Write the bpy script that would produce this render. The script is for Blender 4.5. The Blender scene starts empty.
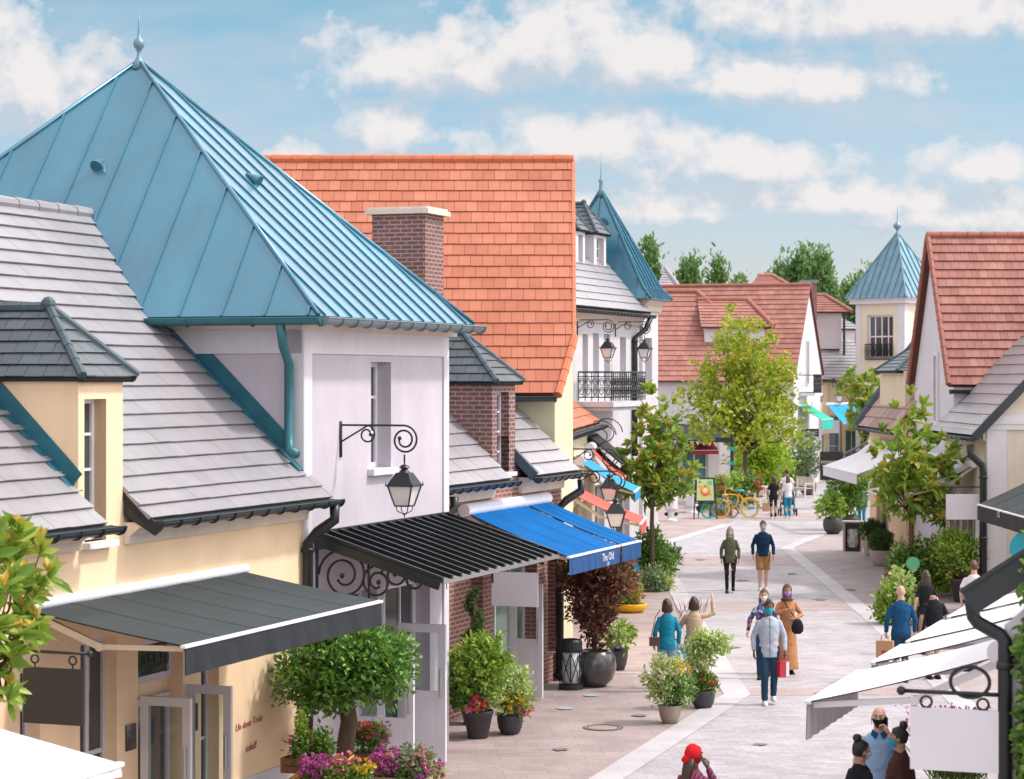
import bpy, math, random
import numpy as np
from mathutils import Vector as V, Matrix
R = math.radians
sc = bpy.context.scene
COL = sc.collection
FP, HZ, CH, CX = 2300.0, 377.0, 5.5, 512.0   # lens in pixels, horizon row, eye height (m), centre column
Z = V((0, 0, 1))

def P(px, py, d):
    return V(((px - CX) / FP * d, d, CH - (py - HZ) / FP * d))

def G(px, py, z=0.0):
    d = FP * (CH - z) / (py - HZ)
    return V(((px - CX) / FP * d, d, z))

class Frame:
    """facade frame: x runs to the right when facing the facade, y runs into the building"""
    def __init__(s, x, y, rz):
        s.o = V((x, y, 0)); s.rz = rz; s.c = math.cos(rz); s.s = math.sin(rz)
    def loc(s, p):
        dx, dy = p[0] - s.o.x, p[1] - s.o.y
        return V((dx * s.c + dy * s.s, -dx * s.s + dy * s.c, p[2]))
    def wor(s, p):
        return V((s.o.x + p[0] * s.c - p[1] * s.s, s.o.y + p[0] * s.s + p[1] * s.c, p[2]))
    def _hit(s, px, py, ax, val):
        a, b = s.loc((0, 0, CH)), s.loc(P(px, py, 1.0))
        t = (val - a[ax]) / (b[ax] - a[ax])
        return a + (b - a) * t
    def at(s, px, py, w=0.0): return s._hit(px, py, 1, w)
    def atu(s, px, py, u=0.0): return s._hit(px, py, 0, u)
    def atz(s, px, py, z=0.0): return s._hit(px, py, 2, z)
    def u(s, px, w=0.0): return s.at(px, HZ, w).x
    def z(s, px, py, w=0.0): return s.at(px, py, w).z

W0 = Frame(0, 0, 0)
OFF = {}

def tag(o, label=None, cat=None, group=None, kind=None):
    if label: o['label'] = label
    if cat: o['category'] = cat
    if group: o['group'] = group
    if kind: o['kind'] = kind
    return o

def thing(name, label, cat, fr=W0, off=(0, 0, 0), group=None):
    o = bpy.data.objects.new(name, None); COL.objects.link(o)
    o.empty_display_size = 0.2
    o.location = fr.wor(off); o.rotation_euler = (0, 0, fr.rz)
    OFF[o] = V(off)
    return tag(o, label, cat, group)

def copy_thing(o, loc, rz=0, label=None, group=None, scale=None):
    c = o.copy(); COL.objects.link(c); c.location = loc
    c.rotation_euler = (0, 0, o.rotation_euler[2] + rz)
    if scale: c.scale = scale
    if label: c['label'] = label
    if group: c['group'] = group
    def rec(src, dst):
        for ch in list(src.children):
            k = ch.copy(); COL.objects.link(k); k.parent = dst
            rec(ch, k)
    rec(o, c)
    return c

class MB:
    def __init__(s): s.v = []; s.f = []; s.mi = []; s.m = 0
    def add(s, vs, fs):
        b = len(s.v); s.v += [tuple(p) for p in vs]
        for f in fs: s.f.append(tuple(b + i for i in f)); s.mi.append(s.m)
        return s
    def poly(s, pts): return s.add(pts, [range(len(pts))])
    def box(s, x0, x1, y0, y1, z0, z1):
        x0, x1 = min(x0, x1), max(x0, x1); y0, y1 = min(y0, y1), max(y0, y1); z0, z1 = min(z0, z1), max(z0, z1)
        return s.add([(x0,y0,z0),(x1,y0,z0),(x1,y1,z0),(x0,y1,z0),(x0,y0,z1),(x1,y0,z1),(x1,y1,z1),(x0,y1,z1)],
                     [(0,3,2,1),(4,5,6,7),(0,1,5,4),(1,2,6,5),(2,3,7,6),(3,0,4,7)])
    def prism(s, pts, vec):
        n = len(pts); vec = V(vec); a = [V(p) for p in pts]
        nn = V((0, 0, 0))
        for i in range(n): nn += a[i].cross(a[(i + 1) % n])
        if nn.dot(vec) > 0: a.reverse()
        b = [p + vec for p in a]
        return s.add(a + b, [range(n), [2 * n - 1 - i for i in range(n)]] + [(i, i + n, (i + 1) % n + n, (i + 1) % n) for i in range(n)])
    def bar(s, p, q, w, h, up=Z):
        p, q = V(p), V(q); d = (q - p).normalized()
        x = d.cross(V(up)); x = x.normalized() if x.length > 1e-5 else V((1, 0, 0)); y = x.cross(d)
        x *= w / 2; y *= h / 2
        return s.add([p-x-y, p+x-y, p+x+y, p-x+y, q-x-y, q+x-y, q+x+y, q-x+y],
                     [(0,1,2,3),(7,6,5,4),(4,5,1,0),(5,6,2,1),(6,7,3,2),(7,4,0,3)])
    def tube(s, pts, r, n=8, flat=1.0, up=None):
        pts = [V(p) for p in pts]; k = len(pts)
        rs = r if isinstance(r, (list, tuple)) else [r] * k
        vs = []; prev = None
        for i in range(k):
            t = (pts[min(i + 1, k - 1)] - pts[max(i - 1, 0)])
            t = t.normalized() if t.length > 1e-9 else Z.copy()
            if prev is None:
                a = V(up) if up is not None else (V((0, 0, 1)) if abs(t.z) < .9 else V((0, 1, 0)))
                x = t.cross(a).normalized()
            else:
                x = prev - t * prev.dot(t); x = x.normalized() if x.length > 1e-9 else t.orthogonal().normalized()
            prev = x; y = t.cross(x)
            for j in range(n):
                an = 2 * math.pi * j / n
                vs.append(pts[i] + x * (math.cos(an) * rs[i]) + y * (math.sin(an) * rs[i] * flat))
        fs = [(i*n+j, i*n+(j+1) % n, (i+1)*n+(j+1) % n, (i+1)*n+j) for i in range(k-1) for j in range(n)]
        fs += [tuple(range(n-1, -1, -1)), tuple(range((k-1)*n, k*n))]
        return s.add(vs, fs)
    def rings(s, rg, n=16):
        """stack of ellipse rings (cx, cy, cz, rx, ry)"""
        vs = [(c[0] + math.cos(2*math.pi*j/n)*c[3], c[1] + math.sin(2*math.pi*j/n)*c[4], c[2]) for c in rg for j in range(n)]
        k = len(rg)
        fs = [(i*n+j, i*n+(j+1) % n, (i+1)*n+(j+1) % n, (i+1)*n+j) for i in range(k-1) for j in range(n)]
        fs += [tuple(range(n-1, -1, -1)), tuple(range((k-1)*n, k*n))]
        return s.add(vs, fs)
    def lathe(s, prof, c=(0, 0, 0), n=24):
        return s.rings([(c[0], c[1], c[2] + z, r, r) for r, z in prof], n)
    def ell(s, c, rx, ry, rz, n=14, m=9, fn=None):
        vs = []; 
        for i in range(m + 1):
            th = math.pi * i / m
            for j in range(n):
                a = 2 * math.pi * j / n
                p = (math.sin(th)*math.cos(a), math.sin(th)*math.sin(a), -math.cos(th))
                if fn: p = fn(*p)
                vs.append((c[0]+p[0]*rx, c[1]+p[1]*ry, c[2]+p[2]*rz))
        fs = [(i*n+j, i*n+(j+1) % n, (i+1)*n+(j+1) % n, (i+1)*n+j) for i in range(m) for j in range(n)]
        return s.add(vs, fs)
    def build(s, name, mat, parent=None, smooth=False, uv=True, label=None, weld=False):
        me = bpy.data.meshes.new(name)
        vs = s.v
        off = OFF.get(parent) if parent is not None else None
        if off is not None and off.length > 0: vs = [(p[0]-off.x, p[1]-off.y, p[2]-off.z) for p in vs]
        me.from_pydata(vs, [], s.f)
        for m in (mat if isinstance(mat, (list, tuple)) else [mat]): me.materials.append(m)
        if any(s.mi): me.polygons.foreach_set('material_index', s.mi)
        if smooth: me.polygons.foreach_set('use_smooth', [True] * len(me.polygons))
        if uv and len(me.polygons): boxuv(me)
        me.update()
        o = bpy.data.objects.new(name, me); COL.objects.link(o)
        if parent is not None:
            o.parent = parent; OFF[o] = OFF.get(parent, V((0, 0, 0)))
        if label: o['label'] = label
        return o

def boxuv(me):
    nl = len(me.loops)
    co = np.empty(len(me.vertices) * 3); me.vertices.foreach_get('co', co); co = co.reshape(-1, 3)
    vi = np.empty(nl, dtype=np.int32); me.loops.foreach_get('vertex_index', vi)
    nf = len(me.polygons)
    nr = np.empty(nf * 3); me.polygons.foreach_get('normal', nr); nr = nr.reshape(-1, 3)
    tot = np.empty(nf, dtype=np.int32); me.polygons.foreach_get('loop_total', tot)
    n = np.repeat(nr, tot, axis=0); p = co[vi]
    t = np.stack([-n[:, 1], n[:, 0], np.zeros(nl)], 1); L = np.linalg.norm(t, axis=1)
    flat = L < .3
    t[~flat] /= L[~flat][:, None]; t[flat] = (1, 0, 0)
    b = np.cross(n, t)
    uv = np.stack([(p * t).sum(1), (p * b).sum(1)], 1)
    uv[flat] = p[flat][:, :2]
    me.uv_layers.new(name='UVMap').data.foreach_set('uv', uv.astype(np.float32).ravel())

# ------------------------------------------------------------------ materials
MATS = {}
def srgb(r, g, b):
    f = lambda c: (c/255/12.92) if c/255 <= .04045 else ((c/255+.055)/1.055)**2.4
    return (f(r), f(g), f(b))

def newmat(name):
    m = bpy.data.materials.new(name); m.use_nodes = True
    nt = m.node_tree; b = nt.nodes['Principled BSDF']
    return m, nt, b

def mixc(nt, fac, a, b, mode='MIX'):
    n = nt.nodes.new('ShaderNodeMix'); n.data_type = 'RGBA'; n.blend_type = mode
    for k, val in ((0, fac), (6, a), (7, b)):
        if hasattr(val, 'is_linked'): nt.links.new(val, n.inputs[k])
        elif k == 0: n.inputs[0].default_value = val
        else: n.inputs[k].default_value = (*val[:3], 1)
    return n.outputs[2]

def ramp(nt, fac, stops, interp='LINEAR'):
    n = nt.nodes.new('ShaderNodeValToRGB'); cr = n.color_ramp; cr.interpolation = interp
    while len(cr.elements) < len(stops): cr.elements.new(0.5)
    for e, (p, c) in zip(cr.elements, stops):
        e.position = p; e.color = (*c[:3], 1) if isinstance(c, (tuple, list)) else (c, c, c, 1)
    nt.links.new(fac, n.inputs[0])
    return n.outputs[0]

def noise(nt, scale, detail=4, rough=.55, coord='Object', sx=(1, 1, 1)):
    tc = nt.nodes.new('ShaderNodeTexCoord'); n = nt.nodes.new('ShaderNodeTexNoise')
    mp = nt.nodes.new('ShaderNodeMapping'); mp.inputs['Scale'].default_value = sx
    nt.links.new(tc.outputs[coord], mp.inputs[0]); nt.links.new(mp.outputs[0], n.inputs['Vector'])
    n.inputs['Scale'].default_value = scale; n.inputs['Detail'].default_value = detail; n.inputs['Roughness'].default_value = rough
    return n.outputs[0]

def bump(nt, b, h, strength=.2, dist=.01):
    n = nt.nodes.new('ShaderNodeBump'); n.inputs['Strength'].default_value = strength; n.inputs['Distance'].default_value = dist
    nt.links.new(h, n.inputs['Height']); nt.links.new(n.outputs[0], b.inputs['Normal'])

def sc_(c, k): return tuple(min(1, x * k) for x in c)

def plain(name, c, rough=.6, var=.08, scale=3.0, metal=0.0, spec=.5, bmp=0.0, bscale=60, coat=0.0, streak=0.0, stretch=(1, 1, 1)):
    """solid paint / plaster / metal with soft large scale wear, vertical weather streaks and a fine bump"""
    m, nt, b = newmat(name)
    col = ramp(nt, noise(nt, scale, 5, sx=stretch), [(.3, sc_(c, 1 - var)), (.7, sc_(c, 1 + var))])
    if streak:
        st = ramp(nt, noise(nt, 5, 4, sx=(1, 1, .06)), [(.52, 0.0), (.75, 1.0)])
        k = nt.nodes.new('ShaderNodeMath'); k.operation = 'MULTIPLY'; k.inputs[1].default_value = streak
        nt.links.new(st, k.inputs[0])
        col = mixc(nt, k.outputs[0], col, tuple(x * .72 for x in c))
    nt.links.new(col, b.inputs['Base Color'])
    b.inputs['Roughness'].default_value = rough; b.inputs['Metallic'].default_value = metal
    b.inputs['Specular IOR Level'].default_value = spec; b.inputs['Coat Weight'].default_value = coat
    if bmp: bump(nt, b, noise(nt, bscale, 3), bmp)
    MATS[name] = m
    return m

def island(name, stops, rough=.6, spec=.4, transl=0.0, bmp=0.0, interp='LINEAR', wear=0.0, coat=0.0, metal=0.0):
    """every separate tile / leaf / petal takes its own colour from the ramp"""
    m, nt, b = newmat(name)
    g = nt.nodes.new('ShaderNodeNewGeometry')
    col = ramp(nt, g.outputs['Random Per Island'], stops, interp)
    if wear:
        w = ramp(nt, noise(nt, 1.3, 6, .65), [(.35, 1 - wear), (.65, 1 + wear * .4)])
        col = mixc(nt, 1.0, col, w, 'MULTIPLY')
    nt.links.new(col, b.inputs['Base Color'])
    b.inputs['Roughness'].default_value = rough; b.inputs['Specular IOR Level'].default_value = spec
    b.inputs['Coat Weight'].default_value = coat; b.inputs['Metallic'].default_value = metal
    if bmp: bump(nt, b, noise(nt, 40, 3), bmp)
    if transl:
        t = nt.nodes.new('ShaderNodeBsdfTranslucent'); mx = nt.nodes.new('ShaderNodeMixShader')
        nt.links.new(mixc(nt, .25, col, (.6, .7, .1)), t.inputs['Color']); mx.inputs[0].default_value = transl
        nt.links.new(b.outputs[0], mx.inputs[1]); nt.links.new(t.outputs[0], mx.inputs[2])
        nt.links.new(mx.outputs[0], nt.nodes['Material Output'].inputs[0])
    MATS[name] = m
    return m

def brickmat(name, c1, c2, mortar, bw=.22, rh=.075, mort=.012, coord='UV', rough=.85, rot=0.0, off=.5, stain=.25, var=.12, bmp=.5, msmooth=.1, scale=1.0):
    m, nt, b = newmat(name)
    tc = nt.nodes.new('ShaderNodeTexCoord'); mp = nt.nodes.new('ShaderNodeMapping'); mp.inputs['Rotation'].default_value = (0, 0, rot)
    br = nt.nodes.new('ShaderNodeTexBrick')
    nt.links.new(tc.outputs[coord], mp.inputs[0]); nt.links.new(mp.outputs[0], br.inputs['Vector'])
    br.inputs['Color1'].default_value = (*c1, 1); br.inputs['Color2'].default_value = (*c2, 1); br.inputs['Mortar'].default_value = (*mortar, 1)
    br.inputs['Scale'].default_value = scale; br.inputs['Brick Width'].default_value = bw; br.inputs['Row Height'].default_value = rh
    br.inputs['Mortar Size'].default_value = mort; br.inputs['Mortar Smooth'].default_value = msmooth; br.inputs['Bias'].default_value = -.1
    br.offset = off
    w = ramp(nt, noise(nt, .9, 7, .6), [(.3, 1 - stain), (.68, 1 + stain * .35)])
    w2 = ramp(nt, noise(nt, 14, 3), [(.3, 1 - var), (.7, 1 + var)])
    col = mixc(nt, 1.0, mixc(nt, 1.0, br.outputs[0], w, 'MULTIPLY'), w2, 'MULTIPLY')
    nt.links.new(col, b.inputs['Base Color']); b.inputs['Roughness'].default_value = rough
    inv = nt.nodes.new('ShaderNodeMath'); inv.operation = 'SUBTRACT'; inv.inputs[0].default_value = 1
    nt.links.new(br.outputs['Fac'], inv.inputs[1])
    if bmp: bump(nt, b, inv.outputs[0], bmp, .006)
    MATS[name] = m
    return m

def stripes(name, c1, c2, n, axis=0, rough=.8, coord='Object'):
    m, nt, b = newmat(name)
    tc = nt.nodes.new('ShaderNodeTexCoord'); sp = nt.nodes.new('ShaderNodeSeparateXYZ'); nt.links.new(tc.outputs[coord], sp.inputs[0])
    mu = nt.nodes.new('ShaderNodeMath'); mu.operation = 'MULTIPLY'; mu.inputs[1].default_value = n
    fr = nt.nodes.new('ShaderNodeMath'); fr.operation = 'FRACT'
    nt.links.new(sp.outputs[axis], mu.inputs[0]); nt.links.new(mu.outputs[0], fr.inputs[0])
    nt.links.new(ramp(nt, fr.outputs[0], [(0, c1), (.55, c2)], 'CONSTANT'), b.inputs['Base Color']); b.inputs['Roughness'].default_value = rough
    MATS[name] = m
    return m

def spots(name, stops, scale, rough=.8):
    """printed cloth or poster: random patches of flat colour"""
    m, nt, b = newmat(name)
    tc = nt.nodes.new('ShaderNodeTexCoord'); vo = nt.nodes.new('ShaderNodeTexVoronoi'); vo.inputs['Scale'].default_value = scale
    nt.links.new(tc.outputs['Object'], vo.inputs['Vector'])
    sp = nt.nodes.new('ShaderNodeSeparateColor'); nt.links.new(vo.outputs['Color'], sp.inputs[0])
    nt.links.new(ramp(nt, sp.outputs[0], stops, 'CONSTANT'), b.inputs['Base Color']); b.inputs['Roughness'].default_value = rough
    MATS[name] = m
    return m

# ------------------------------------------------------------------ building kit
def plane_axes(poly):
    p = [V(q) for q in poly]; n = V((0, 0, 0))
    for i in range(len(p)): n += p[i].cross(p[(i + 1) % len(p)])
    n.normalize()
    if n.z < 0: n = -n
    eb = (Z - n * n.z).normalized(); ea = eb.cross(n).normalized()
    return n, ea, eb

def limits(ab, b):
    xs = []
    for i in range(len(ab)):
        (a0, b0), (a1, b1) = ab[i], ab[(i + 1) % len(ab)]
        if (b0 - b) * (b1 - b) <= 0 and abs(b1 - b0) > 1e-9: xs.append(a0 + (a1 - a0) * (b - b0) / (b1 - b0))
    return (min(xs), max(xs)) if len(xs) >= 2 else None

def tile_roof(mb, poly, rowh=.3, tw=.24, th=.028, gap=.006, seed=1, under=True, lift=.004):
    """courses of separate overlapping tiles cut to the outline of the slope; material 0 tiles, 1 underlay"""
    rnd = random.Random(seed)
    n, ea, eb = plane_axes(poly); o = V(poly[0])
    ab = [((V(q) - o).dot(ea), (V(q) - o).dot(eb)) for q in poly]
    b0, b1 = min(b for a, b in ab), max(b for a, b in ab)
    W = lambda a, b, h: o + ea * a + eb * b + n * h
    if under:
        mb.m = 1; mb.prism([W(a, b, -.02) for a, b in ab], n * -.06); mb.m = 0
    nrow = max(1, round((b1 - b0) / rowh)); rh = (b1 - b0) / nrow
    for r in range(nrow):
        lo, hi = b0 + r * rh, b0 + (r + 1) * rh
        l0, l1 = limits(ab, lo + 1e-4), limits(ab, hi - 1e-4)
        if not l0 or not l1: continue
        amin, amax = min(l0[0], l1[0]), max(l0[1], l1[1])
        k = math.floor(amin / tw) - 1; sh = (.5 * tw if r % 2 else 0) + rnd.uniform(-.01, .01)
        while k * tw + sh < amax:
            a, c = k * tw + sh + gap / 2, (k + 1) * tw + sh - gap / 2; k += 1
            p0, p1 = max(a, l0[0]), min(c, l0[1]); q0, q1 = max(a, l1[0]), min(c, l1[1])
            if p1 - p0 < .004 and q1 - q0 < .004: continue
            if p1 < p0: p0 = p1 = min(max((a + c) / 2, l0[0]), l0[1])
            if q1 < q0: q0 = q1 = min(max((a + c) / 2, l1[0]), l1[1])
            j = rnd.uniform(-.0015, .0015); hl = th + lift + j; lo2 = lo - rnd.uniform(0, .006)
            hu = lift + .004 + j
            mb.add([W(p0, lo2, hl), W(p1, lo2, hl), W(q1, hi, hu), W(q0, hi, hu), W(p0, lo2 + .012, -.01), W(p1, lo2 + .012, -.01), W(q1, hi, -.012), W(q0, hi, -.012)],
                   [(0, 1, 2, 3), (1, 0, 4, 5), (0, 3, 7, 4), (2, 1, 5, 6)])
    return n

def ridge_tiles(mb, p, q, r=.1, seg=.38, n=9):
    p, q = V(p), V(q); L = (q - p).length; k = max(1, round(L / seg))
    for i in range(k):
        a, b = p.lerp(q, i / k), p.lerp(q, min(1.0, (i + 1.06) / k))
        mb.tube([a, b], [r * 1.08, r * .94], n)

def seam_roof(mb, poly, sp=.5, h=.035, w=.022, thick=.03, start=.25):
    n, ea, eb = plane_axes(poly); o = V(poly[0])
    ab = [((V(q) - o).dot(ea), (V(q) - o).dot(eb)) for q in poly]
    mb.prism([V(q) for q in poly], n * -thick)
    a0, a1 = min(a for a, b in ab), max(a for a, b in ab)
    a = a0 + start * sp
    ba = [(b, a_) for a_, b in ab]
    while a < a1:
        l = limits(ba, a)
        if l and l[1] - l[0] > .1:
            p, q = o + ea * a + eb * l[0], o + ea * a + eb * l[1]
            mb.bar(p + n * (h / 2 - .004), q + n * (h / 2 - .004), w, h, up=n)
        a += sp

def gutter(mb, p, q, r=.075, bracket=.6, n=8, out=None):
    """half round gutter with straps; out = horizontal direction away from the wall"""
    p, q = V(p), V(q); d = (q - p).normalized(); out = V(out).normalized() if out is not None else d.cross(Z).normalized()
    for rr, flip in ((r, 0), (r * .86, 1)):
        vs = []
        for e in (p, q):
            for j in range(n + 1):
                an = math.pi + math.pi * j / n
                vs.append(e + out * (math.cos(an) * rr) + Z * (math.sin(an) * rr))
        mb.add(vs, [((j, j+1, n+2+j, n+1+j) if not flip else (n+1+j, n+2+j, j+1, j)) for j in range(n)])
    for e in (p, q): mb.prism([e + out * (math.cos(math.pi + math.pi*j/n)*r) + Z*(math.sin(math.pi + math.pi*j/n)*r) for j in range(n+1)], d * (.006 if e is q else -.006))
    for sgn in (1, -1): mb.tube([p + out * (sgn * r), q + out * (sgn * r)], r * .12, 6)
    L = (q - p).length; k = max(1, int(L / bracket))
    for i in range(k + 1):
        c = p + d * (L * (i + .02) / (k + .04))
        pts = [c + out * (math.cos(math.pi + math.pi*j/8)*r*1.08) + Z*(math.sin(math.pi + math.pi*j/8)*r*1.08) for j in range(9)]
        mb.tube(pts, r * .17, 5)

def wall_open(mb, u0, u1, z0, z1, w, ops, reveal=.2):
    """one facade sheet with real openings and their reveals; ops = (ua, ub, za, zb)"""
    us = sorted({u0, u1, *[min(max(x, u0), u1) for o in ops for x in o[:2]]}); zs = sorted({z0, z1, *[min(max(x, z0), z1) for o in ops for x in o[2:4]]})
    for i in range(len(us) - 1):
        for j in range(len(zs) - 1):
            cu, cz = (us[i] + us[i+1]) / 2, (zs[j] + zs[j+1]) / 2
            if any(o[0] < cu < o[1] and o[2] < cz < o[3] for o in ops): continue
            mb.poly([(us[i], w, zs[j]), (us[i+1], w, zs[j]), (us[i+1], w, zs[j+1]), (us[i], w, zs[j+1])])
    for a, b, c, d in [o[:4] for o in ops]:
        mb.poly([(a, w, c), (a, w, d), (a, w + reveal, d), (a, w + reveal, c)])
        mb.poly([(b, w, d), (b, w, c), (b, w + reveal, c), (b, w + reveal, d)])
        mb.poly([(a, w, d), (b, w, d), (b, w + reveal, d), (a, w + reveal, d)])
        if c > .02: mb.poly([(b, w, c), (a, w, c), (a, w + reveal, c), (b, w + reveal, c)])
        mb.poly([(a, w + reveal, c), (b, w + reveal, c), (b, w + reveal, d), (a, w + reveal, d)])

def window(root, u0, u1, z0, z1, w, nx=2, nz=3, fw=.06, bar=.035, mat='white_frame', glass='glass', name='window', sill=True, dep=.05):
    m = MB()
    m.box(u0, u0+fw, w-dep, w-.002, z0, z1); m.box(u1-fw, u1, w-dep, w-.002, z0, z1)
    m.box(u0+fw, u1-fw, w-dep+.002, w-.002, z1-fw, z1); m.box(u0+fw, u1-fw, w-dep+.002, w-.002, z0, z0+fw)
    for i in range(1, nx):
        x = u0 + (u1-u0)*i/nx; b = bar*1.5 if nx == 2 else bar
        m.box(x-b/2, x+b/2, w-dep+.006, w-.002, z0+fw, z1-fw)
    for j in range(1, nz):
        z = z0 + (z1-z0)*j/nz; m.box(u0+fw, u1-fw, w-dep+.011, w-.002, z-bar/2, z+bar/2)
    fr = m.build(name, MATS[mat], root)
    g = MB(); g.box(u0+fw*.5, u1-fw*.5, w-.018, w-.004, z0+fw*.5, z1-fw*.5); g.build('pane', MATS[glass], fr)
    if sill:
        s = MB(); s.box(u0-.08, u1+.08, w-.32, w-dep, z0-.07, z0-.003); s.build('sill', MATS['white_frame'], fr)
    return fr

def spiral(cx, cz, r0, r1, a0, a1, n=26):
    return [(cx + math.cos(a0+(a1-a0)*t/n)*(r0+(r1-r0)*t/n), cz + math.sin(a0+(a1-a0)*t/n)*(r0+(r1-r0)*t/n)) for t in range(n+1)]

def text_part(name, txt, mat, parent, size, origin, xdir, updir, depth=.004, align='CENTER', shear=0.0):
    cu = bpy.data.curves.new(name, 'FONT'); cu.body = txt; cu.size = size; cu.extrude = depth / 2; cu.align_x = align; cu.align_y = 'CENTER'; cu.shear = shear
    cu.resolution_u = 2
    to = bpy.data.objects.new(name, cu); COL.objects.link(to)
    bpy.context.view_layer.update()
    me = bpy.data.meshes.new_from_object(to.evaluated_get(bpy.context.evaluated_depsgraph_get()))
    bpy.data.objects.remove(to); bpy.data.curves.remove(cu)
    x, y = V(xdir).normalized(), V(updir).normalized(); n = x.cross(y)
    M = Matrix((x, y, n)).transposed().to_4x4(); M.translation = V(origin) - OFF.get(parent, V((0, 0, 0)))
    me.transform(M); me.materials.clear(); me.materials.append(mat)
    o = bpy.data.objects.new(name, me); COL.objects.link(o); o.parent = parent; OFF[o] = OFF.get(parent, V((0, 0, 0)))
    return o

# ------------------------------------------------------------------ foliage kit
def leaf_mesh(name, pos, dirs, size, mat, parent=None, width=.45, fold=.25, droop=.15, seed=0, off=None):
    rs = np.random.RandomState(seed); n = len(pos)
    d = dirs / (np.linalg.norm(dirs, axis=1)[:, None] + 1e-9)
    r = rs.normal(size=(n, 3)); x = np.cross(d, r); x /= (np.linalg.norm(x, axis=1)[:, None] + 1e-9)
    nn = np.cross(x, d); s = size[:, None]
    flip = np.where(nn[:, 2:3] < 0, -1, 1); nn = nn * flip; x = x * flip
    base = pos; tip = pos + d * s - nn * s * droop
    side = lambda t, k, g: pos + d * s * t - nn * s * droop * t * t + x * s * width * k + nn * s * fold * width * g
    vs = np.stack([base, side(.30, -.44, .9), side(.66, -.42, .8), tip, side(.66, .42, .8), side(.30, .44, .9)], 1).reshape(-1, 3)
    if parent is not None: vs = vs - np.array(OFF.get(parent, V((0, 0, 0))))[None]
    me = bpy.data.meshes.new(name)
    me.vertices.add(6 * n); me.vertices.foreach_set('co', vs.astype(np.float32).ravel())
    i = np.arange(n)[:, None] * 6
    quad = np.concatenate([i, i + 1, i + 2, i + 3, i, i + 3, i + 4, i + 5], 1).astype(np.int32).ravel()
    me.loops.add(8 * n); me.loops.foreach_set('vertex_index', quad)
    me.polygons.add(2 * n); me.polygons.foreach_set('loop_start', np.arange(2 * n, dtype=np.int32) * 4)
    me.update(calc_edges=True); me.validate()
    me.materials.append(mat)
    o = bpy.data.objects.new(name, me); COL.objects.link(o)
    if parent is not None: o.parent = parent; OFF[o] = OFF.get(parent, V((0, 0, 0)))
    return o

def clusters(ells, n, seed=0, shell=.45):
    rs = np.random.RandomState(seed); out = []
    vol = np.array([e[3] * e[4] * e[5] for e in ells]); vol = vol / vol.sum()
    for _ in range(n):
        e = ells[rs.choice(len(ells), p=vol)]
        v = rs.normal(size=3); v /= np.linalg.norm(v); v *= rs.uniform() ** shell
        out.append((e[0] + v[0] * e[3], e[1] + v[1] * e[4], e[2] + v[2] * e[5], v[0], v[1], v[2]))
    return np.array(out)

def foliage(name, cl, nleaf, size, spread, mat, parent, seed=0, width=.45, up=.5, rosette=False, out=.8, jit=.35, fold=.25, droop=.15):
    rs = np.random.RandomState(seed); n = len(cl) * nleaf
    c = np.repeat(cl, nleaf, axis=0)
    rnd = rs.normal(size=(n, 3)); rnd /= np.linalg.norm(rnd, axis=1)[:, None]
    if rosette:
        dirs = rnd + c[:, 3:6] * out + np.array([0, 0, up]); pos = c[:, :3] + rs.normal(size=(n, 3)) * spread * .15
    else:
        dirs = rnd + c[:, 3:6] * out + np.array([0, 0, up]); pos = c[:, :3] + rs.normal(size=(n, 3)) * spread
    sz = size * (1 + rs.uniform(-jit, jit, n))
    return leaf_mesh(name, pos, dirs, sz, mat, parent, width, fold, droop, seed + 7)

def limbs(mb, base, fork, cl, n, r0, r1, seed=0, bend=.25):
    """trunk from base to fork, then tapering limbs out to some of the leaf clusters"""
    rnd = random.Random(seed); base, fork = V(base), V(fork)
    k = 6; pts = [base.lerp(fork, i / k) + V((rnd.uniform(-1, 1), rnd.uniform(-1, 1), 0)) * r0 * .35 * (0 < i) for i in range(k + 1)]
    mb.tube(pts, [r0 * 1.3] + [r0 + (r1 * 1.3 - r0) * i / k for i in range(1, k + 1)], 9)
    for i in range(n):
        c = V(cl[rnd.randrange(len(cl))][:3]); s = base.lerp(fork, rnd.uniform(.8, 1.0)); L = (c - s).length
        m1 = s.lerp(c, .35) + V((rnd.uniform(-1, 1), rnd.uniform(-1, 1), rnd.uniform(0, 1.2))) * L * bend * .5
        m2 = s.lerp(c, .7) + V((rnd.uniform(-1, 1), rnd.uniform(-1, 1), rnd.uniform(-.3, .8))) * L * bend * .4
        rr = r1 * rnd.uniform(.5, .95)
        mb.tube([s, m1, m2, c], [rr, rr * .7, rr * .4, rr * .15], 6)
# ------------------------------------------------------------------ palette
plain('white_paint', (.69, .67, .70), .6, .05, 1.5, bmp=.08, streak=.25)
plain('lilac_render', (.545, .495, .55), .85, .09, 1.2, bmp=.15, bscale=70, streak=.16)
plain('pale_lilac_render', (.68, .64, .68), .85, .05, 1.2, bmp=.1, streak=.2)
plain('peach_render', (.88, .65, .42), .85, .09, 1.0, bmp=.15, bscale=70, streak=.16)
plain('cream_render', (.74, .63, .44), .85, .05, 1.0, bmp=.1, streak=.2)
plain('cream_shade_render', (.50, .48, .33), .85, .06, 1.0, bmp=.1, streak=.2)
plain('tower_cream', (.74, .67, .53), .85, .05, 1.0, bmp=.1, streak=.2)
plain('cream_stone', (.70, .62, .52), .8, .08, 2.0, bmp=.1, streak=.35)
plain('cornice_stone', (.72, .62, .52), .75, .08, 2.0, bmp=.06, streak=.35)
plain('white_frame', (.76, .75, .80), .4, .03, 2.0)
plain('shop_frame', (.58, .56, .58), .45, .04, 2.0)
plain('teal_zinc', (.010, .165, .26), .42, .24, .9, metal=.35, spec=.6, stretch=(1, 1, .5), bmp=.05, bscale=6)
plain('teal_lead', (.025, .14, .19), .6, .15, 3.0, metal=.2, bmp=.1, bscale=14)
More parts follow.
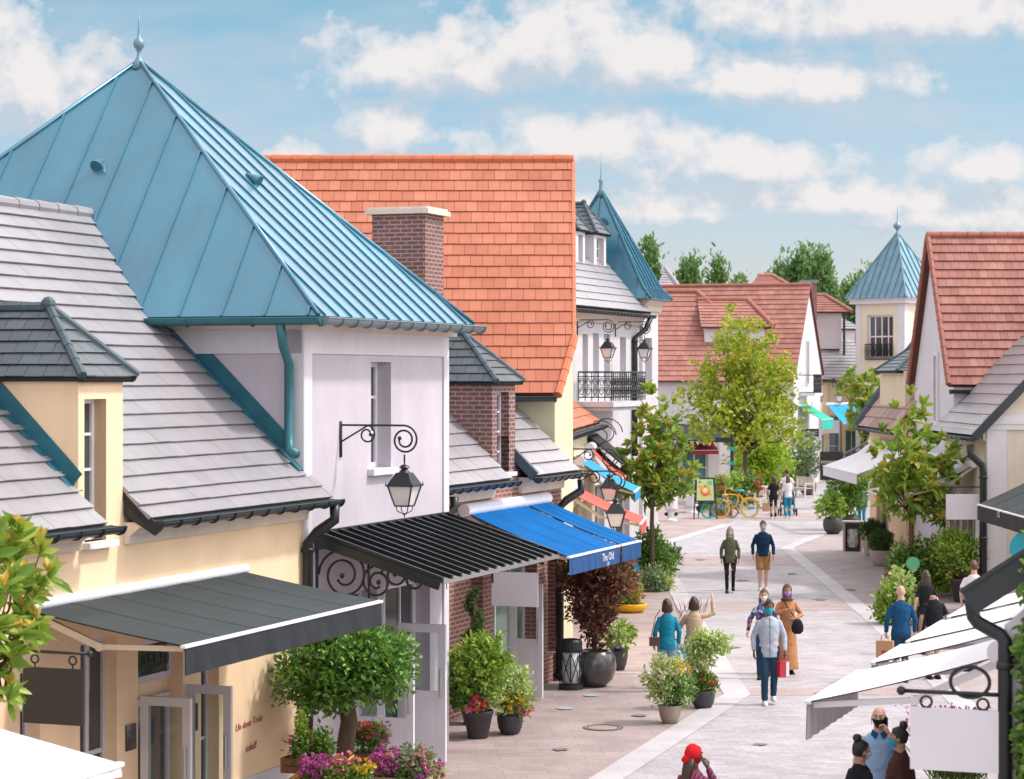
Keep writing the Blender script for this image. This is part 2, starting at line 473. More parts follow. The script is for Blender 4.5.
plain('teal_pipe', (.04, .16, .19), .45, .12, 3.0, metal=.3)
plain('pale_zinc', (.17, .30, .37), .45, .12, 2.0, metal=.35, spec=.6)
plain('gutter_zinc', (.20, .25, .27), .4, .12, 3.0, metal=.5)
plain('black_iron', (.012, .015, .018), .42, .1, 6.0, spec=.5)
plain('dark_gutter', (.022, .030, .034), .38, .1, 3.0, metal=.1, spec=.6)
plain('slate_ridge', (.055, .085, .105), .5, .2, 5.0, spec=.5)
plain('dark_underlay', (.02, .022, .025), .9)
plain('red_underlay', (.10, .035, .022), .9)
plain('orange_ridge', (.58, .17, .08), .7, .12, 4.0)
plain('red_ridge', (.33, .12, .085), .7, .15, 4.0)
plain('charcoal_canvas', (.026, .035, .038), .8, .18, 2.2, stretch=(.25, 1, 1), bmp=.05, bscale=120)
plain('black_canvas', (.016, .020, .024), .8, .15, 3.0)
plain('blue_canvas', (.0004, .105, .33), .85, .12, 2.0, spec=.12, bmp=.05, bscale=40)
plain('navy_canvas', (.006, .065, .21), .75, .1, 2.0)
plain('cyan_canvas', (.01, .30, .55), .75, .08, 2.0)
plain('coral_canvas', (.72, .10, .07), .75, .08, 2.0)
plain('green_canvas', (.01, .42, .32), .75, .08, 2.0)
plain('crimson_canvas', (.42, .02, .05), .75, .08, 2.0)
plain('white_canvas', (.78, .76, .78), .75, .03, 2.0, bmp=.04, bscale=40)
plain('black_sheet', (.014, .020, .023), .38, .15, 2.0, metal=.2, spec=.6)
plain('sign_white', (.70, .69, .74), .5, .03, 2.0)
plain('sign_black', (.018, .019, .020), .55, .15, 2.0)
plain('glass', (.045, .055, .055), .06, .35, 1.2, spec=.8)
m_, n_, b_ = newmat('clear_glass'); b_.inputs['Base Color'].default_value = (.8, .85, .84, 1); b_.inputs['Roughness'].default_value = .04
t_ = n_.nodes.new('ShaderNodeBsdfTransparent'); t_.inputs[0].default_value = (.86, .9, .89, 1); x_ = n_.nodes.new('ShaderNodeMixShader'); f_ = n_.nodes.new('ShaderNodeFresnel'); f_.inputs[0].default_value = 1.6; g_ = n_.nodes.new('ShaderNodeBsdfGlossy'); g_.inputs['Roughness'].default_value = .04
n_.links.new(f_.outputs[0], x_.inputs[0]); n_.links.new(t_.outputs[0], x_.inputs[1]); n_.links.new(g_.outputs[0], x_.inputs[2]); n_.links.new(x_.outputs[0], n_.nodes['Material Output'].inputs[0]); MATS['clear_glass'] = m_
plain('green_glass', (.16, .24, .19), .08, .3, 1.0, spec=.8)
plain('teal_glass', (.10, .22, .24), .08, .3, 1.0, spec=.8)
plain('lamp_glass', (.86, .82, .80), .3, .03, 6.0, spec=.6)
plain('warm_interior', (.30, .20, .12), .6, .4, 1.6)
plain('bark', (.11, .075, .05), .9, .3, 9.0, bmp=.6, bscale=25, stretch=(1, 1, .25))
plain('pale_bark', (.20, .15, .10), .9, .3, 9.0, bmp=.5, bscale=25, stretch=(1, 1, .25))
plain('soil', (.035, .022, .015), .95, .3, 12)
plain('charcoal_pot', (.045, .045, .05), .55, .12, 3.0, spec=.5)
plain('glazed_pot', (.055, .052, .05), .25, .15, 2.0, spec=.7, coat=.4)
plain('taupe_pot', (.34, .27, .22), .7, .1, 3.0)
plain('stone_pot', (.47, .38, .33), .7, .08, 3.0)
plain('basket_wood', (.22, .11, .05), .8, .25, 6, stretch=(.2, 1, 1), bmp=.2)
plain('wicker', (.40, .30, .19), .8, .3, 40, bmp=.3, bscale=70)
plain('yellow_paint', (.80, .42, .01), .4, .06, 3.0)
plain('teal_paint', (.01, .36, .44), .45, .06, 3.0)
plain('pink_paint', (.72, .36, .38), .5, .06, 3.0)
plain('bench_white', (.66, .58, .54), .6, .08, 6.0)
plain('scribble_red', (.42, .09, .11), .8, .1)
plain('sticker_blue', (.36, .48, .56), .6, .15, 5)
plain('manhole', (.34, .27, .23), .8, .2, 8.0)
plain('manhole_rim', (.10, .07, .06), .7, .2, 8.0)
plain('rubber', (.02, .02, .022), .8)
plain('steel', (.45, .45, .46), .35, .05, metal=.8)
plain('clear_bag', (.50, .52, .54), .2, .6, 9.0, spec=.8)
plain('kraft_paper', (.45, .27, .14), .8, .08, 4)
plain('red_paper', (.50, .02, .05), .7, .08, 4)
plain('navy_post', (.012, .022, .034), .5, .1)
plain('green_sign', (.13, .50, .27), .55, .08, 5)
plain('beige_metal', (.60, .50, .38), .5, .06, 3)
plain('gold_wall', (.60, .40, .10), .8, .1, 2)
island('slate_tiles', [(0, (.28, .262, .282)), (1, (.308, .286, .306))], .42, .9, bmp=.12, wear=.13, coat=.35)
island('shaded_dormer_tiles', [(0, (.034, .052, .064)), (.5, (.044, .064, .077)), (1, (.06, .08, .092))], .5, .5, bmp=.12, wear=.16, coat=.35)  # roof slate again, its colour darkened for the shade on viewer-facing dormer slopes
island('orange_tiles', [(0, (.46, .155, .092)), (.5, (.505, .178, .107)), (1, (.54, .20, .125))], .75, .3, bmp=.12, wear=.12)
island('red_tiles', [(0, (.34, .145, .12)), (.3, (.38, .165, .135)), (.75, (.41, .185, .15)), (1, (.43, .205, .17))], .75, .3, bmp=.12, wear=.18)
island('pink_tiles', [(0, (.36, .20, .17)), (.6, (.42, .25, .21)), (1, (.48, .31, .27))], .6, .5, bmp=.12, wear=.15)
brickmat('brick_red', (.30, .105, .075), (.22, .075, .06), (.40, .33, .29), .22, .075, .011)
brickmat('brick_dark', (.24, .10, .085), (.17, .075, .07), (.36, .29, .27), .22, .075, .012)
ROT = R(-3)
brickmat('pave_beige', (.42, .33, .315), (.36, .28, .27), (.30, .23, .215), .62, .30, .006, 'Object', .75, ROT, stain=.28, var=.10, bmp=.2)
brickmat('pave_grey', (.46, .425, .445), (.36, .33, .35), (.32, .29, .32), .28, .16, .006, 'Object', .7, ROT, stain=.22, var=.10, bmp=.2)
brickmat('pave_pink', (.43, .335, .33), (.37, .28, .275), (.32, .245, .24), .42, .25, .006, 'Object', .75, ROT, stain=.18, var=.07, bmp=.15)
brickmat('pave_band', (.52, .49, .51), (.46, .43, .45), (.42, .39, .41), .8, .45, .006, 'Object', .7, ROT, stain=.14, var=.04, bmp=.1)
for k in ('teal_zinc',):
    b_ = M_ = MATS[k].node_tree.nodes['Principled BSDF']; b_.inputs['Coat Weight'].default_value = .62; b_.inputs['Coat IOR'].default_value = 2.2; b_.inputs['Coat Roughness'].default_value = .27
b_ = MATS['shaded_dormer_tiles'].node_tree.nodes['Principled BSDF']; b_.inputs['Coat IOR'].default_value = 2.2; b_.inputs['Coat Roughness'].default_value = .3
b_ = MATS['slate_tiles'].node_tree.nodes['Principled BSDF']; b_.inputs['Coat IOR'].default_value = 1.9; b_.inputs['Coat Roughness'].default_value = .42
# foliage
LF = dict(rough=.5, spec=.4, transl=.25)
island('leaf_magnolia', [(0, (.13, .25, .035)), (.5, (.22, .37, .05)), (.85, (.36, .48, .07)), (1, (.46, .44, .08))], rough=.4, spec=.45, transl=.35)
island('leaf_young', [(0, (.52, .27, .04)), (.5, (.66, .44, .06)), (1, (.60, .52, .10))], rough=.4, spec=.5, transl=.25)
island('leaf_citrus', [(0, (.06, .17, .03)), (.6, (.13, .31, .05)), (1, (.24, .44, .07))], rough=.35, spec=.55, transl=.2)
island('leaf_lime', [(0, (.19, .29, .025)), (.5, (.34, .44, .035)), (1, (.56, .54, .05))], transl=.3, rough=.55, spec=.3)
island('leaf_chartreuse', [(0, (0.216, 0.405, 0.027)), (.6, (0.378, 0.567, 0.041)), (1, (0.567, 0.675, 0.068))], transl=.3, rough=.55, spec=.3)
island('leaf_poplar', [(0, (0.081, 0.203, 0.068)), (.6, (0.149, 0.297, 0.101)), (1, (0.243, 0.378, 0.135))], transl=.25, rough=.5)
island('leaf_green', [(0, (0.054, 0.149, 0.027)), (.6, (0.121, 0.257, 0.041)), (1, (0.230, 0.365, 0.061))], transl=.2)
island('leaf_fresh', [(0, (0.149, 0.297, 0.041)), (.6, (0.270, 0.432, 0.054)), (1, (0.432, 0.540, 0.108))], transl=.25)
island('leaf_box', [(0, (0.047, 0.101, 0.027)), (.7, (0.088, 0.162, 0.041)), (1, (0.135, 0.216, 0.054))], transl=.1)
island('leaf_olive', [(0, (0.135, 0.230, 0.108)), (.6, (0.230, 0.324, 0.162)), (1, (0.351, 0.446, 0.243))], transl=.15)
island('leaf_maple', [(0, (0.115, 0.041, 0.038)), (.6, (0.216, 0.081, 0.068)), (1, (0.351, 0.135, 0.101))], transl=.25)
island('leaf_pale', [(0, (0.297, 0.432, 0.135)), (.6, (0.486, 0.608, 0.216)), (1, (0.702, 0.756, 0.378))], transl=.25)
island('petal_magenta', [(0, (.42, .03, .28)), (.6, (.58, .07, .42)), (1, (.65, .2, .5))], transl=.25)
island('petal_red', [(0, (.62, .02, .04)), (.6, (.72, .08, .10)), (1, (.75, .25, .28))], transl=.2)
island('petal_pink', [(0, (.62, .12, .22)), (.6, (.75, .25, .35)), (1, (.78, .45, .5))], transl=.2)
island('petal_yellow', [(0, (.68, .46, .02)), (1, (.75, .58, .10))], transl=.2)
island('petal_cream', [(0, (.70, .62, .36)), (1, (.74, .72, .6))], transl=.2)
island('petal_violet', [(0, (.24, .12, .50)), (1, (.42, .28, .66))], transl=.2)
island('grass_pink', [(0, (.40, .24, .22)), (1, (.58, .36, .40))], transl=.2)
for k in ('lamp_glass',):
    n_ = MATS[k].node_tree; t_ = n_.nodes.new('ShaderNodeBsdfTranslucent'); t_.inputs[0].default_value = (.95, .9, .88, 1); x_ = n_.nodes.new('ShaderNodeMixShader'); x_.inputs[0].default_value = .12
    n_.links.new(n_.nodes['Principled BSDF'].outputs[0], x_.inputs[1]); n_.links.new(t_.outputs[0], x_.inputs[2]); n_.links.new(x_.outputs[0], n_.nodes['Material Output'].inputs[0])
M = MATS

# ------------------------------------------------------------------ sun, sky with clouds, camera
SUN_EL, SUN_AZ = R(52), R(0)      # azimuth measured from +X towards +Y
Ld = V((math.cos(SUN_EL) * math.cos(SUN_AZ), math.cos(SUN_EL) * math.sin(SUN_AZ), math.sin(SUN_EL)))
sl = bpy.data.lights.new('sun', 'SUN'); sl.energy = 2.6; sl.angle = R(5); sl.color = (1, .955, .90)
so = bpy.data.objects.new('sun', sl); COL.objects.link(so); so.rotation_euler = Ld.to_track_quat('Z', 'Y').to_euler(); so.location = (20, 0, 40)

wd = bpy.data.worlds.new('World'); sc.world = wd; wd.use_nodes = True
nt = wd.node_tree; bg = nt.nodes['Background']; bg.inputs[1].default_value = .15
sky = nt.nodes.new('ShaderNodeTexSky'); sky.sky_type = 'NISHITA'; sky.sun_disc = False
sky.sun_elevation = SUN_EL; sky.sun_rotation = math.atan2(Ld.x, Ld.y); sky.air_density = 1.0; sky.dust_density = .8; sky.ozone_density = 3.0
VC = 8.5
tc = nt.nodes.new('ShaderNodeTexCoord')
def vm(op, a, b=None):
    n = nt.nodes.new('ShaderNodeVectorMath'); n.operation = op
    for k, x in enumerate((a, b)):
        if x is None: continue
        if hasattr(x, 'is_linked'): nt.links.new(x, n.inputs[k])
        else: n.inputs[k].default_value = x
    return n.outputs['Value'] if op in ('LENGTH', 'DOT_PRODUCT') else n.outputs[0]
def mt(op, a, b=0.0, clamp=False):
    n = nt.nodes.new('ShaderNodeMath'); n.operation = op; n.use_clamp = clamp
    for k, x in enumerate((a, b)):
        if hasattr(x, 'is_linked'): nt.links.new(x, n.inputs[k])
        else: n.inputs[k].default_value = x
    return n.outputs[0]
sep = nt.nodes.new('ShaderNodeSeparateXYZ'); nt.links.new(tc.outputs['Generated'], sep.inputs[0])
yy = mt('MAXIMUM', sep.outputs[1], .02)
cmb = nt.nodes.new('ShaderNodeCombineXYZ')
nt.links.new(mt('DIVIDE', sep.outputs[0], yy), cmb.inputs[0]); nt.links.new(mt('DIVIDE', sep.outputs[2], yy), cmb.inputs[1])
q = cmb.outputs[0]                      # a direction as tangent of azimuth / elevation (metres at one metre)
CL = [  # cloud banks: direction (as picture column / row), half width, half height, weight
    (30, 98, 105, 66, 1.0), (-40, 70, 90, 80, 1.0), (440, 70, 130, 44, 1.0), (560, 52, 130, 62, 1.1), (640, 66, 80, 50, 1.0), (880, 18, 240, 46, 1.0),
    (775, 84, 150, 34, 1.0), (385, 136, 52, 36, .95), (590, 146, 125, 40, 1.0), (745, 168, 110, 32, .95), (985, 168, 60, 28, .9),
    (850, 202, 220, 24, .8), (290, 160, 36, 18, .8), (620, 214, 140, 22, .7), (980, 222, 120, 18, .6), (1250, 60, 150, 60, 1), (-400, 120, 200, 60, 1), (1600, 130, 250, 60, 1)]
def bank(qq):
    best = None
    for (px, py, rx, ry, wt) in CL:
        c = ((px - CX) / FP, (HZ - py) / FP, 0)
        dlt = vm('MULTIPLY', vm('SUBTRACT', qq, c), (FP / rx, FP / ry, 0))
        s3 = nt.nodes.new('ShaderNodeSeparateXYZ'); nt.links.new(dlt, s3.inputs[0]); c3 = nt.nodes.new('ShaderNodeCombineXYZ')
        nt.links.new(s3.outputs[0], c3.inputs[0]); nt.links.new(mt('MAXIMUM', s3.outputs[1], mt('MULTIPLY', s3.outputs[1], -1.7)), c3.inputs[1])
        k = mt('MULTIPLY', mt('SUBTRACT', 1.0, vm('LENGTH', c3.outputs[0])), wt)
        best = k if best is None else mt('MAXIMUM', best, k)
    return best
def wnoise(scale, vec, detail=7, rough=.6, sx=(1, 1.7, 1), shift=(0, 0, 0)):
    mp = nt.nodes.new('ShaderNodeMapping'); mp.inputs['Scale'].default_value = sx; mp.inputs['Location'].default_value = shift
    n = nt.nodes.new('ShaderNodeTexNoise'); n.inputs['Scale'].default_value = scale; n.inputs['Detail'].default_value = detail; n.inputs['Roughness'].default_value = rough
    nt.links.new(vec, mp.inputs[0]); nt.links.new(mp.outputs[0], n.inputs['Vector']); return n.outputs[0]
def density(qq):
    n = mt('ADD', mt('MULTIPLY', mt('SUBTRACT', wnoise(54, qq, 8, .56, (1, 1, 1)), .5), 2.3), mt('MULTIPLY', mt('SUBTRACT', wnoise(95, qq, 5, .6), .5), .5))
    return mt('ADD', mt('MULTIPLY', mt('ADD', bank(qq), .16), 1.0), n)
dens = density(q); dup = density(vm('ADD', q, (.004, .013, 0)))
mask = mt('MULTIPLY', ramp(nt, dens, [(-.04, 0), (.20, .48), (.66, 1)]), .92)
lit = mt('ADD', .42, mt('MULTIPLY', mt('SUBTRACT', dens, dup), .85))
cfac = ramp(nt, lit, [(.10, (3.5, 3.85, 4.35)), (.42, (4.6, 4.6, 4.8)), (.8, (5.5, 5.2, 5.12))])
tint = ramp(nt, sep.outputs[2], [(.0, (1.02, .93, 1.02)), (.05, (.88, .835, .92)), (.16, (.66, .82, .78))])
clear = mixc(nt, 1.0, sky.outputs[0], tint, 'MULTIPLY')
veil = mt('MULTIPLY', ramp(nt, wnoise(9, q, 5, .6, (1, 3, 1)), [(.38, 0), (.70, 1)]), .5)     # thin high veil
clear = mixc(nt, veil, clear, (4.1, 4.15, 4.35))
# unseen cloud added overhead and behind the viewer as fill light, brighter sunward
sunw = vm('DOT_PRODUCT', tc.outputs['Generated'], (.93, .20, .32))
vault_fill = ramp(nt, mt('ADD', .5, mt('MULTIPLY', sunw, .5)), [(.2, (8.0, 8.0, 8.3)), (.62, (9.5, 9.2, 9.4)), (1, (21, 20, 19.6))])
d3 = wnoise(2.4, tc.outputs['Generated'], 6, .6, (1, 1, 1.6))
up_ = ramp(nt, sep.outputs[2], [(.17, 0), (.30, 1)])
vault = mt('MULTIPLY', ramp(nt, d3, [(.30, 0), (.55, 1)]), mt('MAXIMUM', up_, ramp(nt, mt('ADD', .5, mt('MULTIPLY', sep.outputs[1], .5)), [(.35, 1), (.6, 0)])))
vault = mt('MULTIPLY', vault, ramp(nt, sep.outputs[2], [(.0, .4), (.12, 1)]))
nt.links.new(mixc(nt, mt('MULTIPLY', vault, .95), mixc(nt, mask, clear, cfac), vault_fill), bg.inputs[0])

cam = bpy.data.cameras.new('camera'); co = bpy.data.objects.new('camera', cam); COL.objects.link(co)
co.location = (0, 0, CH); co.rotation_euler = (R(90), 0, 0)
cam.sensor_width = 36; cam.lens = FP / 1024 * 36; cam.shift_y = -(389.5 - HZ) / 1024; cam.clip_end = 3000; cam.clip_start = .3
cam.dof.use_dof = True; cam.dof.focus_distance = 36; cam.dof.aperture_fstop = 4.0
sc.camera = co
sc.view_settings.view_transform = 'Standard'; sc.view_settings.look = 'None'; sc.view_settings.exposure = 0.16; sc.view_settings.gamma = 1
sc.render.engine = 'CYCLES'; sc.cycles.use_denoising = True; sc.cycles.max_bounces = 6; sc.cycles.diffuse_bounces = 3; sc.cycles.glossy_bounces = 3
sc.cycles.transmission_bounces = 3; sc.cycles.transparent_max_bounces = 6; sc.cycles.caustics_reflective = False; sc.cycles.caustics_refractive = False

# ------------------------------------------------------------------ ground
def sheet(name, pts, mat, z):
    m = MB(); m.poly([(p.x, p.y, z) for p in pts]); o = m.build(name, mat, None, uv=False); tag(o, kind='structure'); return o
def flat(pts_px): return [G(*p) for p in pts_px]
def strip(name, px, wd_, mat, z):
    p = flat(px); L, Rr = [], []
    for i in range(len(p)):
        a, b = p[max(i-1, 0)], p[min(i+1, len(p)-1)]; t = (b - a).normalized(); nrm = V((-t.y, t.x, 0))
        t0 = (p[i] - p[i-1]).normalized() if i else t
        k = wd_ / 2 / max(.5, abs(t.dot(t0)))
        L.append(p[i] + nrm * k); Rr.append(p[i] - nrm * k)
    m = MB()
    for i in range(len(p) - 1): m.poly([(x.x, x.y, z) for x in (L[i], Rr[i], Rr[i+1], L[i+1])])
    o = m.build(name, mat, None, uv=False); tag(o, kind='structure')
brickmat('pave_taupe', (.40, .335, .335), (.345, .285, .285), (.29, .23, .23), .62, .30, .006, 'Object', .75, ROT, stain=.2, var=.07, bmp=.15)
m = MB(); m.poly([(-600, -60, 0), (600, -60, 0), (600, 1200, 0), (-600, 1200, 0)]); tag(m.build('pavement', M['pave_beige'], None, uv=False), kind='structure')
LB = [(300, 1040), (607, 779), (737, 695), (716, 661), (677, 590), (655, 546), (728, 524.5)]
RB = [(1250, 950), (960, 702), (872, 618), (787, 548), (823, 533.5)]
sheet('street', flat(LB + [(752, 508), (785, 484), (840, 484), (862, 505)] + RB[::-1]), M['pave_grey'], .004)
sheet('side_pavement', flat([(1250, 950), (960, 702), (872, 618), (787, 548), (823, 533.5), (866, 503), (905, 500), (1100, 530), (2600, 700)]), M['pave_taupe'], .0035)
for ya, yb, xa, xb in ((602, 611, 686, 862), (556.5, 566, 661, 798), (688, 695.5, 742, 935), (513, 520.5, 742, 845)):
    f = lambda y, pl: next((p[0] + (q_[0]-p[0])*(y-p[1])/(q_[1]-p[1]) for p, q_ in zip(pl, pl[1:]) if min(p[1], q_[1]) <= y <= max(p[1], q_[1])), None)
    sheet('paving_band', flat([(f(yb, LB) or xa, yb), (f(yb, RB) or xb, yb), (f(ya, RB) or xb, ya), (f(ya, LB) or xa, ya)]), M['pave_pink'], .008)
strip('paving_edge', LB, .46, M['pave_band'], .012)
strip('paving_edge', RB, .42, M['pave_band'], .012)
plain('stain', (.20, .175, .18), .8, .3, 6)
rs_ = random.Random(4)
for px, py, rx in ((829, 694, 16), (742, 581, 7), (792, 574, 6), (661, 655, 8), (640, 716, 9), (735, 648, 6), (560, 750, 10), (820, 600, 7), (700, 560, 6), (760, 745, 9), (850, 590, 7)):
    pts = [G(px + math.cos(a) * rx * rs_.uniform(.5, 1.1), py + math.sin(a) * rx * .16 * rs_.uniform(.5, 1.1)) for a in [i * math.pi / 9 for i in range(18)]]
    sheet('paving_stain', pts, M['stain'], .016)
strip('paving_edge', [(560, 672), (720, 675)], .16, M['pave_band'], .007)
# ------------------------------------------------------------------ shared pieces of street fittings
def downpipe(root, pts, r=.06, mat='black_iron', name='downpipe'):
    m = MB(); m.tube(pts, r, 10)
    for p, q_ in zip(pts, pts[1:]):
        p, q_ = V(p), V(q_)
        if abs(q_.z - p.z) > 1.2:
            n = int(abs(q_.z - p.z) / 1.3)
            for i in range(n + 1):
                c = p.lerp(q_, (i + .06) / (n + .12)); m.tube([c - Z * .03, c + Z * .03], r * 1.25, 10)
    return m.build(name, M[mat], root, smooth=True)

def awning(fr, label, u0, u1, w, zb, proj, zf, mat, valmat=None, val=.26, name='awning', group=None, box='white_frame', arms=True, boxr=.15, seams=4, trim='white_frame', split=None, arm='beige_metal', sag=.04):
    """fabric on a roller box; outward is -y of the frame"""
    um = (u0 + u1) / 2
    t = thing(name, label, 'awning', fr, (um, w, zf - val), group)
    m = MB(); m.tube([(u0 - .05, w - boxr, zb), (u1 + .05, w - boxr, zb)], boxr, 18, up=(0, 0, 1)); m.box(u0, u1, w - boxr, w - .004, zb - boxr * .7, zb + boxr * .7)
    m.build('housing', M[box], t)
    yb, yf = w - boxr * 1.3, w - proj
    parts = [(u0 + .04, u1 - .04)] if not split else [(u0 + .04, u0 + (u1 - u0) * split - .09), (u0 + (u1 - u0) * split + .05, u1 - .04)]
    m = MB()
    for a, b in parts:
        N, K = 8, 12; rows = []
        for i in range(N + 1):
            k = i / N; y = yb + (yf - yb) * k; z = zb - boxr * .4 + (zf - zb + boxr * .4) * k - sag * math.sin(math.pi * k)
            rows.append([(a + (b - a) * j / K, y, z - .008 * math.sin(math.pi * 6 * j / K) ** 2) for j in range(K + 1)])
        vs = [p for r_ in rows for p in r_]; fs = [(i*(K+1)+j, i*(K+1)+j+1, (i+1)*(K+1)+j+1, (i+1)*(K+1)+j) for i in range(N) for j in range(K)]
        n0 = len(vs); vs2 = [(x, y, z - .012) for x, y, z in vs]
        m.add(vs + vs2, fs + [tuple(n0 + i for i in f[::-1]) for f in fs])
        for j in range(1, seams):
            x = a + (b - a) * j / seams
            m.tube([(x, rows[i][0][1], rows[i][0][2] + .001) for i in range(N + 1)], .004, 4)
    m.build('fabric', M[mat], t, smooth=False)
    m = MB()
    for a, b in parts:
        K = 24
        top = [(a + (b-a)*j/K, yf - .022 + .006*math.sin(j*1.7), zf - .03) for j in range(K+1)]
        bot = [(p[0], p[1] + .01*math.sin(j*2.3), zf - val) for j, p in enumerate(top)]
        vs = top + bot; n0 = len(vs); fs = [(j, j+1, K+2+j, K+1+j) for j in range(K)]
        m.add(vs + [(x, y + .008, z) for x, y, z in vs], fs + [tuple(n0 + i for i in f[::-1]) for f in fs])
    m.build('valance', M[valmat or mat], t)
    m = MB()
    for a, b in parts: m.box(a - .03, b + .03, yf - .034, yf + .02, zf - .026, zf + .004)
    m.build('front_rail', M[trim], t)
    if arms:
        for x in (u0 + .12, u1 - .12):
            m = MB(); e = (x, w - proj * .48, (zb + zf) / 2 - .22)
            m.bar((x, w - boxr, zb - boxr * .9), e, .05, .07); m.bar(e, (x, yf + .03, zf - .04), .045, .055); m.tube([V(e) - V((.04, 0, 0)), V(e) + V((.04, 0, 0))], .045, 10)
            m.build('folding_arm', M[arm], t)
    return t

def lantern(root, x, y, ztop, s=1.0, nm='lantern'):
    """four sided tapered street lantern hanging from (x, y, ztop)"""
    m = MB(); H = .84 * s
    m.tube([(x, y, ztop), (x, y, ztop - .10*s)], .013*s, 8)
    m.lathe([(.02*s, -.10*s), (.06*s, -.115*s), (.085*s, -.15*s), (.05*s, -.17*s), (.07*s, -.20*s), (.10*s, -.235*s)], (x, y, ztop), 16)
    def sq(a, z): return [(x + i*a*s, y + j*a*s, ztop + z*s) for i, j in ((-1,-1),(1,-1),(1,1),(-1,1))]
    def fr_(a0, z0, a1, z1):
        A, B = sq(a0, z0), sq(a1, z1); m.add(A + B, [(0,1,5,4),(1,2,6,5),(2,3,7,6),(3,0,4,7),(3,2,1,0),(4,5,6,7)])
    fr_(.215, -.425, .105, -.23); fr_(.235, -.445, .235, -.425); fr_(.125, -.77, .125, -.75)
    A, B = sq(.205, -.44), sq(.118, -.76)
    for p, q_ in zip(A, B): m.bar(p, q_, .02*s, .02*s)
    for p in sq(.225, -.425): m.tube([p, (p[0], p[1], p[2] + .05*s)], [.012*s, .003*s], 6)
    for p in sq(.1, -.77): m.tube([p, (x + (p[0]-x)*.9, y + (p[1]-y)*.9, ztop - .84*s), (x, y, ztop - .90*s)], .008*s, 5)
    m.tube([(x, y, ztop - .88*s), (x, y, ztop - .95*s)], [.02*s, .004*s], 8)
    fr = m.build(nm, M['black_iron'], root)
    g = MB(); A, B = sq(.192, -.447), sq(.108, -.748); g.add(A + B, [(0,4,5,1),(1,5,6,2),(2,6,7,3),(3,7,4,0),(0,1,2,3),(7,6,5,4)])
    g.build('lamp_glass', M['lamp_glass'], fr)

def wall_lamp(fr, label, u, z, arm=1.05, s=1.0, w=0.0, group=None):
    t = thing('wall_lamp', label, 'wall lamp', fr, (u, w, z), group)
    m = MB(); o = lambda y, dz: (u, w - y * s, z + dz * s)
    m.box(u - .025*s, u + .025*s, w - .03*s, w - .003, z - .52*s, z + .06*s)
    R_ = .23; cx = arm / s - R_ * .55
    pts = [(cx + math.sin(a)*R_*(1 - .62*k), -R_ + math.cos(a)*R_*(1 - .62*k)*1.0) for k, a in [(i/40, i/40*math.pi*3.6) for i in range(41)]]
    m.tube([o(.02, 0), o(cx * .6, 0), o(cx, 0)] + [o(a, b) for a, b in pts[1:]], .017*s, 7)
    m.ell(o(*pts[-1]), .035*s, .035*s, .035*s, 8, 6)
    R2 = .15; c2 = cx * .42
    pts2 = [(c2 + math.sin(a)*R2*(1-.6*k), -R2 + math.cos(a)*R2*(1-.6*k)) for k, a in [(i/30, i/30*math.pi*2.5) for i in range(31)]]
    m.tube([o(.02, -.27), o(c2, -.012)] + [o(a, b) for a, b in pts2[1:]], .015*s, 7)
    m.ell(o(*pts2[-1]), .03*s, .03*s, .03*s, 8, 6)
    m.tube([o(cx, -2*R_ + .0), o(cx, -2*R_ - .12)], .015*s, 7)
    m.build('bracket', M['black_iron'], t, smooth=True)
    lantern(t, u, w - cx * s, z - (2*R_ + .06) * s, s)
    return t

def hang_sign(fr, label, u, w0, w1, ztop, h, mat, bracket_z=None, name='hanging_sign', txt=None, bar0=None, wall=0.0):
    """board hung square to the facade under an iron arm; u = place along the facade"""
    t = thing(name, label, 'sign', fr, (u, (w0 + w1) / 2, ztop - h))
    m = MB(); m.box(u - .02, u + .02, w0, w1, ztop - h, ztop); m.build('board', M[mat], t)
    bz = bracket_z or ztop + .16
    m = MB(); m.tube([(u, wall - .003, bz), (u, min(w0, w1) - .06, bz)], .016, 8); m.ell((u, min(w0, w1) - .07, bz), .035, .035, .035, 10, 7)
    for k in (.18, .82):
        y = w0 + (w1 - w0) * k
        m.tube([(u, y + math.cos(a)*.042, bz - .075 + math.sin(a)*.042) for a in [i*math.pi/7 for i in range(15)]], .010, 6)
        m.tube([(u, y, bz - .115), (u, y, ztop - .006)], .009, 6)
    m.build('bracket', M['black_iron'], t, smooth=True)
    return t

def cornice(mb, u0, u1, w, z, h=.2, d=.18):
    prof = [(0, -h), (-d*.25, -h), (-d*.3, -h*.6), (-d*.75, -h*.25), (-d, -h*.2), (-d, 0), (0, 0)]
    mb.prism([(u0, w - .003 + y, z + zz) for y, zz in prof], (u1 - u0, 0, 0))

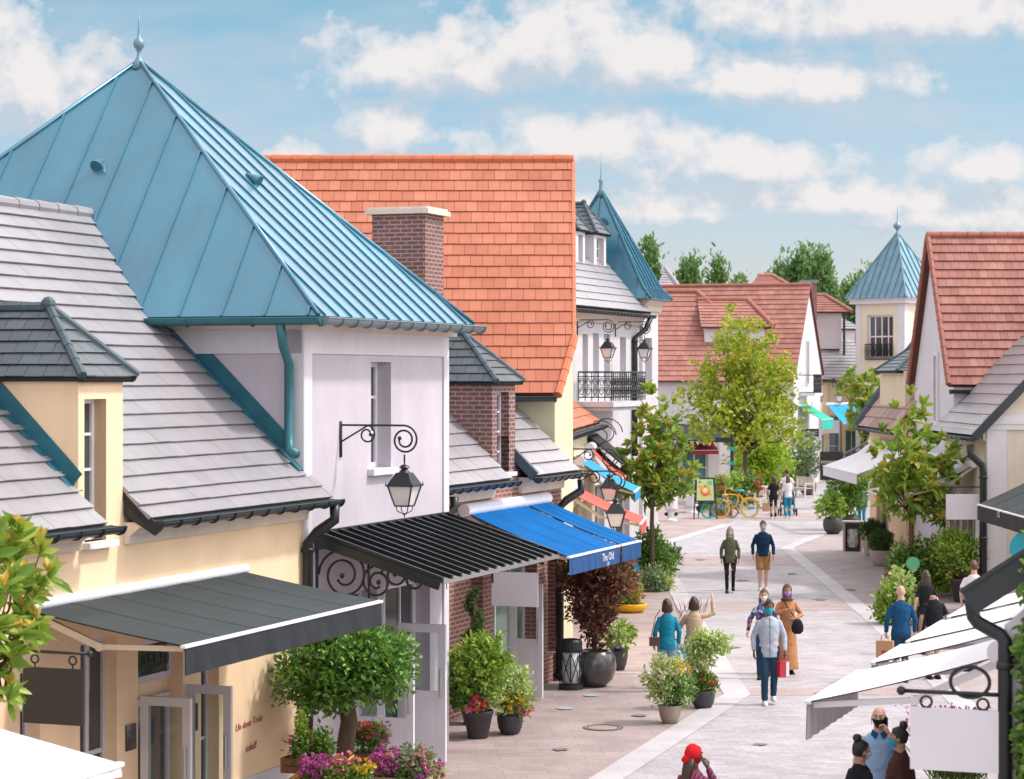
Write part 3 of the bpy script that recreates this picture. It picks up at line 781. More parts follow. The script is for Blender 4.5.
def gable_house(name, label, fr, u0, u1, w0, w1, ze, zr, axis, wallmat, tiles, under, ridge, tw=.24, rowh=.3, ov=.12, oh=.3, seed=1, ops=(), cat='house', ridge_r=.11, sides=True, skip=(), gut=None, verge=None, base=None, off=(0, 0, 0), th=.028):
    """axis 'w': ridge runs into the plot (gable to the street); axis 'u': ridge runs along the street"""
    t = thing(name, label, cat, fr, (u0, w0, 0))
    m = MB(); um, wm = (u0 + u1) / 2, (w0 + w1) / 2
    wall_open(m, u0, u1, 0, ze, w0, ops)
    if axis == 'w':
        m.poly([(u0, w0, ze), (u1, w0, ze), (um, w0, zr)]); m.poly([(u1, w1, 0), (u0, w1, 0), (u0, w1, ze), (um, w1, zr), (u1, w1, ze)])
        m.poly([(u0, w1, 0), (u0, w0, 0), (u0, w0, ze), (u0, w1, ze)]); m.poly([(u1, w0, 0), (u1, w1, 0), (u1, w1, ze), (u1, w0, ze)])
    else:
        m.poly([(u1, w1, 0), (u0, w1, 0), (u0, w1, ze), (u1, w1, ze)])
        for u in (u0, u1): m.poly([(u, w0, 0), (u, w1, 0), (u, w1, ze), (u, wm, zr), (u, w0, ze)])
    m.build('wall', M[wallmat], t)
    k = (zr - ze) / ((u1 - u0) / 2 if axis == 'w' else (w1 - w0) / 2); lz = ze - oh * k
    m = MB(); up = .05
    if axis == 'w':
        A = [(u0 - oh, w0 - ov, lz + up), (um, w0 - ov, zr + up), (um, w1, zr + up), (u0 - oh, w1, lz + up)]
        B = [(u1 + oh, w0 - ov, lz + up), (um, w0 - ov, zr + up), (um, w1, zr + up), (u1 + oh, w1, lz + up)]
        e0, e1 = (um, w0 - ov - .02, zr + up + .02), (um, w1, zr + up + .02)
    else:
        A = [(u0 - ov, w0 - oh, lz + up), (u0 - ov, wm, zr + up), (u1 + ov, wm, zr + up), (u1 + ov, w0 - oh, lz + up)]
        B = [(u0 - ov, w1 + oh, lz + up), (u0 - ov, wm, zr + up), (u1 + ov, wm, zr + up), (u1 + ov, w1 + oh, lz + up)]
        e0, e1 = (u0 - ov, wm, zr + up + .02), (u1 + ov, wm, zr + up + .02)
    if 'A' not in skip: tile_roof(m, A, rowh, tw, th, seed=seed)
    if 'B' not in skip: tile_roof(m, B, rowh, tw, th, seed=seed + 1)
    rf = m.build('roof', [M[tiles], M[under]], t)
    m = MB(); ridge_tiles(m, e0, e1, ridge_r)
    if verge:
        vv = []
        for poly in (A, B):
            lowp, topp = V(poly[0]), V(poly[1])
            if axis == 'w': vv.append((lowp, topp))
            else: vv += [(lowp, topp), (V(poly[3]), V(poly[2]))]
        for p, q_ in vv: ridge_tiles(m, p + Z * .03, q_ + Z * .03, .075, .3, 7)
    m.build('ridge_tiles', M[ridge], rf)
    if gut:
        m = MB()
        if axis == 'u': gutter(m, (u0 - ov, w0 - oh - .05, lz), (u1 + ov, w0 - oh - .05, lz), .075, .5, out=(0, -1, 0))
        else:
            gutter(m, (u0 - oh - .05, w0, lz), (u0 - oh - .05, w1, lz), .075, .5, out=(-1, 0, 0)); gutter(m, (u1 + oh + .05, w0, lz), (u1 + oh + .05, w1, lz), .075, .5, out=(1, 0, 0))
        m.build('gutter', M[gut], t)
    return t

def hip_dormer(root, u0, u1, w, wback, ze, zr, hipw, wallmat, tiles, ridge, seed, z0, win=None, oh=.12, flash=None):
    """wall dormer: hipped roof running back into the slope, side walls and a tall casement"""
    um = (u0 + u1) / 2
    m = MB()
    if win: wall_open(m, u0, u1, z0, ze, w, [win], .22)
    else: m.poly([(u0, w, z0), (u1, w, z0), (u1, w, ze), (u0, w, ze)])
    for u in (u0, u1): m.poly([(u, w, z0), (u, wback, z0), (u, wback, ze), (u, w, ze)])
    d = m.build('dormer', M[wallmat], root)
    m = MB(); a, b, f = u0 - oh, u1 + oh, w - oh
    ap = (um, w + hipw, zr); bk = (um, wback, zr)
    tile_roof(m, [(a, f, ze), (a, wback, ze), bk, ap], .17, .24, .022, seed=seed)
    tile_roof(m, [(b, f, ze), (b, wback, ze), bk, ap], .17, .24, .022, seed=seed + 1)
    tile_roof(m, [(a, f, ze), (b, f, ze), ap], .17, .24, .022, seed=seed + 2)
    rf = m.build('dormer_roof', [M[tiles], M['dark_underlay']], d)
    m = MB(); ridge_tiles(m, ap, bk, .06, .3, 7)
    for c in (a, b): ridge_tiles(m, (c, f, ze + .015), (um, w + hipw, zr + .015), .052, .24, 7)
    m.ell((um, w + hipw, zr + .03), .085, .085, .09, 8, 6)
    m.build('dormer_ridge', M[ridge], d)
    if win:
        window(d, win[0], win[1], win[2], win[3], w + .2, 2, 4, .05, .03)
    return d

# ------------------------------------------------------------------ peach house, front left
FA = Frame(-2.73, 30.0, R(70)); SL = .97; ZE = 4.25
roofz = lambda w: ZE + SL * w
t = thing('shop_house', 'peach rendered corner shop under a pale grey tiled roof with dormer', 'house', FA, (-9.5, 0, 0))
ua, ub = FA.u(78), FA.u(122.5)
ops = [(FA.u(80), FA.u(117), .1, FA.z(90, 640)), (FA.u(138), FA.u(183, .0), 0, FA.z(150, 640)), (FA.u(20), FA.u(40), .1, FA.z(30, 668)), (FA.u(201), FA.u(219), 0, 2.3), (FA.u(84), FA.u(106), FA.z(95, 541), 5.42)]
m = MB(); wall_open(m, -9.5, -.02, .0, ZE - .02, 0, ops, .21)
m.poly([(-9.5, 0, 0), (-9.5, 7.4, 0), (-9.5, 7.4, ZE), (-9.5, 3.7, roofz(3.7)), (-9.5, 0, ZE)])
m.build('wall', M['peach_render'], t)
m = MB(); m.box(FA.u(219), -.012, -.035, -.003, 0, FA.z(290, 765)); m.box(FA.u(219), -.012, -.05, -.003, FA.z(290, 765), FA.z(290, 765) + .05); m.build('plinth', M['white_paint'], t)
m = MB(); wr = 3.62
tile_roof(m, [(-10, -.34, roofz(-.34)), (ua, -.34, roofz(-.34)), (ua, 2.2, roofz(2.2)), (-10, 2.2, roofz(2.2))], .236, .30, .036, gap=.002, seed=3)
tile_roof(m, [(ub, -.34, roofz(-.34)), (.16, -.34, roofz(-.34)), (.16, -.05, roofz(-.05)), (ub, -.05, roofz(-.05))], .236, .30, .036, gap=.002, seed=4)
tile_roof(m, [(ub, -.05, roofz(-.05)), (-.03, -.05, roofz(-.05)), (-.03, 2.2, roofz(2.2)), (ub, 2.2, roofz(2.2))], .236, .30, .036, gap=.002, seed=5)
tile_roof(m, [(-10, 2.2, roofz(2.2)), (.3, 2.2, roofz(2.2)), (1.0, wr, roofz(wr)), (-10, wr, roofz(wr))], .236, .30, .036, gap=.002, seed=6)
tile_roof(m, [(-10, 7.4, ZE), (0, 7.4, ZE), (0, wr, roofz(wr)), (-10, wr, roofz(wr))], .236, .30, .036, gap=.002, seed=7)
rf = m.build('roof', [M['slate_tiles'], M['dark_underlay']], t)
m = MB(); ridge_tiles(m, (-10, wr, roofz(wr) + .0), (.80, wr, roofz(wr) + .0), .095, .5); m.build('ridge_tiles', M['slate_tiles'], rf)
m = MB(); m.bar((-.02, -.02, roofz(0) + .03), (-.02, 2.15, roofz(2.15) + .03), .28, .03, up=(0, -SL, 1)); m.build('lead_flashing', M['teal_lead'], rf); m = MB(); m.bar((-.012, .16, roofz(.16) + .13), (-.012, 2.1, roofz(2.1) + .13), .012, .24)
m.build('lead_flashing', M['teal_lead'], rf); m = MB(); m.bar((ua - .02, .0, roofz(0) + .02), (ua - .02, 2.1, roofz(2.1) + .02), .22, .03, up=(0, -SL, 1)); m.bar((ua - .008, .02, roofz(0) + .13), (ua - .008, 1.5, roofz(1.5) + .13), .012, .22)
m.build('lead_flashing', M['teal_lead'], rf); m = MB(); m.bar((0.0, 2.15, roofz(2.15) + .07), (.93, wr, roofz(wr) + .07), .11, .03, up=(-.4, -SL, 1))
m.build('lead_flashing', M['teal_lead'], rf)
zg = roofz(-.38) + .02
for k, (a, b) in enumerate(((-10, ua + .16), (ub + .02, .22))):
    m = MB(); gutter(m, (a, -.41, zg), (b, -.41, zg), .085, .42, out=(0, -1, 0)); m.build('gutter', M['dark_gutter'], t)
    m = MB(); cornice(m, a, b - .2, 0, zg - .02, .24, .26); m.build('cornice', M['cornice_stone'], t)
m = MB(); m.prism([(ub + .005, -.5, zg - .08), (ub + .005, -.02, zg + .3), (ub + .005, -.02, zg + .06), (ub + .005, -.4, zg - .16)], (.03, 0, 0)); m.build('gutter_end', M['black_iron'], t)
downpipe(t, [(.1, -.41, zg - .06), (.1, -.41, zg - .26), (.02, -.2, zg - .42), (-.02, -.085, zg - .56), (-.02, -.085, .02)], .07)
hip_dormer(t, ua, ub, -.004, 2.3, 5.5, 6.27, .66, 'peach_render', 'shaded_dormer_tiles', 'slate_ridge', 20, ZE - .6, (FA.u(84), FA.u(106), FA.z(95, 541), FA.z(95, 399)), flash=True)
# glazing and doors under the awning
for o_ in (ops[0], ops[2]): window(t, o_[0], o_[1], o_[2], o_[3], .19, 2, 2, .07, .05, name='shop_window', mat='shop_frame', sill=False)
o_ = ops[1]; fr = window(t, o_[0], o_[1], FA.z(150, 685), o_[3], .19, 1, 1, .08, name='transom_window', mat='shop_frame', sill=False)
text_part('lettering', 'BILLIARD', M['sign_black'], fr, .26, ((o_[0] + o_[1]) / 2 - .1, .125, FA.z(150, 662, .15)), (1, 0, 0), (0, 0, 1))
fr = window(t, o_[0] + .05, o_[1] - .05, 0, FA.z(150, 700), .19, 2, 1, .08, name='shop_door', mat='shop_frame', sill=False)
window(t, ops[3][0], ops[3][1], 0, 2.3, .19, 1, 2, .07, name='shop_door', mat='shop_frame', sill=False)
def open_leaf(root, u, ln, h, w=0.0, mat='shop_frame', panel=0.0, fw=.11, z0=.03, glass='glass', handle=True):
    m = MB(); y0, y1 = w - .03, w - ln
    m.box(u - .025, u + .025, y0 - fw, y0, z0, h); m.box(u - .025, u + .025, y1, y1 + fw, z0, h)
    m.box(u - .024, u + .024, y1 + fw, y0 - fw, h - fw, h); m.box(u - .024, u + .024, y1 + fw, y0 - fw, z0, z0 + fw * 1.6)
    if panel:
        m.box(u - .018, u + .018, y1 + fw, y0 - fw, z0 + fw * 1.6, panel); m.box(u - .024, u + .024, y1 + fw, y0 - fw, panel, panel + .08)
        m.box(u - .023, u + .023, y1 + fw + .08, y0 - fw - .08, z0 + fw * 1.6 + .1, panel - .09)
    d = m.build('open_door', M[mat], root)
    g = MB(); g.box(u - .006, u + .006, y1 + fw - .01, y0 - fw + .01, (panel or z0 + fw) + .02, h - fw + .01); g.build('pane', M[glass], d)
    if handle:
        hb = MB(); hb.tube([(u - .06, y1 + fw * .5, .95), (u - .06, y1 + fw * .5, 1.35)], .015, 8)
        for zz in (.97, 1.33): hb.tube([(u - .06, y1 + fw * .5, zz), (u - .02, y1 + fw * .5, zz)], .01, 6)
        hb.build('handle', M['steel'], d)
    return d
open_leaf(t, FA.u(139), .66, FA.atu(165, 697, FA.u(139)).z, fw=.1, glass='clear_glass'); open_leaf(t, FA.u(185) - .02, .62, FA.atu(190, 684, FA.u(185)).z, fw=.1, glass='clear_glass')
# plaques and the writing on the wall
def plaque(label, fr, u0, u1, z0, z1, w, mat, th=.02):
    m = MB(); m.box(u0, u1, w - th, w - .004, z0, z1)
    o = m.build('wall_plaque', M[mat], None); o.rotation_euler = (0, 0, fr.rz)
    c = V(((u0 + u1) / 2, w, z0)); o.data.transform(Matrix.Translation(-c)); o.location = fr.wor(c); tag(o, label, 'plaque'); return o
plaque('small glass plaque on the peach pier beside the open shop door', FA, FA.u(125), FA.u(135), FA.z(130, 750), FA.z(130, 724), 0, 'glass')
plaque('small black plaque on the peach wall behind the open door leaves', FA, FA.u(190), FA.u(196.5), FA.z(193, 731), FA.z(193, 704), 0, 'sign_black')
for tx, px, py, s in (('Un deux Trois', 249, 723, .125), ('soleil!', 251, 747, .13)):
    p = FA.at(px, py, -.008); text_part('handwriting', tx, M['scribble_red'], t, s, p, (1, 0, .05), (0, 0, 1), .004, shear=.25)
# dark awning
p0, p1 = FA.at(30, 608, -.16), FA.at(256, 568, -.16)
zc = (p0.z + p1.z) / 2
q_ = FA.at(381, 601, -1.9); q0 = FA.at(186, 648, -1.9)
awning(FA, 'wide charcoal canvas awning with deep black valance on the peach shop', p0.x, q_.x, 0, zc, 1.9, q_.z + .01, 'charcoal_canvas', 'black_canvas', .30, boxr=.065, seams=6, sag=.012)
hang_sign(FA, 'blank square black sign hung beside the dark awning', FA.atu(47, 690, 0).x - 7.19, -.30, -.98, FA.atu(50, 668, -7.19).z, .56, 'sign_black')

# ------------------------------------------------------------------ lilac house with the big teal roof
LT = 5.12; ZT = 6.12
t = thing('tower_house', 'lilac rendered corner house under a big teal standing seam pyramid roof', 'house', FA, (0, 0, 0))
wo = (FA.u(371), FA.u(391), FA.z(380, 468), FA.z(380, 362))
so_ = [(FA.u(352), FA.u(377), .75, FA.z(365, 590)), (FA.u(384), FA.u(430), .0, FA.z(410, 582))]
m = MB(); wall_open(m, 0, LT, 0, ZT, 0, [wo] + so_, .3)
for u in (0, LT): m.poly([(u, 0, 0), (u, 8.2, 0), (u, 8.2, ZT), (u, 0, ZT)])
m.poly([(0, 8.2, 0), (LT, 8.2, 0), (LT, 8.2, ZT), (0, 8.2, ZT)])
m.build('wall', M['lilac_render'], t)
m = MB(); zp = FA.z(375, 355)
for a, b, c, d in ((.005, .23, 0, ZT), (LT - .2, LT - .005, 0, ZT), (.23, LT - .2, zp, ZT)): m.box(a, b, -.03, -.003, c, d)
m.box(-.03, -.003, .0, .22, 0, ZT); m.box(-.03, -.003, .0, 3, zp, ZT); m.box(-.03, -.003, .0, .0 - .03, 0, ZT)
m.build('white_banding', M['white_paint'], t)
m = MB(); cornice(m, -.2, LT + .2, 0, ZT + .16, .17, .28); m.prism([(-.003, 8.0, ZT - .01), (-.25, 8.0, ZT + .1), (-.25, 8.0, ZT + .16), (-.003, 8.0, ZT + .16)], (0, -8.0, 0)); m.build('cornice', M['cornice_stone'], t)
ov = .42; ze = ZT + .17; A = (-ov, -ov, ze); B = (LT + .04, -ov, ze)
WD = 8.1; C = (LT + .04, WD, ze); D = (-ov, WD, ze); AP = (LT / 2 - .05, (WD - ov) / 2 - .02, 10.12)
m = MB()
seam_roof(m, [A, B, AP], .42, .028, .02, start=.5); seam_roof(m, [D, A, AP], .62, .03, .02, start=.5); seam_roof(m, [B, C, AP], .6); seam_roof(m, [C, D, AP], .6)
rf = m.build('roof', M['teal_zinc'], t)
m = MB()
for c in (A, B, C, D): m.tube([V(c) + Z * .015, V(AP) + Z * .015], .032, 8)
m.build('hip_caps', M['teal_zinc'], rf, smooth=True)
m = MB(); m.lathe([(.12, -.12), (.07, .0), (.035, .07), (.028, .13), (.035, .16), (.075, .21), (.085, .26), (.07, .31), (.025, .35), (.02, .42), (.014, .5), (.004, .75)], AP, 16); m.build('finial', M['pale_zinc'], rf, smooth=True)
def roof_vent(root, p, out, s=.10):
    o = V(out).normalized(); m = MB(); p = V(p); x = o.cross(Z).normalized()
    m.tube([p - o * .12 + Z * .12, p + o * .05 + Z * .02, p + o * .08], [s * .2, s * .85, s * .95], 14); m.build('roof_vent', M['teal_zinc'], root)
def on_plane(fr, px, py, a, b, c):
    a, b, c = V(a), V(b), V(c); n = (b - a).cross(c - a); e = fr.loc((0, 0, CH)); d = fr.loc(P(px, py, 1)) - e
    return e + d * ((a - e).dot(n) / d.dot(n))
roof_vent(rf, on_plane(FA, 99, 167, D, A, AP), (-1, 0, 0)); roof_vent(rf, on_plane(FA, 254, 182, A, B, AP), (0, -1, 0))
m = MB(); gutter(m, (-ov - .05, -ov - .07, ze - .03), (LT + .1, -ov - .07, ze - .03), .095, .45, out=(0, -1, 0)); m.build('gutter', M['gutter_zinc'], t)
m = MB(); gutter(m, (-ov - .07, WD, ze - .03), (-ov - .07, -ov - .07, ze - .03), .095, .9, out=(-1, 0, 0)); m.build('gutter', M['teal_pipe'], t)
pp = FA.atu(289, 340, -.14)
downpipe(t, [(-ov - .07, pp.y - .04, ze - .1), (-ov + .05, pp.y - .03, ze - .4), (-.14, pp.y, ze - .62), (-.14, pp.y, 4.75), (-.22, pp.y - .05, 4.55), (-.3, pp.y - .18, 4.5)], .062, 'teal_pipe')
window(t, wo[0], wo[1], wo[2], wo[3], .26, 2, 3, .07, .04)
s_ = MB(); s_.box(wo[0] - .12, wo[1] + .06, -.1, .2, wo[2] - .09, wo[2] - .004); s_.build('sill', M['white_paint'], t)
window(t, *so_[0], .28, 2, 2, .08, name='shop_window', sill=True)
fr = window(t, *so_[1], .28, 3, 2, .09, name='shop_window', sill=False)
e_ = FA.atz(446, 764, 0); u_ = e_.x; zz = FA.atu(430, 624, u_).z
open_leaf(t, u_, -e_.y, zz, mat='white_frame', panel=.95, glass='clear_glass', fw=.12)
u_ = FA.at(414, 377, -.95).x; open_leaf(t, u_, .95, zz, mat='white_frame', panel=.8, fw=.11, glass='clear_glass')
wall_lamp(FA, 'black iron scroll bracket lantern on the lilac wall above the ribbed canopy', FA.u(340), FA.z(340, 425), 1.05, .84)
# ribbed black canopy on scroll brackets
uL, uR = FA.u(315), FA.u(446); zw = FA.z(380, 525); pr = 1.78; zfz = 2.86
t = thing('canopy', 'black ribbed metal canopy on curled iron brackets over the lilac shop doors', 'canopy', FA, ((uL + uR) / 2, 0, zfz))
m = MB(); a = (uL, -.02, zw); n_ = V((0, (zw - zfz), pr)).normalized()
m.prism([(uL, -.02, zw), (uR, -.02, zw), (uR, -pr, zfz), (uL, -pr, zfz)], V((0, 0, -.03)))
k = 14
for i in range(k + 1):
    x = uL + .03 + (uR - uL - .06) * i / k; m.bar((x, -.02, zw + .025), (x, -pr - .02, zfz + .025), .05, .055)
m.build('sheet', M['black_sheet'], t)
m = MB()
for x in (uL - .02, uR + .02): m.bar((x, -.01, zw - .07), (x, -pr, zfz - .06), .03, .12)
m.box(uL - .02, uR + .02, -.05, -.004, zw - .2, zw + .05)
m.build('frame', M['black_sheet'], t)
m = MB(); 
for i in range(k):
    x0, x1 = uL + .03 + (uR - uL - .06) * i / k, uL + .03 + (uR - uL - .06) * (i + 1) / k
    m.prism([(x0, -pr - .02, zfz - .045), (x1, -pr - .02, zfz - .045), (x1, -pr - .02, zfz + .0), ((x0+x1)/2 + .04, -pr - .02, zfz + .012), (x0, -pr - .02, zfz + .052)], (0, -.02, 0))
m.build('front_trim', M['steel'], t)
def scroll_bracket(root, u, zt, zb, drop=.62, ln=1.6):
    m = MB(); y = lambda a: -a
    def sp(cy, cz, r, turns, a0, sg=1, r1=.3):
        m.tube([(u, -(cy + math.cos(a0 + sg*k/40*turns*2*math.pi)*r*(1-(1-r1)*k/40)), cz + math.sin(a0 + sg*k/40*turns*2*math.pi)*r*(1-(1-r1)*k/40)) for k in range(41)], .017, 6)
    m.box(u - .02, u + .02, -.03, -.004, zt - drop - .5, zt)
    sp(.40, zt - .52, .36, 1.9, math.pi, -1); sp(.88, zt - .60, .22, 1.6, math.pi / 2, 1); sp(1.13, zt - .50, .19, 1.5, math.pi, -1); sp(1.42, zt - .56, .15, 1.4, math.pi * .3, 1)
    m.tube([(u, -.75, zt - .2), (u, -.77, zt - 1.0)], .017, 6)
    for cy, cz in ((.38, zt - .53), (.9, zt - .6), (1.13, zt - .49), (1.42, zt - .56)): m.ell((u, -cy, cz), .035, .035, .035, 8, 6)
    m.build('scroll_bracket', M['black_iron'], root, smooth=True)
scroll_bracket(t, uL + .03, zw, zfz); scroll_bracket(t, uR - .05, zw, zfz)

# ------------------------------------------------------------------ brick shop with the blue awning
w3 = .7; U0, U1 = LT + .02, 12.55
rz3 = lambda w: 4.12 + SL * (w - w3)
ud, ue = FA.u(492, w3), FA.u(515, w3)
t = thing('brick_shop', 'narrow brick shop with grey tiled roof, brick dormer and chimney', 'house', FA, (U0, w3, 0))
bo = [(FA.u(497, w3), FA.u(509, w3), FA.z(503, 472, w3), 4.5), (FA.u(470, w3), FA.u(483, w3), .6, 2.55), (FA.u(493, w3), FA.u(537, w3), 0, 2.45), (U1 - .8, U1 - .12, .5, 2.3)]
m = MB(); wall_open(m, U0, U1, 0, 4.05, w3, bo, .3); m.poly([(U1, w3, 0), (U1, 8, 0), (U1, 8, 4.05), (U1, 4.4, rz3(4.4)), (U1, w3, 4.05)]); m.build('wall', M['brick_red'], t)
for o_, nx in zip(bo[1:], (1, 3, 1)): window(t, *o_, w3 + .28, nx, 1, .08, name='shop_window', sill=False, glass='green_glass' if nx == 3 else 'glass')
m = MB()
for a, b, k in ((U0, ud, 31), (ue, U1 + .02, 33)):
    tile_roof(m, [(a, w3 - .34, rz3(w3 - .34)), (b, w3 - .34, rz3(w3 - .34)), (b, 2.9, rz3(2.9)), (a, 2.9, rz3(2.9))], .27, .36, .036, seed=k)
tile_roof(m, [(U0, 2.9, rz3(2.9)), (U1, 2.9, rz3(2.9)), (U1, 4.4, rz3(4.4)), (U0, 4.4, rz3(4.4))], .27, .36, .036, gap=.002, seed=35)
tile_roof(m, [(U0, 8.1, rz3(.7)), (U1, 8.1, rz3(.7)), (U1, 4.4, rz3(4.4)), (U0, 4.4, rz3(4.4))], .27, .36, .036, gap=.002, seed=36)
rf = m.build('roof', [M['slate_tiles'], M['dark_underlay']], t)
m = MB(); ridge_tiles(m, (U0, 4.4, rz3(4.4) + .03), (U1, 4.4, rz3(4.4) + .03), .12, .5); m.build('ridge_tiles', M['slate_ridge'], rf)
ga = FA.u(470, w3 - .35)
for a, b in ((U0 + .05, ud + .1), (ue + .02, U1 + .1)):
    m = MB(); gutter(m, (a, w3 - .41, rz3(w3 - .38) + .01), (b, w3 - .41, rz3(w3 - .38) + .01), .08, .36, out=(0, -1, 0)); m.build('gutter', M['dark_gutter'], t)
    m = MB(); cornice(m, a + .15, b - .15, w3, rz3(w3 - .38) + .01, .28, .26); m.build('cornice', M['cornice_stone'], t)
    m = MB(); m.bar((a - .0, w3 - .36, rz3(w3 - .36) + .03), (a - .0, 2.4, rz3(2.4) + .03), .10, .16); m.build('verge', M['slate_ridge'], rf)
zb_ = rz3(w3 - .38) - .12
downpipe(t, [(U0 + 1.0, w3 - .41, zb_), (U0 + 1.0, w3 - .41, zb_ - .18), (U0 + .72, w3 - .2, zb_ - .38), (U0 + .6, w3 - .09, zb_ - .55), (U0 + .6, w3 - .09, .02)], .075)
downpipe(t, [(U1 - .1, w3 - .41, zb_), (U1 - .1, w3 - .41, zb_ - .2), (U1 - .3, w3 - .2, zb_ - .36), (U1 - .36, w3 - .09, zb_ - .5), (U1 - .36, w3 - .09, .02)], .075)
hip_dormer(t, ud, ue, w3 - .004, 2.9, 5.42, 6.25, .75, 'brick_dark', 'shaded_dormer_tiles', 'slate_ridge', 40, 3.6, (FA.u(497, w3), FA.u(509, w3), FA.z(503, 472, w3), FA.z(503, 392, w3)))
c0 = FA.at(373, 260, 4.4); 
uc = 11.4; wa, wb = FA.atu(441, 260, uc - .4).y, FA.atu(372, 260, uc - .4).y
m = MB(); zt = FA.atu(405, 214, uc - .4).z; wc_ = FA.atu(425, 260, uc - .4).y
m.box(uc - .4, uc + .5, wc_, wb, 6.2, zt); ch = m.build('chimney', M['brick_dark'], rf)
m = MB(); m.box(uc - .5, uc + .6, wc_ - .1, wb + .1, zt + .003, zt + .09); m.box(uc - .46, uc + .56, wc_ - .06, wb + .06, zt + .093, zt + .13); m.build('chimney_cap', M['cream_stone'], ch)
b0, b1 = FA.at(468, 512, w3 - .16), FA.at(561, 495, w3 - .16)
f0, f1 = FA.at(571, 556, w3 - 1.85), FA.at(641, 540, w3 - 1.85)
aw = awning(FA, 'bright blue canvas awning with a white printed name on its navy valance', b0.x, f1.x - .05, w3, (b0.z + b1.z) / 2, 1.85, (f1.z + f0.z) / 2, 'blue_canvas', 'navy_canvas', .30, split=.70, boxr=.105, seams=3, sag=.02)
yt = w3 - 1.85 - .032; p = FA.at(607, 559, yt)
pt = FA.at(608, 559, yt)
text_part('lettering', 'The Old', M['sign_white'], aw, .19, (FA.u(608, yt), yt, FA.z(608, 557, yt)), (1, 0, 0), (0, 0, 1))
text_part('lettering', '- 19 -', M['sign_white'], aw, .10, (FA.u(608, yt), yt, FA.z(608, 564, yt)), (1, 0, 0), (0, 0, 1))
u_ = FA.u(546, w3); 
open_leaf(t, FA.atz(545, 700, 0).x, .62, FA.atu(545, 584, FA.atz(545, 700, 0).x).z, w3, 'white_frame', .95, glass='clear_glass')
us = FA.atz(508, 700, 0).x - 1.9
ys = [FA.atu(x, 590, us).y for x in (538, 492)]
hang_sign(FA, 'blank off-white board hung under the blue awning by the brick wall', us, ys[1], ys[0], FA.atu(508, 572, us).z, .55, 'sign_white', wall=w3)

# ------------------------------------------------------------------ house with the orange roof
FD = W0
X1, Y1 = .83, 42.3
t = thing('orange_roof_house', 'tall cream house with a steep orange tiled roof facing the viewer', 'house', W0, (-6, 42.3, 0))
e42 = lambda d: 5.2 + 1.16 * (d - 42.0)
YR = 46.0
def at_roof(px, py):
    dz = -(py - HZ) / FP; d = (CH - 5.2 + 1.16 * 42.0) / (1.16 - dz); return P(px, py, d)
kn = at_roof(573.5, 335); rg = P(572.5, 160, YR); rg.z = e42(YR); ev = at_roof(556.5, 393.5)
m = MB()
m.poly([(-8, 42.3, 0), (ev.x - .02, 42.3, 0), (ev.x - .02, 42.3, 5.35), (-8, 42.3, 5.35)])
m.poly([(ev.x - .02, 42.3, 0), (kn.x - .01, kn.y, 0), (kn.x - .01, kn.y, kn.z - .1), (ev.x - .02, 42.3, 5.35)])
m.poly([(kn.x - .01, kn.y, 0), (kn.x + .06, 49.5, 0), (kn.x + .06, 49.5, 5.3), (rg.x - .02, YR, rg.z - .1), (kn.x - .01, kn.y, kn.z - .1)])
m.poly([(kn.x + .06, 49.5, 0), (-8, 49.5, 0), (-8, 49.5, 5.3), (kn.x + .06, 49.5, 5.3)])
m.poly([(-8, 49.5, 0), (-8, 42.3, 0), (-8, 42.3, 5.35), (-8, YR, rg.z - .1), (-8, 49.5, 5.3)])
m.build('wall', M['cream_render'], t)
m = MB(); m.box(-8, ev.x - .04, 42.27, 42.297, 3.0, 5.2); m.build('shaded_render', M['cream_shade_render'], t)  # thin sheet painting the shade on the viewer-facing side of the cream wall
m = MB()
tile_roof(m, [(-8, kn.y, kn.z), (kn.x, kn.y, kn.z), (rg.x, YR, rg.z), (-8, YR, rg.z)], .285, .225, .026, seed=50)
tile_roof(m, [(-8, ev.y, ev.z), (ev.x, ev.y, ev.z), (kn.x, kn.y, kn.z), (-8, kn.y, kn.z)], .285, .225, .026, seed=51)
tile_roof(m, [(-8, 50, e42(42)), (rg.x, 50, e42(42)), (rg.x, YR, rg.z), (-8, YR, rg.z)], .285, .225, .026, seed=52)
rf = m.build('roof', [M['orange_tiles'], M['red_underlay']], t)
m = MB(); ridge_tiles(m, (-8, YR, rg.z + .02), (rg.x + .02, YR, rg.z + .02), .09, .4)
ridge_tiles(m, (ev.x + .02, ev.y, ev.z - .03), (kn.x + .02, kn.y, kn.z - .03), .085, .3, 7); ridge_tiles(m, (kn.x, kn.y, kn.z - .02), (rg.x, YR, rg.z - .02), .05, .3, 7)
m.build('ridge_tiles', M['orange_ridge'], rf)
m = MB(); gutter(m, (-8, ev.y - .08, ev.z - .06), (ev.x, ev.y - .08, ev.z - .06), .09, 1.2, out=(0, -1, 0)); m.build('gutter', M['dark_gutter'], t)

# ------------------------------------------------------------------ low shops with red and blue awnings
FS = Frame(.98, 50.0, R(84))
t = thing('low_shop', 'low cream shop behind the striped red and blue awnings', 'house', FS, (0, 0, 0))
m = MB(); wall_open(m, 0, 12, 0, 4.0, 0, [(1, 3, 0, 2.4), (4, 6, 0, 2.4), (7, 9, 0, 2.4)], .3); m.poly([(0, 0, 0), (0, 5, 0), (0, 5, 4), (0, 0, 4)]); m.poly([(12, 0, 0), (12, 5, 0), (12, 5, 4), (12, 0, 4)]); m.build('wall', M['cream_render'], t)
for a in (1, 4, 7): window(t, a, a + 2, 0, 2.4, .28, 2, 1, .08, name='shop_window', sill=False)
m = MB(); tile_roof(m, [(-.3, -.16, 4.3), (12, -.16, 4.3), (12, 3, 6.6), (-.3, 3, 6.6)], .33, .3, seed=60); rf = m.build('roof', [M['orange_tiles'], M['red_underlay']], t)
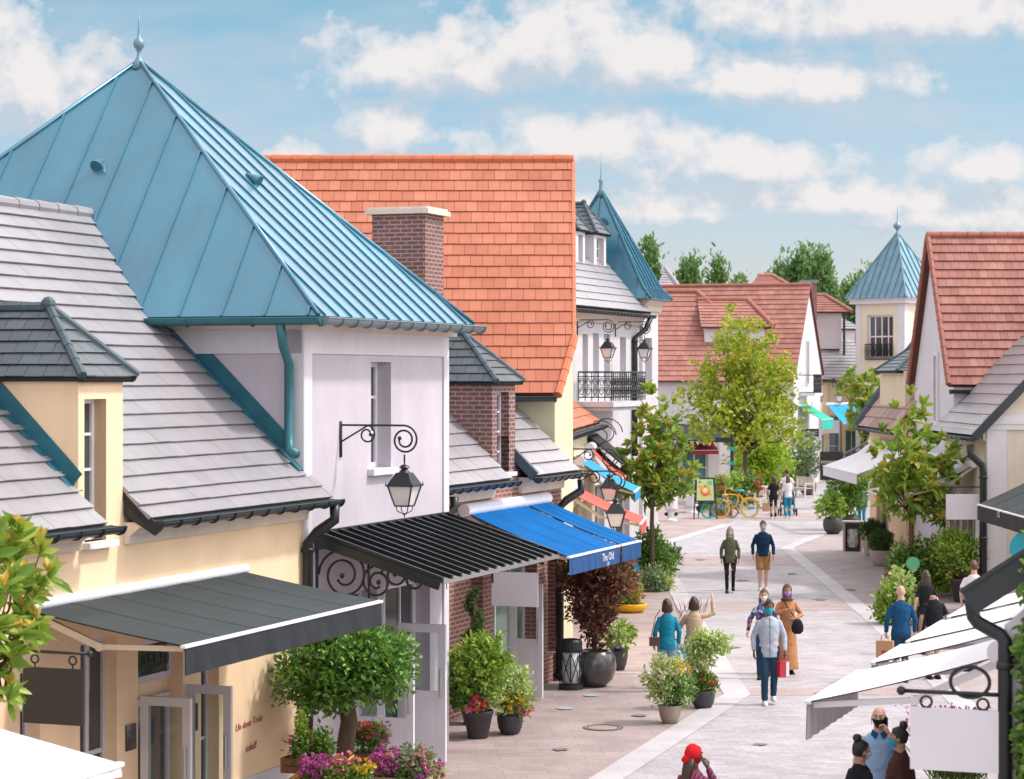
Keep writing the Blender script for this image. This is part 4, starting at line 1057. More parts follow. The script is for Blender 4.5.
m = MB(); gutter(m, (-.35, -.26, 4.22), (12, -.26, 4.22), .09, .6, out=(0, -1, 0)); m.build('gutter', M['dark_gutter'], t)
downpipe(t, [(-.2, -.26, 4.9), (-.2, -.26, 4.6), (-.2, -.12, 4.45), (-.2, -.09, 4.35)], .07)
for k, (px, py, lab, mat, u) in enumerate(((640, 524, 'coral red awning nearest the blue shop awning, above the street lantern', 'coral_canvas', 1.2), (634, 492, 'sky blue awning between two coral red awnings', 'cyan_canvas', 4.6), (622, 478, 'coral red awning tucked under the dark scroll canopy', 'coral_canvas', 8.0))):
    tip = FS.atu(px, py, u)
    pj = -tip.y
    awning(FS, lab, u, u + 2.6, 0, tip.z + .75, pj, tip.z, mat, mat, .24, group='awnings of the low shops', boxr=.13, seams=3)
tip = FS.atu(622, 463, 9.0)
t = thing('canopy', 'dark sheet canopy with iron scrolls above the coral and blue awnings', 'canopy', FS, (10, 0, tip.z))
m = MB(); pj = -tip.y
m.prism([(9, -.05, tip.z + .7), (12, -.05, tip.z + .7), (12, -pj, tip.z), (9, -pj, tip.z)], (0, 0, -.05)); m.build('sheet', M['black_canvas'], t)
m = MB()
for u in (9.02, 11.9):
    m.tube([(u, -.3 - math.cos(a) * .45 * (1 - a / 12), tip.z + .72 + math.sin(a) * .42 * (1 - a / 12)) for a in [i * .35 for i in range(24)]], .016, 6)
m.build('scroll', M['black_iron'], t, smooth=True)
wall_lamp(FS, 'iron lantern on a scroll bracket in front of the coral and sky blue awnings', .35, FS.atu(578, 471, .35).z, .95, .95, w=FS.atu(578, 471, .35).y if FS.atu(578, 471, .35).y < 0 else 0, group='lanterns along the low shops')
wall_lamp(FS, 'iron lantern on a bracket just below the dark scroll canopy', 4.2, FS.atu(577, 449, 4.2).z, 1.0, .95, group='lanterns along the low shops')

# ------------------------------------------------------------------ white house with balcony and turret
FL = Frame(1.70, 62.0, R(70))
u1_ = FL.u(639.5); ze6 = FL.z(608, 312)
t = thing('balcony_house', 'white house with iron balcony, pale grey roof and two dormers', 'house', FL, (-2, 0, 0))
aw_ = [(FL.u(a), FL.u(b), FL.z(a, 398), FL.z(a, c)) for a, b, c in ((582.5, 588, 334), (593, 599, 333), (604, 610, 334), (620, 626, 337))]
m = MB(); wall_open(m, -2, u1_, 0, ze6, 0, aw_ + [(1, 2.6, 0, 2.5), (3.4, 5, 0, 2.5)], .25); m.poly([(-2, 0, 0), (-2, 7, 0), (-2, 7, ze6), (-2, 0, ze6)])
m.build('wall', M['white_paint'], t)
plain('grey_pane', (.34, .33, .36), .15, .2, 2, spec=.7)
for o_ in aw_: window(t, *o_, .23, 1, 2, .05, sill=False, glass='grey_pane')
for o_ in ((1, 2.6, 0, 2.5), (3.4, 5, 0, 2.5)): window(t, *o_, .23, 2, 1, .07, name='shop_window', sill=False)
r6 = lambda w: ze6 + .12 + 1.05 * (w + .3)
m = MB(); tile_roof(m, [(-2.2, -.35, r6(-.35)), (u1_ + .1, -.35, r6(-.35)), (u1_ + .1, 3.4, r6(3.4)), (-2.2, 3.4, r6(3.4))], .3, .4, .03, seed=70)
tile_roof(m, [(-2.2, 7.1, r6(-.3)), (u1_, 7.1, r6(-.3)), (u1_, 3.4, r6(3.4)), (-2.2, 3.4, r6(3.4))], .3, .4, .03, seed=71)
rf = m.build('roof', [M['slate_tiles'], M['dark_underlay']], t)
m = MB(); gutter(m, (-2.3, -.42, r6(-.4) - .04), (u1_ + .05, -.42, r6(-.4) - .04), .08, .3, out=(0, -1, 0)); m.build('gutter', M['dark_gutter'], t)
m = MB(); cornice(m, -2.2, u1_ - .02, 0, r6(-.4) - .04, .3, .3); m.build('cornice', M['cornice_stone'], t)
for a, b, k in ((FL.u(575.5, .9), FL.u(585, .9), 72), (FL.u(594, .9), FL.u(606, .9), 75)):
    d = hip_dormer(t, a, b, .9, 3.3, FL.z(600, 234, .9), FL.z(600, 207, 1.4), .5, 'pale_lilac_render', 'shaded_dormer_tiles', 'slate_ridge', k, r6(.9) - .1, (a + .25, b - .2, FL.z(600, 278, .9), FL.z(600, 238, .9)))
up = FL.u(632); downpipe(t, [(up + .5, -.42, r6(-.4) - .1), (up + .4, -.3, r6(-.4) - .45), (up, -.09, r6(-.4) - .7), (up, -.09, 3.2)], .08)
zb = FL.z(608, 400); pb = .95; a, b = FL.u(578), FL.u(645, -.95); zt = zb + .78
t2 = thing('balcony', 'black wrought iron balcony on a white slab below the hanging lanterns', 'balcony', FL, ((a + b) / 2, -pb / 2, zb - .3))
m = MB(); m.box(a - .08, b + .08, -pb - .08, -.004, zb - .16, zb - .02); m.box(a, b, -pb, -.005, zb - .26, zb - .162); m.build('slab', M['white_paint'], t2)
m = MB()
def rail_run(p, q_, n):
    p, q_ = V(p), V(q_)
    for zz, r_ in ((.78, .026), (.66, .014), (.10, .018)): m.tube([p + Z * zz, q_ + Z * zz], r_, 6)
    for i in range(n + 1):
        c = p.lerp(q_, i / n); m.tube([c, c + Z * .8], .014, 5)
        if i < n:
            c2 = p.lerp(q_, (i + .5) / n); L = (q_ - p).length / n * .42; d = (q_ - p).normalized()
            for zz, sg in ((.26, 1), (.50, -1)):
                m.tube([c2 + d * (math.cos(a_) * L * (1 - a_ / 14) * sg) + Z * (zz + math.sin(a_) * .13 * (1 - a_ / 14)) for a_ in [k * .5 for k in range(20)]], .012, 4)
rail_run((a, -.02, zb), (a, -pb, zb), 5); rail_run((a, -pb, zb), (b, -pb, zb), 16); rail_run((b, -pb, zb), (b, -.02, zb), 5)
m.build('railing', M['black_iron'], t2)
wall_lamp(FL, 'black lantern over the near end of the iron balcony', FL.u(577), FL.z(577, 320), .98, .8, group='lanterns over the iron balcony')
wall_lamp(FL, 'black lantern beside the downpipe over the far end of the balcony', FL.u(615), FL.z(615, 322), .98, .8, group='lanterns over the iron balcony')
# turret
uT0, uT1 = u1_ + .0, FL.u(658, -.1); zt6 = FL.z(650, 304)
t = thing('turret_house', 'slim white turret house with a steep teal flared roof', 'house', FL, (uT0, -.1, 0))
m = MB(); wo = (FL.u(645, -.1), FL.u(652, -.1), FL.z(648, 395, -.1), FL.z(648, 338, -.1)); wall_open(m, uT0, uT1, 0, zt6, -.1, [wo], .3)
for u in (uT0, uT1): m.poly([(u, -.1, 0), (u, 3.2, 0), (u, 3.2, zt6), (u, -.1, zt6)])
m.build('wall', M['white_paint'], t); window(t, *wo, .18, 1, 2, .05, sill=False, glass='grey_pane')
m = MB(); cornice(m, uT0 - .1, uT1 + .15, -.1, zt6 + .12, .35, .25); m.prism([(uT0 - .004, 3, zt6 - .1), (uT0 - .2, 3, zt6 + .1), (uT0 - .004, 3, zt6 + .1)], (0, -3.1, 0)); m.build('cornice', M['cornice_stone'], t)
apx = FL.atu(601, 190, (uT0 + uT1) / 2); zr = zt6 + .12
oo = .35; A = V((uT0 - oo, -.1 - oo, zr)); B = V((uT1 + oo, -.1 - oo, zr)); wq = 2 * apx.y + .1 + oo; Cc = V((uT1 + oo, wq, zr)); Dd = V((uT0 - oo, wq, zr))
AP6 = V(((uT0 + uT1) / 2, apx.y, apx.z)); 
def mid(p): q2 = p.lerp(AP6, .16); q2.z = zr + (apx.z - zr) * .10; return q2
m = MB(); cs = [A, B, Cc, Dd]
for i in range(4):
    p, q2 = cs[i], cs[(i + 1) % 4]; mp, mq = mid(p), mid(q2)
    seam_roof(m, [p, q2, mq, mp], .32, .05, .03, .03); seam_roof(m, [mp, mq, AP6], .32 if i == 0 else .7, .05, .03, .03)
rf = m.build('roof', M['teal_zinc'], t)
m = MB()
for c in cs: m.tube([c + Z * .02, mid(c) + Z * .02, AP6 + Z * .02], .05, 7)
m.build('hip_caps', M['teal_lead'], rf)
m = MB(); m.lathe([(.14, -.2), (.07, 0), (.05, .2), (.08, .28), (.03, .34), (.012, .6), (.004, 1.2)], AP6, 12); m.build('finial', M['pale_zinc'], rf, smooth=True)
roof_vent(rf, on_plane(FL, 604, 222, Dd, A, AP6), (-1, 0, 0), .14)
# ------------------------------------------------------------------ right hand row
FR = Frame(11.54, 56.0, R(-88.9))          # facade running almost straight away from the viewer
zE = FR.z(965, 432)
t = gable_house('grey_roof_house', 'cream shop with pale grey tiled roof and black downpipe at its corner', FR, -4.85, 0, 0, 8, zE + .25, 8.5, 'u', 'cream_stone', 'slate_tiles', 'dark_underlay', 'slate_ridge', .34, .34, .22, .32, 80, gut="dark_gutter", ops=[(-4.2, -3.0, .4, 2.5), (-2.7, -.7, 0, 2.55)])
window(t, -4.2, -3.0, .4, 2.5, .18, 2, 1, .08, name='shop_window', sill=False, glass='green_glass'); window(t, -2.7, -.7, 0, 2.55, .18, 3, 1, .09, name='shop_window', sill=False, glass='green_glass')
m = MB(); z0 = zE + .25; k = (8.5 - z0) / 4
m.bar((.24, -.34, z0 - .34 * k + .03), (.24, 4, 8.56), .07, .2); m.build('verge', M['dark_gutter'], t)
m = MB(); m.box(.003, .035, .02, .5, 0, z0 - .02); m.box(.003, .09, -.1, 8, z0 + .0, z0 + .22); m.box(.003, .06, -.06, 8, z0 - .14, z0 - .002); m.build('stone_banding', M['white_paint'], t)
m = MB(); cornice(m, -4.8, .0, 0, z0 - .12, .28, .22); m.build('cornice', M['cornice_stone'], t)
downpipe(t, [(.12, -.42, z0 - .5), (.12, -.40, z0 - .75), (.1, -.12, z0 - 1.0), (.1, -.09, z0 - 1.2), (.1, -.09, .02)], .085)
# white gable, red roof
ur, uf = -4.9, -10.2; um = (ur + uf) / 2
g1 = FR.atu(930, 233, um)
t = gable_house('red_roof_house', 'tall white gable under a steep weathered red tiled roof', FR, uf, ur, .25, 9, FR.atu(966, 388, ur).z + .2, FR.at(930, 236).z, 'w', 'white_paint', 'red_tiles', 'red_underlay', 'red_ridge', .21, .285, .16, .12, 84, ops=[], ridge_r=.1, verge=True, th=.045)
window(t, um + .1, um + .75, FR.z(930, 425), FR.z(930, 352), .247, 1, 1, .10, sill=False, glass='grey_pane')
m = MB(); gutter(m, (ur + .2, .1, FR.atu(966, 390, ur).z), (ur + .2, 9, FR.atu(966, 390, ur).z), .1, 1, out=(1, 0, 0)); m.build('gutter', M['dark_gutter'], t)
# further red house with dark verge and slate dormer
uN, uF = -10.25, -16.2
zE0 = FR.at(866, 421).z
t = gable_house('verge_house', 'ochre shop with pinkish roof, black tile verge and slate dormer', FR, uF, uN, .0, 7, zE0 + .3, zE0 + 5.2, 'u', 'peach_render', 'pink_tiles', 'red_underlay', 'slate_ridge', .3, .36, .15, .35, 88, gut="dark_gutter", ops=[(-15, -13, 0, 2.4)])
window(t, -15, -13, 0, 2.4, .18, 2, 1, .08, name='shop_window', sill=False)
k = (4.9) / 3.5
m = MB(); ridge_tiles(m, (uF - .12, -.4, zE0 + .3 - .4 * k + .12), (uF - .12, 3.5, zE0 + 5.3), .15, .36, 8); m.build('verge', M['slate_ridge'], t)
hip_dormer(t, FR.u(905, .1), FR.u(880, .1), .1, 3.2, FR.z(890, 371, .1), FR.z(900, 341, 1.0), 1.0, 'cream_render', 'shaded_dormer_tiles', 'slate_ridge', 90, zE0, oh=.2)
# white street awnings of the right row
for k, (ua_, ub_, px, py, lab) in enumerate(((-7.0, -.9, 912, 493, 'long white awning behind the magnolia, beside the small hanging shop sign'), (-14.4, -8.2, 858, 474, 'white awning half hidden by the magnolia, with its deep valance showing'), (-17.4, -15.0, 852, 467, 'white awning farthest along, next to the black name board'))):
    if k == 2: FQ = Frame(11.9, 56.0, R(-88.9))
    else: FQ = FR
    tip = FQ.atu(px, py, ub_)
    awning(FQ, lab, ua_, ub_, 0, tip.z + .72, max(1.2, -tip.y), tip.z, 'white_canvas', 'white_canvas', .3, group='white awnings on the facing row', boxr=.10, seams=1)
t = hang_sign(FR, 'small white hanging sign with a dark square behind the magnolia leaves', -.05, FR.atu(975, 520, -.05).y + .45, FR.atu(946, 520, -.05).y, FR.atu(960, 494, -.05).z, .62, 'sign_white', FR.atu(960, 487, -.05).z)
# low shop with black awning at the frame edge
FK = Frame(12.6, 50.2, R(-90))
t = thing('corner_shop', 'stone corner shop with a black awning', 'house', FK, (0, 0, 0))
m = MB(); wall_open(m, -4.3, 3, 0, 4.1, 0, [(-3.6, -.4, 0, 2.4)], .3); m.poly([(3, 0, 0), (3, 6, 0), (3, 6, 4.1), (3, 0, 4.1)]); m.poly([(-4.3, 0, 0), (-4.3, 6, 0), (-4.3, 6, 4.1), (-4.3, 0, 4.1)]); m.poly([(-4.3, 0, 4.1), (3, 0, 4.1), (3, 6, 4.1), (-4.3, 6, 4.1)])
m.build('wall', M['cream_stone'], t); window(t, -3.6, -.4, 0, 2.4, .28, 2, 1, .1, name='shop_window', sill=False)
t0 = FK.atz(978, 504, 2.62); t1 = FK.atz(1030, 518, 2.62)
aw = awning(FK, 'black canvas awning with a small white emblem on its valance at the frame edge', t0.x, t1.x, 0, 3.6, -t0.y, 2.62, 'charcoal_canvas', 'black_canvas', .36, boxr=.14)
e = FK.at(998.5, 514.5, t0.y - .035)
text_part('emblem', "L'S", M['sign_white'], aw, .2, (e.x, e.y, e.z), (1, 0, 0), (0, 0, 1))
m = MB(); c = P(1027, 548, 48.2); m.tube([(c.x, c.y, c.z), (c.x, c.y + .05, c.z)], .36, 22); o = m.build('round_sign', M['teal_paint'], None)
tag(o, 'round teal sign under the black awning at the frame edge', 'sign')

# ------------------------------------------------------------------ nearest wall on the facing side: verge, downpipe, ivy, sign, awnings
FN = Frame(3.64, 17.0, R(250))
zv = lambda px, py: FN.atu(px, py, 0).z
t = thing('near_house', 'pale house end with a dark metal verge and fat black downpipe', 'house', FN, (0, 0, 0))
wz = FN.atu(1000, 625, 0).z
m = MB(); m.poly([(0, 0, 0), (0, 4.4, 0), (0, 4.4, wz + 3.9), (0, 0, wz)]); m.poly([(0, 0, 0), (0, 0, wz), (-4.2, 0, wz), (-4.2, 0, 0)]); m.poly([(-4.2, 0, 0), (-4.2, 4.4, 0), (-4.2, 4.4, wz + 3.9), (-4.2, 0, wz)]); m.build('wall', M['pale_lilac_render'], t)
m = MB(); pa = FN.atu(961, 591, .05); pb = FN.atu(1024, 551, .05)
d_ = (pb - pa); dirv = V((0, d_.y, d_.z)).normalized()
kz = d_.z / d_.y; rz_ = lambda y: pa.z + (y - pa.y) * kz - .07
tile_roof(m, [(-4.2, pa.y, rz_(pa.y)), (.0, pa.y, rz_(pa.y)), (.0, 4.4, rz_(4.4)), (-4.2, 4.4, rz_(4.4))], .3, .3, seed=99); rf = m.build('roof', [M['slate_tiles'], M['dark_underlay']], t)
m = MB(); w_ = .20
perp = V((0, dirv.z, -dirv.y))
m.prism([(.0, pa.y, pa.z), (.0, pa.y + d_.y * 3, pa.z + d_.z * 3), tuple(V((.0, pa.y + d_.y * 3, pa.z + d_.z * 3)) + perp * w_), tuple(V((.0, pa.y, pa.z)) + perp * w_)], (.07, 0, 0))
m.bar((.02, pa.y, pa.z), (.02, pa.y + d_.y*3, pa.z + d_.z*3), .16, .03, up=V((0, -dirv.z, dirv.y))); m.build('metal_verge', M['dark_gutter'], rf)
m = MB()
m.prism([(.075, pa.y + dirv.y*k_ + .03, pa.z + dirv.z*k_) for k_ in ()] or [(.075, pa.y + .62*dirv.y, pa.z + .62*dirv.z), (.075, pa.y + .65*dirv.y, pa.z + .65*dirv.z), tuple(V((.075, pa.y + .65*dirv.y, pa.z + .65*dirv.z)) + perp * w_), tuple(V((.075, pa.y + .62*dirv.y, pa.z + .62*dirv.z)) + perp * w_)], (.012, 0, 0)); m.build('verge_joint', M['black_iron'], rf)
gy = FN.atu(972, 596, .02); m = MB(); gutter(m, (.04, gy.y + .03, gy.z + .06), (-4.2, gy.y + .03, gy.z + .06), .075, .6, out=(0, -1, 0)); m.build('gutter', M['dark_gutter'], t)
q1, q2, q3, q4 = [FN.atu(px, py, .0) for px, py in ((972, 598), (975, 617), (1002, 635), (1006, 646))]
downpipe(t, [(0, q1.y, q1.z), (0, q1.y, q1.z - .06), (0, q2.y - .01, q2.z), (0, q2.y + .02, q2.z - .04), (.03, q3.y, q3.z), (.05, q4.y - .0, q4.z + .04), (.05, q4.y, q4.z - .04), (.05, q4.y, .02)], .052)
tip = FN.atu(912, 693, .06); ws = FN.atu(998, 693, .06)
hang_sign(FN, 'large blank white board on rings under a black rod beside the fat downpipe', .06, FN.atu(999, 720, .06).y, FN.atu(910.5, 720, .06).y, FN.atu(955, 709, .06).z, FN.atu(955, 709, .06).z - FN.atu(955, 771, .06).z, 'sign_white', FN.atu(955, 693, .06).z)
rg_ = FN.atu(970, 682, .06); m = MB(); rr = .115
m.tube([(.06, rg_.y + math.cos(a)*rr*1.25, rg_.z + math.sin(a)*rr) for a in [i*math.pi/16 for i in range(33)]], .014, 7)
o = m.build('iron_ring', M['black_iron'], None); c = V((.06, rg_.y, rg_.z)); o.data.transform(Matrix.Translation(-c)); o.location = FN.wor(c); o.rotation_euler = (0, 0, FN.rz)
tag(o, 'black iron ring standing on the rod above the large blank white board', 'bracket')
# ivy on the end wall
iv = FN.atu(1031, 690, .0)
th_ = thing('ivy', 'dense green ivy climbing the pale end wall at the frame edge', 'ivy', FN, (.05, iv.y, .0))
cl = clusters([(.09, iv.y + .05, 2.3, .10, .125, 2.3)], 900, 5, .8)
foliage('leaves', cl, 4, .075, .03, M['leaf_green'], th_, 5, width=.8, up=-.3, out=.6)
m = MB(); m.tube([(.02, iv.y + .05 + .05*math.sin(i), .02 + .34*i) for i in range(14)], .012, 5); m.build('stem', M['bark'], th_)
# white awnings of the shop behind that wall
FB = Frame(4.26, 20.7, R(250))
wq = -1.62
for k, (xa_, xb_, lab) in enumerate(((808, 861, 'large white awning jutting over the street above the talking trio'), (873, 904, 'white awning right behind the largest one, second towards the bald man'), (908, 944, 'white awning beside the man in the black t-shirt, third behind the largest'), (949, 976, 'sliver of the last white awning by the man in the white t-shirt'))):
    awning(FB, lab, FB.u(xb_, wq), FB.u(xa_, wq), .24, 3.03, 1.86, 2.50, 'white_canvas', 'white_canvas', (.36, .1, .1, .1)[k], group='white awnings of the near shop', boxr=.11, arm='white_canvas', trim='white_canvas', sag=.02, seams=1)
t = thing('awning_shop', 'pale shop behind the three white awnings', 'house', FB, (0, .4, 0))
m = MB(); wall_open(m, -11.5, .6, 0, 4.2, .45, [(-3, -.5, 0, 2.2), (-7, -4, 0, 2.2)], .3); m.poly([(.6, .45, 0), (.6, 4, 0), (.6, 4, 4.2), (.6, .45, 4.2)]); m.poly([(-11.5, .45, 0), (-11.5, 6, 0), (-11.5, 6, 4.2), (-11.5, .45, 4.2)]); m.build('wall', M['pale_lilac_render'], t)

# white awning corner at the lower left
FW = Frame(-2.88, 17.0, R(70))
a = FW.at(121, 762, 0); 
awning(FW, 'white awning corner in the near left corner below the magnolia', a.x - 3.0, a.x, 1.75, a.z + .36, 1.75, a.z, 'white_canvas', 'white_canvas', .1, boxr=.12, arms=False, trim='white_canvas', sag=.0, seams=1)

# ------------------------------------------------------------------ houses at the far end
f0 = P(794, 377, 114.0)
FF = Frame(f0.x, f0.y, R(72.5))
uB = 8.0; zrB = FF.at(805, 286).z
t = gable_house('far_red_house', 'broad red tiled house with a narrow white gable and slit window', FF, 0, uB, 0, 9.6, FF.z(794, 372), FF.atu(804.5, 286, uB / 2).z, 'w', 'white_paint', 'red_tiles', 'red_underlay', 'red_ridge', .26, .34, .12, .12, 110, ops=[(1, 3, 0, 2.4), (4, 6, 0, 2.4)], th=.04, verge=False)
window(t, 3.2, 4.1, FF.z(806, 385), FF.z(806, 340), -.003, 1, 1, .06, sill=False, glass='grey_pane')
for a in (1, 4): window(t, a, a + 2, 0, 2.4, .18, 2, 1, .1, name='shop_window', sill=False, glass='teal_glass')
# chimney and small hipped bay on its front slope
xl, xr = P(664, 377, 113).x, P(722, 377, 113).x
t = thing('hip_roof_house', 'red tiled house with a hipped end beside the slim turret', 'house', W0, ((xl + xr) / 2, 112, 0))
z0_, z1_ = P(0, 381, 111.6).z, P(0, 292, 115.4).z
m = MB(); m.box(xl - 3, xr + 2.8, 112, 119, 0, z0_ + .2); m.build('wall', M['pale_lilac_render'], t)
m = MB(); rx = P(697, 292, 115.4).x
tile_roof(m, [(xl - 3, 111.6, z0_), (xr + 3.3, 111.6, z0_), (rx, 115.6, z1_), (xl - 3, 115.6, z1_)], .34, .26, .04, seed=112)
tile_roof(m, [(xr + 3.3, 111.6, z0_), (xr + 3.3, 119, z0_), (rx, 115.6, z1_)], .34, .26, .04, seed=113)
rf = m.build('roof', [M['red_tiles'], M['red_underlay']], t)
m = MB(); ridge_tiles(m, (xl - 3, 115.6, z1_ + .05), (rx, 115.6, z1_ + .05), .13, .5); ridge_tiles(m, (rx, 115.6, z1_ + .05), (xr + 3.3, 111.6, z0_ + .05), .13, .45); m.build('ridge_tiles', M['red_ridge'], rf)
# cross gable bay in front of the broad roof
xa, xb = P(700, 377, 113.6).x, P(766, 377, 113.6).x; zA, zB = P(0, 327, 112.9).z, P(0, 300, 115.0).z
t = thing('dormer_bay', 'low hipped tiled bay halfway up the broad red roof', 'roof bay', W0, ((xa + xb) / 2, 113.0, zA - 1))
m = MB(); m.box(xa + .2, xb - .1, 113.3, 118, zA - 1.4, zA + .02); m.build('wall', M['pale_lilac_render'], t)
m = MB(); tile_roof(m, [(xa, 113.0, zA), (xb + .3, 113.0, zA), (xb - .75, 115.2, zB), (xa, 115.2, zB)], .3, .26, .04, seed=116); tile_roof(m, [(xb + .3, 113.0, zA), (xb + .3, 118, zA), (xb - .75, 117, zB), (xb - .75, 115.2, zB)], .3, .26, .04, seed=117)
rf = m.build('roof', [M['red_tiles'], M['red_underlay']], t)
m = MB(); ridge_tiles(m, (xa, 115.2, zB + .04), (xb - .75, 115.2, zB + .04), .12, .45); ridge_tiles(m, (xb - .75, 115.2, zB + .04), (xb + .3, 113.0, zA + .05), .12, .4); m.build('ridge_tiles', M['red_ridge'], rf)
# cafe front with dark canopy and red awning
cx0, cx1 = P(655, 0, 108).x, P(722, 0, 108).x
FC = Frame(cx0, 108.6, R(8))
t = thing('cafe', 'glass fronted cafe under a dark sloping canopy', 'shop', FC, (0, 0, 0))
wC = (cx1 - cx0)
m = MB(); wall_open(m, -1.5, wC, 0, 3.6, 0, [(.2, 1.2, 0, 2.4), (1.35, 2.6, 0, 2.4)], .3); m.poly([(wC, 0, 0), (wC, 3, 0), (wC, 3, 3.6), (wC, 0, 3.6)]); m.build('wall', M['shop_frame'], t)
for a, b in ((.2, 1.2), (1.35, 2.6)): window(t, a, b, 0, 2.4, .28, 2, 1, .07, name='shop_window', sill=False, glass='teal_glass')
m = MB(); z_a = FC.at(690, 418, -.1).z; z_b = FC.at(720, 443, -1.6).z
m.prism([(-1.2, .2, z_a), (wC, .2, z_b + .75), (wC + .3, -1.6, z_b), (-1.2, -1.6, z_b + .2)], (0, 0, .06)); m.build('canopy_sheet', M['black_canvas'], t)
m = MB()
for i in range(16): x = -1.2 + (wC + 1.4) * i / 16; m.prism([(x, -1.62, z_b + .2 - .2*i/16), (x + .2, -1.62, z_b + .19 - .2*i/16), (x + .1, -1.62, z_b + .02 - .2*i/16)], (0, -.02, 0))
m.build('scalloped_trim', M['white_paint'], t)
a_ = FC.at(690, 447, -.9); b_ = FC.at(719, 447, -.9)
awning(FC, 'crimson awning under the dark scalloped canopy of the glass cafe', a_.x, b_.x, 0, FC.at(700, 443, -.2).z + .1, 1.0, FC.at(700, 450, -1).z, 'crimson_canvas', 'crimson_canvas', .2, boxr=.08, arms=False)
# row beyond the white gable: dormers, lit slopes, lamps, small awnings
f1 = P(818, 377, 123.0); FG = Frame(f1.x, f1.y, R(72))
zeg = FG.z(845, 383)
t = gable_house('far_grey_house', 'cream shop with pale grey slope just past the slit window gable', FG, .1, 6.4, 0, 7, zeg + .25, zeg + 1.3, 'u', 'cream_render', 'slate_tiles', 'dark_underlay', 'slate_ridge', .4, .36, .12, .3, 120, gut="dark_gutter", ops=[(.8, 2.6, 0, 2.4), (3.2, 5.4, 0, 2.4)], skip=('B',))
for a, b in ((.8, 2.6), (3.2, 5.4)): window(t, a, b, 0, 2.4, .18, 2, 1, .08, name='shop_window', sill=False)
f2 = P(817, 377, 130.0); FJ = Frame(f2.x, f2.y, R(70))
zej = FJ.z(858, 366)
t = gable_house('far_pink_house', 'lilac house with a sunlit pink roof and tiled dormer behind the white gable', FJ, .1, 7, 0, 8, zej + .2, FJ.atu(818, 322, .1).z + .8, 'u', 'pale_lilac_render', 'pink_tiles', 'red_underlay', 'red_ridge', .3, .36, .12, .3, 124, skip=('B',), verge=True)
x0, x1, y_ = P(806, 0, 128.5).x, P(843, 0, 128.5).x, 128.5
za, zb_ = P(0, 347, y_).z, P(0, 312, y_).z; zc_ = P(0, 295.5, y_ + 1.4).z
m = MB(); m.box(x0, x1 - .1, y_, y_ + 5, za - .1, zb_); d = MB(); d.v = m.v; d.f = m.f; d.mi = m.mi
def wpart(name, mb, mat, root, fr):
    mb.v = [tuple(fr.loc(p)) for p in mb.v]; return mb.build(name, mat, root)
dd = wpart('dormer', m, M['pale_lilac_render'], t, FJ)
m = MB(); tile_roof(m, [(x0 - .1, y_ - .2, zb_), (x1 + .45, y_ - .2, zb_), (x1 - .8, y_ + 1.5, zc_), (x0 - .1, y_ + 1.5, zc_)], .3, .26, .04, seed=126); tile_roof(m, [(x1 + .45, y_ - .2, zb_), (x1 + .45, y_ + 4, zb_), (x1 - .8, y_ + 3, zc_), (x1 - .8, y_ + 1.5, zc_)], .3, .26, .04, seed=127)
ridge_tiles(m, (x0 - .1, y_ + 1.5, zc_ + .03), (x1 - .8, y_ + 1.5, zc_ + .03), .12, .45); ridge_tiles(m, (x1 - .8, y_ + 1.5, zc_ + .03), (x1 + .45, y_ - .2, zb_ + .05), .12, .4)
wpart('dormer_roof', m, [M['red_tiles'], M['red_underlay']], dd, FJ)
m = MB(); m.tube([(x1 + .05, y_ - .1, zb_ - .05), (x1 + .05, y_ - .1, za - .6)], .07, 8); wpart('downpipe', m, M['dark_gutter'], dd, FJ)
m = MB(); m.box(P(803, 0, 127).x, P(817, 0, 127).x, 127, 128, P(0, 320, 127).z, P(0, 283, 127).z); ch = wpart('chimney', m, M['brick_red'], t, FJ)
m = MB(); m.box(P(801.5, 0, 127).x, P(818.5, 0, 127).x, 126.9, 128.1, P(0, 283, 127).z + .004, P(0, 280, 127).z); wpart('chimney_cap', m, M['gutter_zinc'], ch, FJ)
x0, x1, y_ = P(836, 0, 138).x, P(855, 0, 138).x, 138.0; za, zb_, zc_ = P(0, 362, y_).z, P(0, 329, y_).z, P(0, 313, y_).z
t = thing('slate_dormer_house', 'lilac house with a dark slate dormer below the teal tower', 'house', W0, (x0, y_, 0))
m = MB(); m.box(x0, x1, y_, y_ + 5, 0, zb_); m.box(x0, P(884, 0, y_).x, y_ + 1, y_ + 6, 0, P(0, 380, y_).z); m.build('wall', M['pale_lilac_render'], t)
m = MB(); tile_roof(m, [(x0 - .2, y_ - .2, zb_), (x1 + .4, y_ - .2, zb_), (x1 - 1.1, y_ + 1.3, zc_), (x0 - .2, y_ + 1.3, zc_)], .3, .26, .04, seed=130); tile_roof(m, [(x1 + .4, y_ - .2, zb_), (x1 + .4, y_ + 4, zb_), (x1 - 1.1, y_ + 3, zc_), (x1 - 1.1, y_ + 1.3, zc_)], .3, .26, .04, seed=131)
tile_roof(m, [(x0 - 2.5, y_ + 3, P(0, 313, y_ + 3).z), (x1 + .3, y_ + 3, P(0, 313, y_ + 3).z), (x1 - .2, y_ + 5, P(0, 303, y_ + 5).z), (x0 - 2.5, y_ + 5, P(0, 303, y_ + 5).z)], .3, .26, .04, seed=132)
m.build('roof', [M['slate_tiles'], M['dark_underlay']], t); m = MB()
tile_roof(m, [(x0, y_ + .4, P(0, 384, y_).z), (P(886, 0, y_).x, y_ + .4, P(0, 384, y_).z), (P(886, 0, y_).x, y_ + 4, P(0, 352, y_ + 4).z), (x0, y_ + 4, P(0, 352, y_ + 4).z)], .3, .26, .04, seed=133)
m.build('lower_roof', [M['pink_tiles'], M['red_underlay']], t)
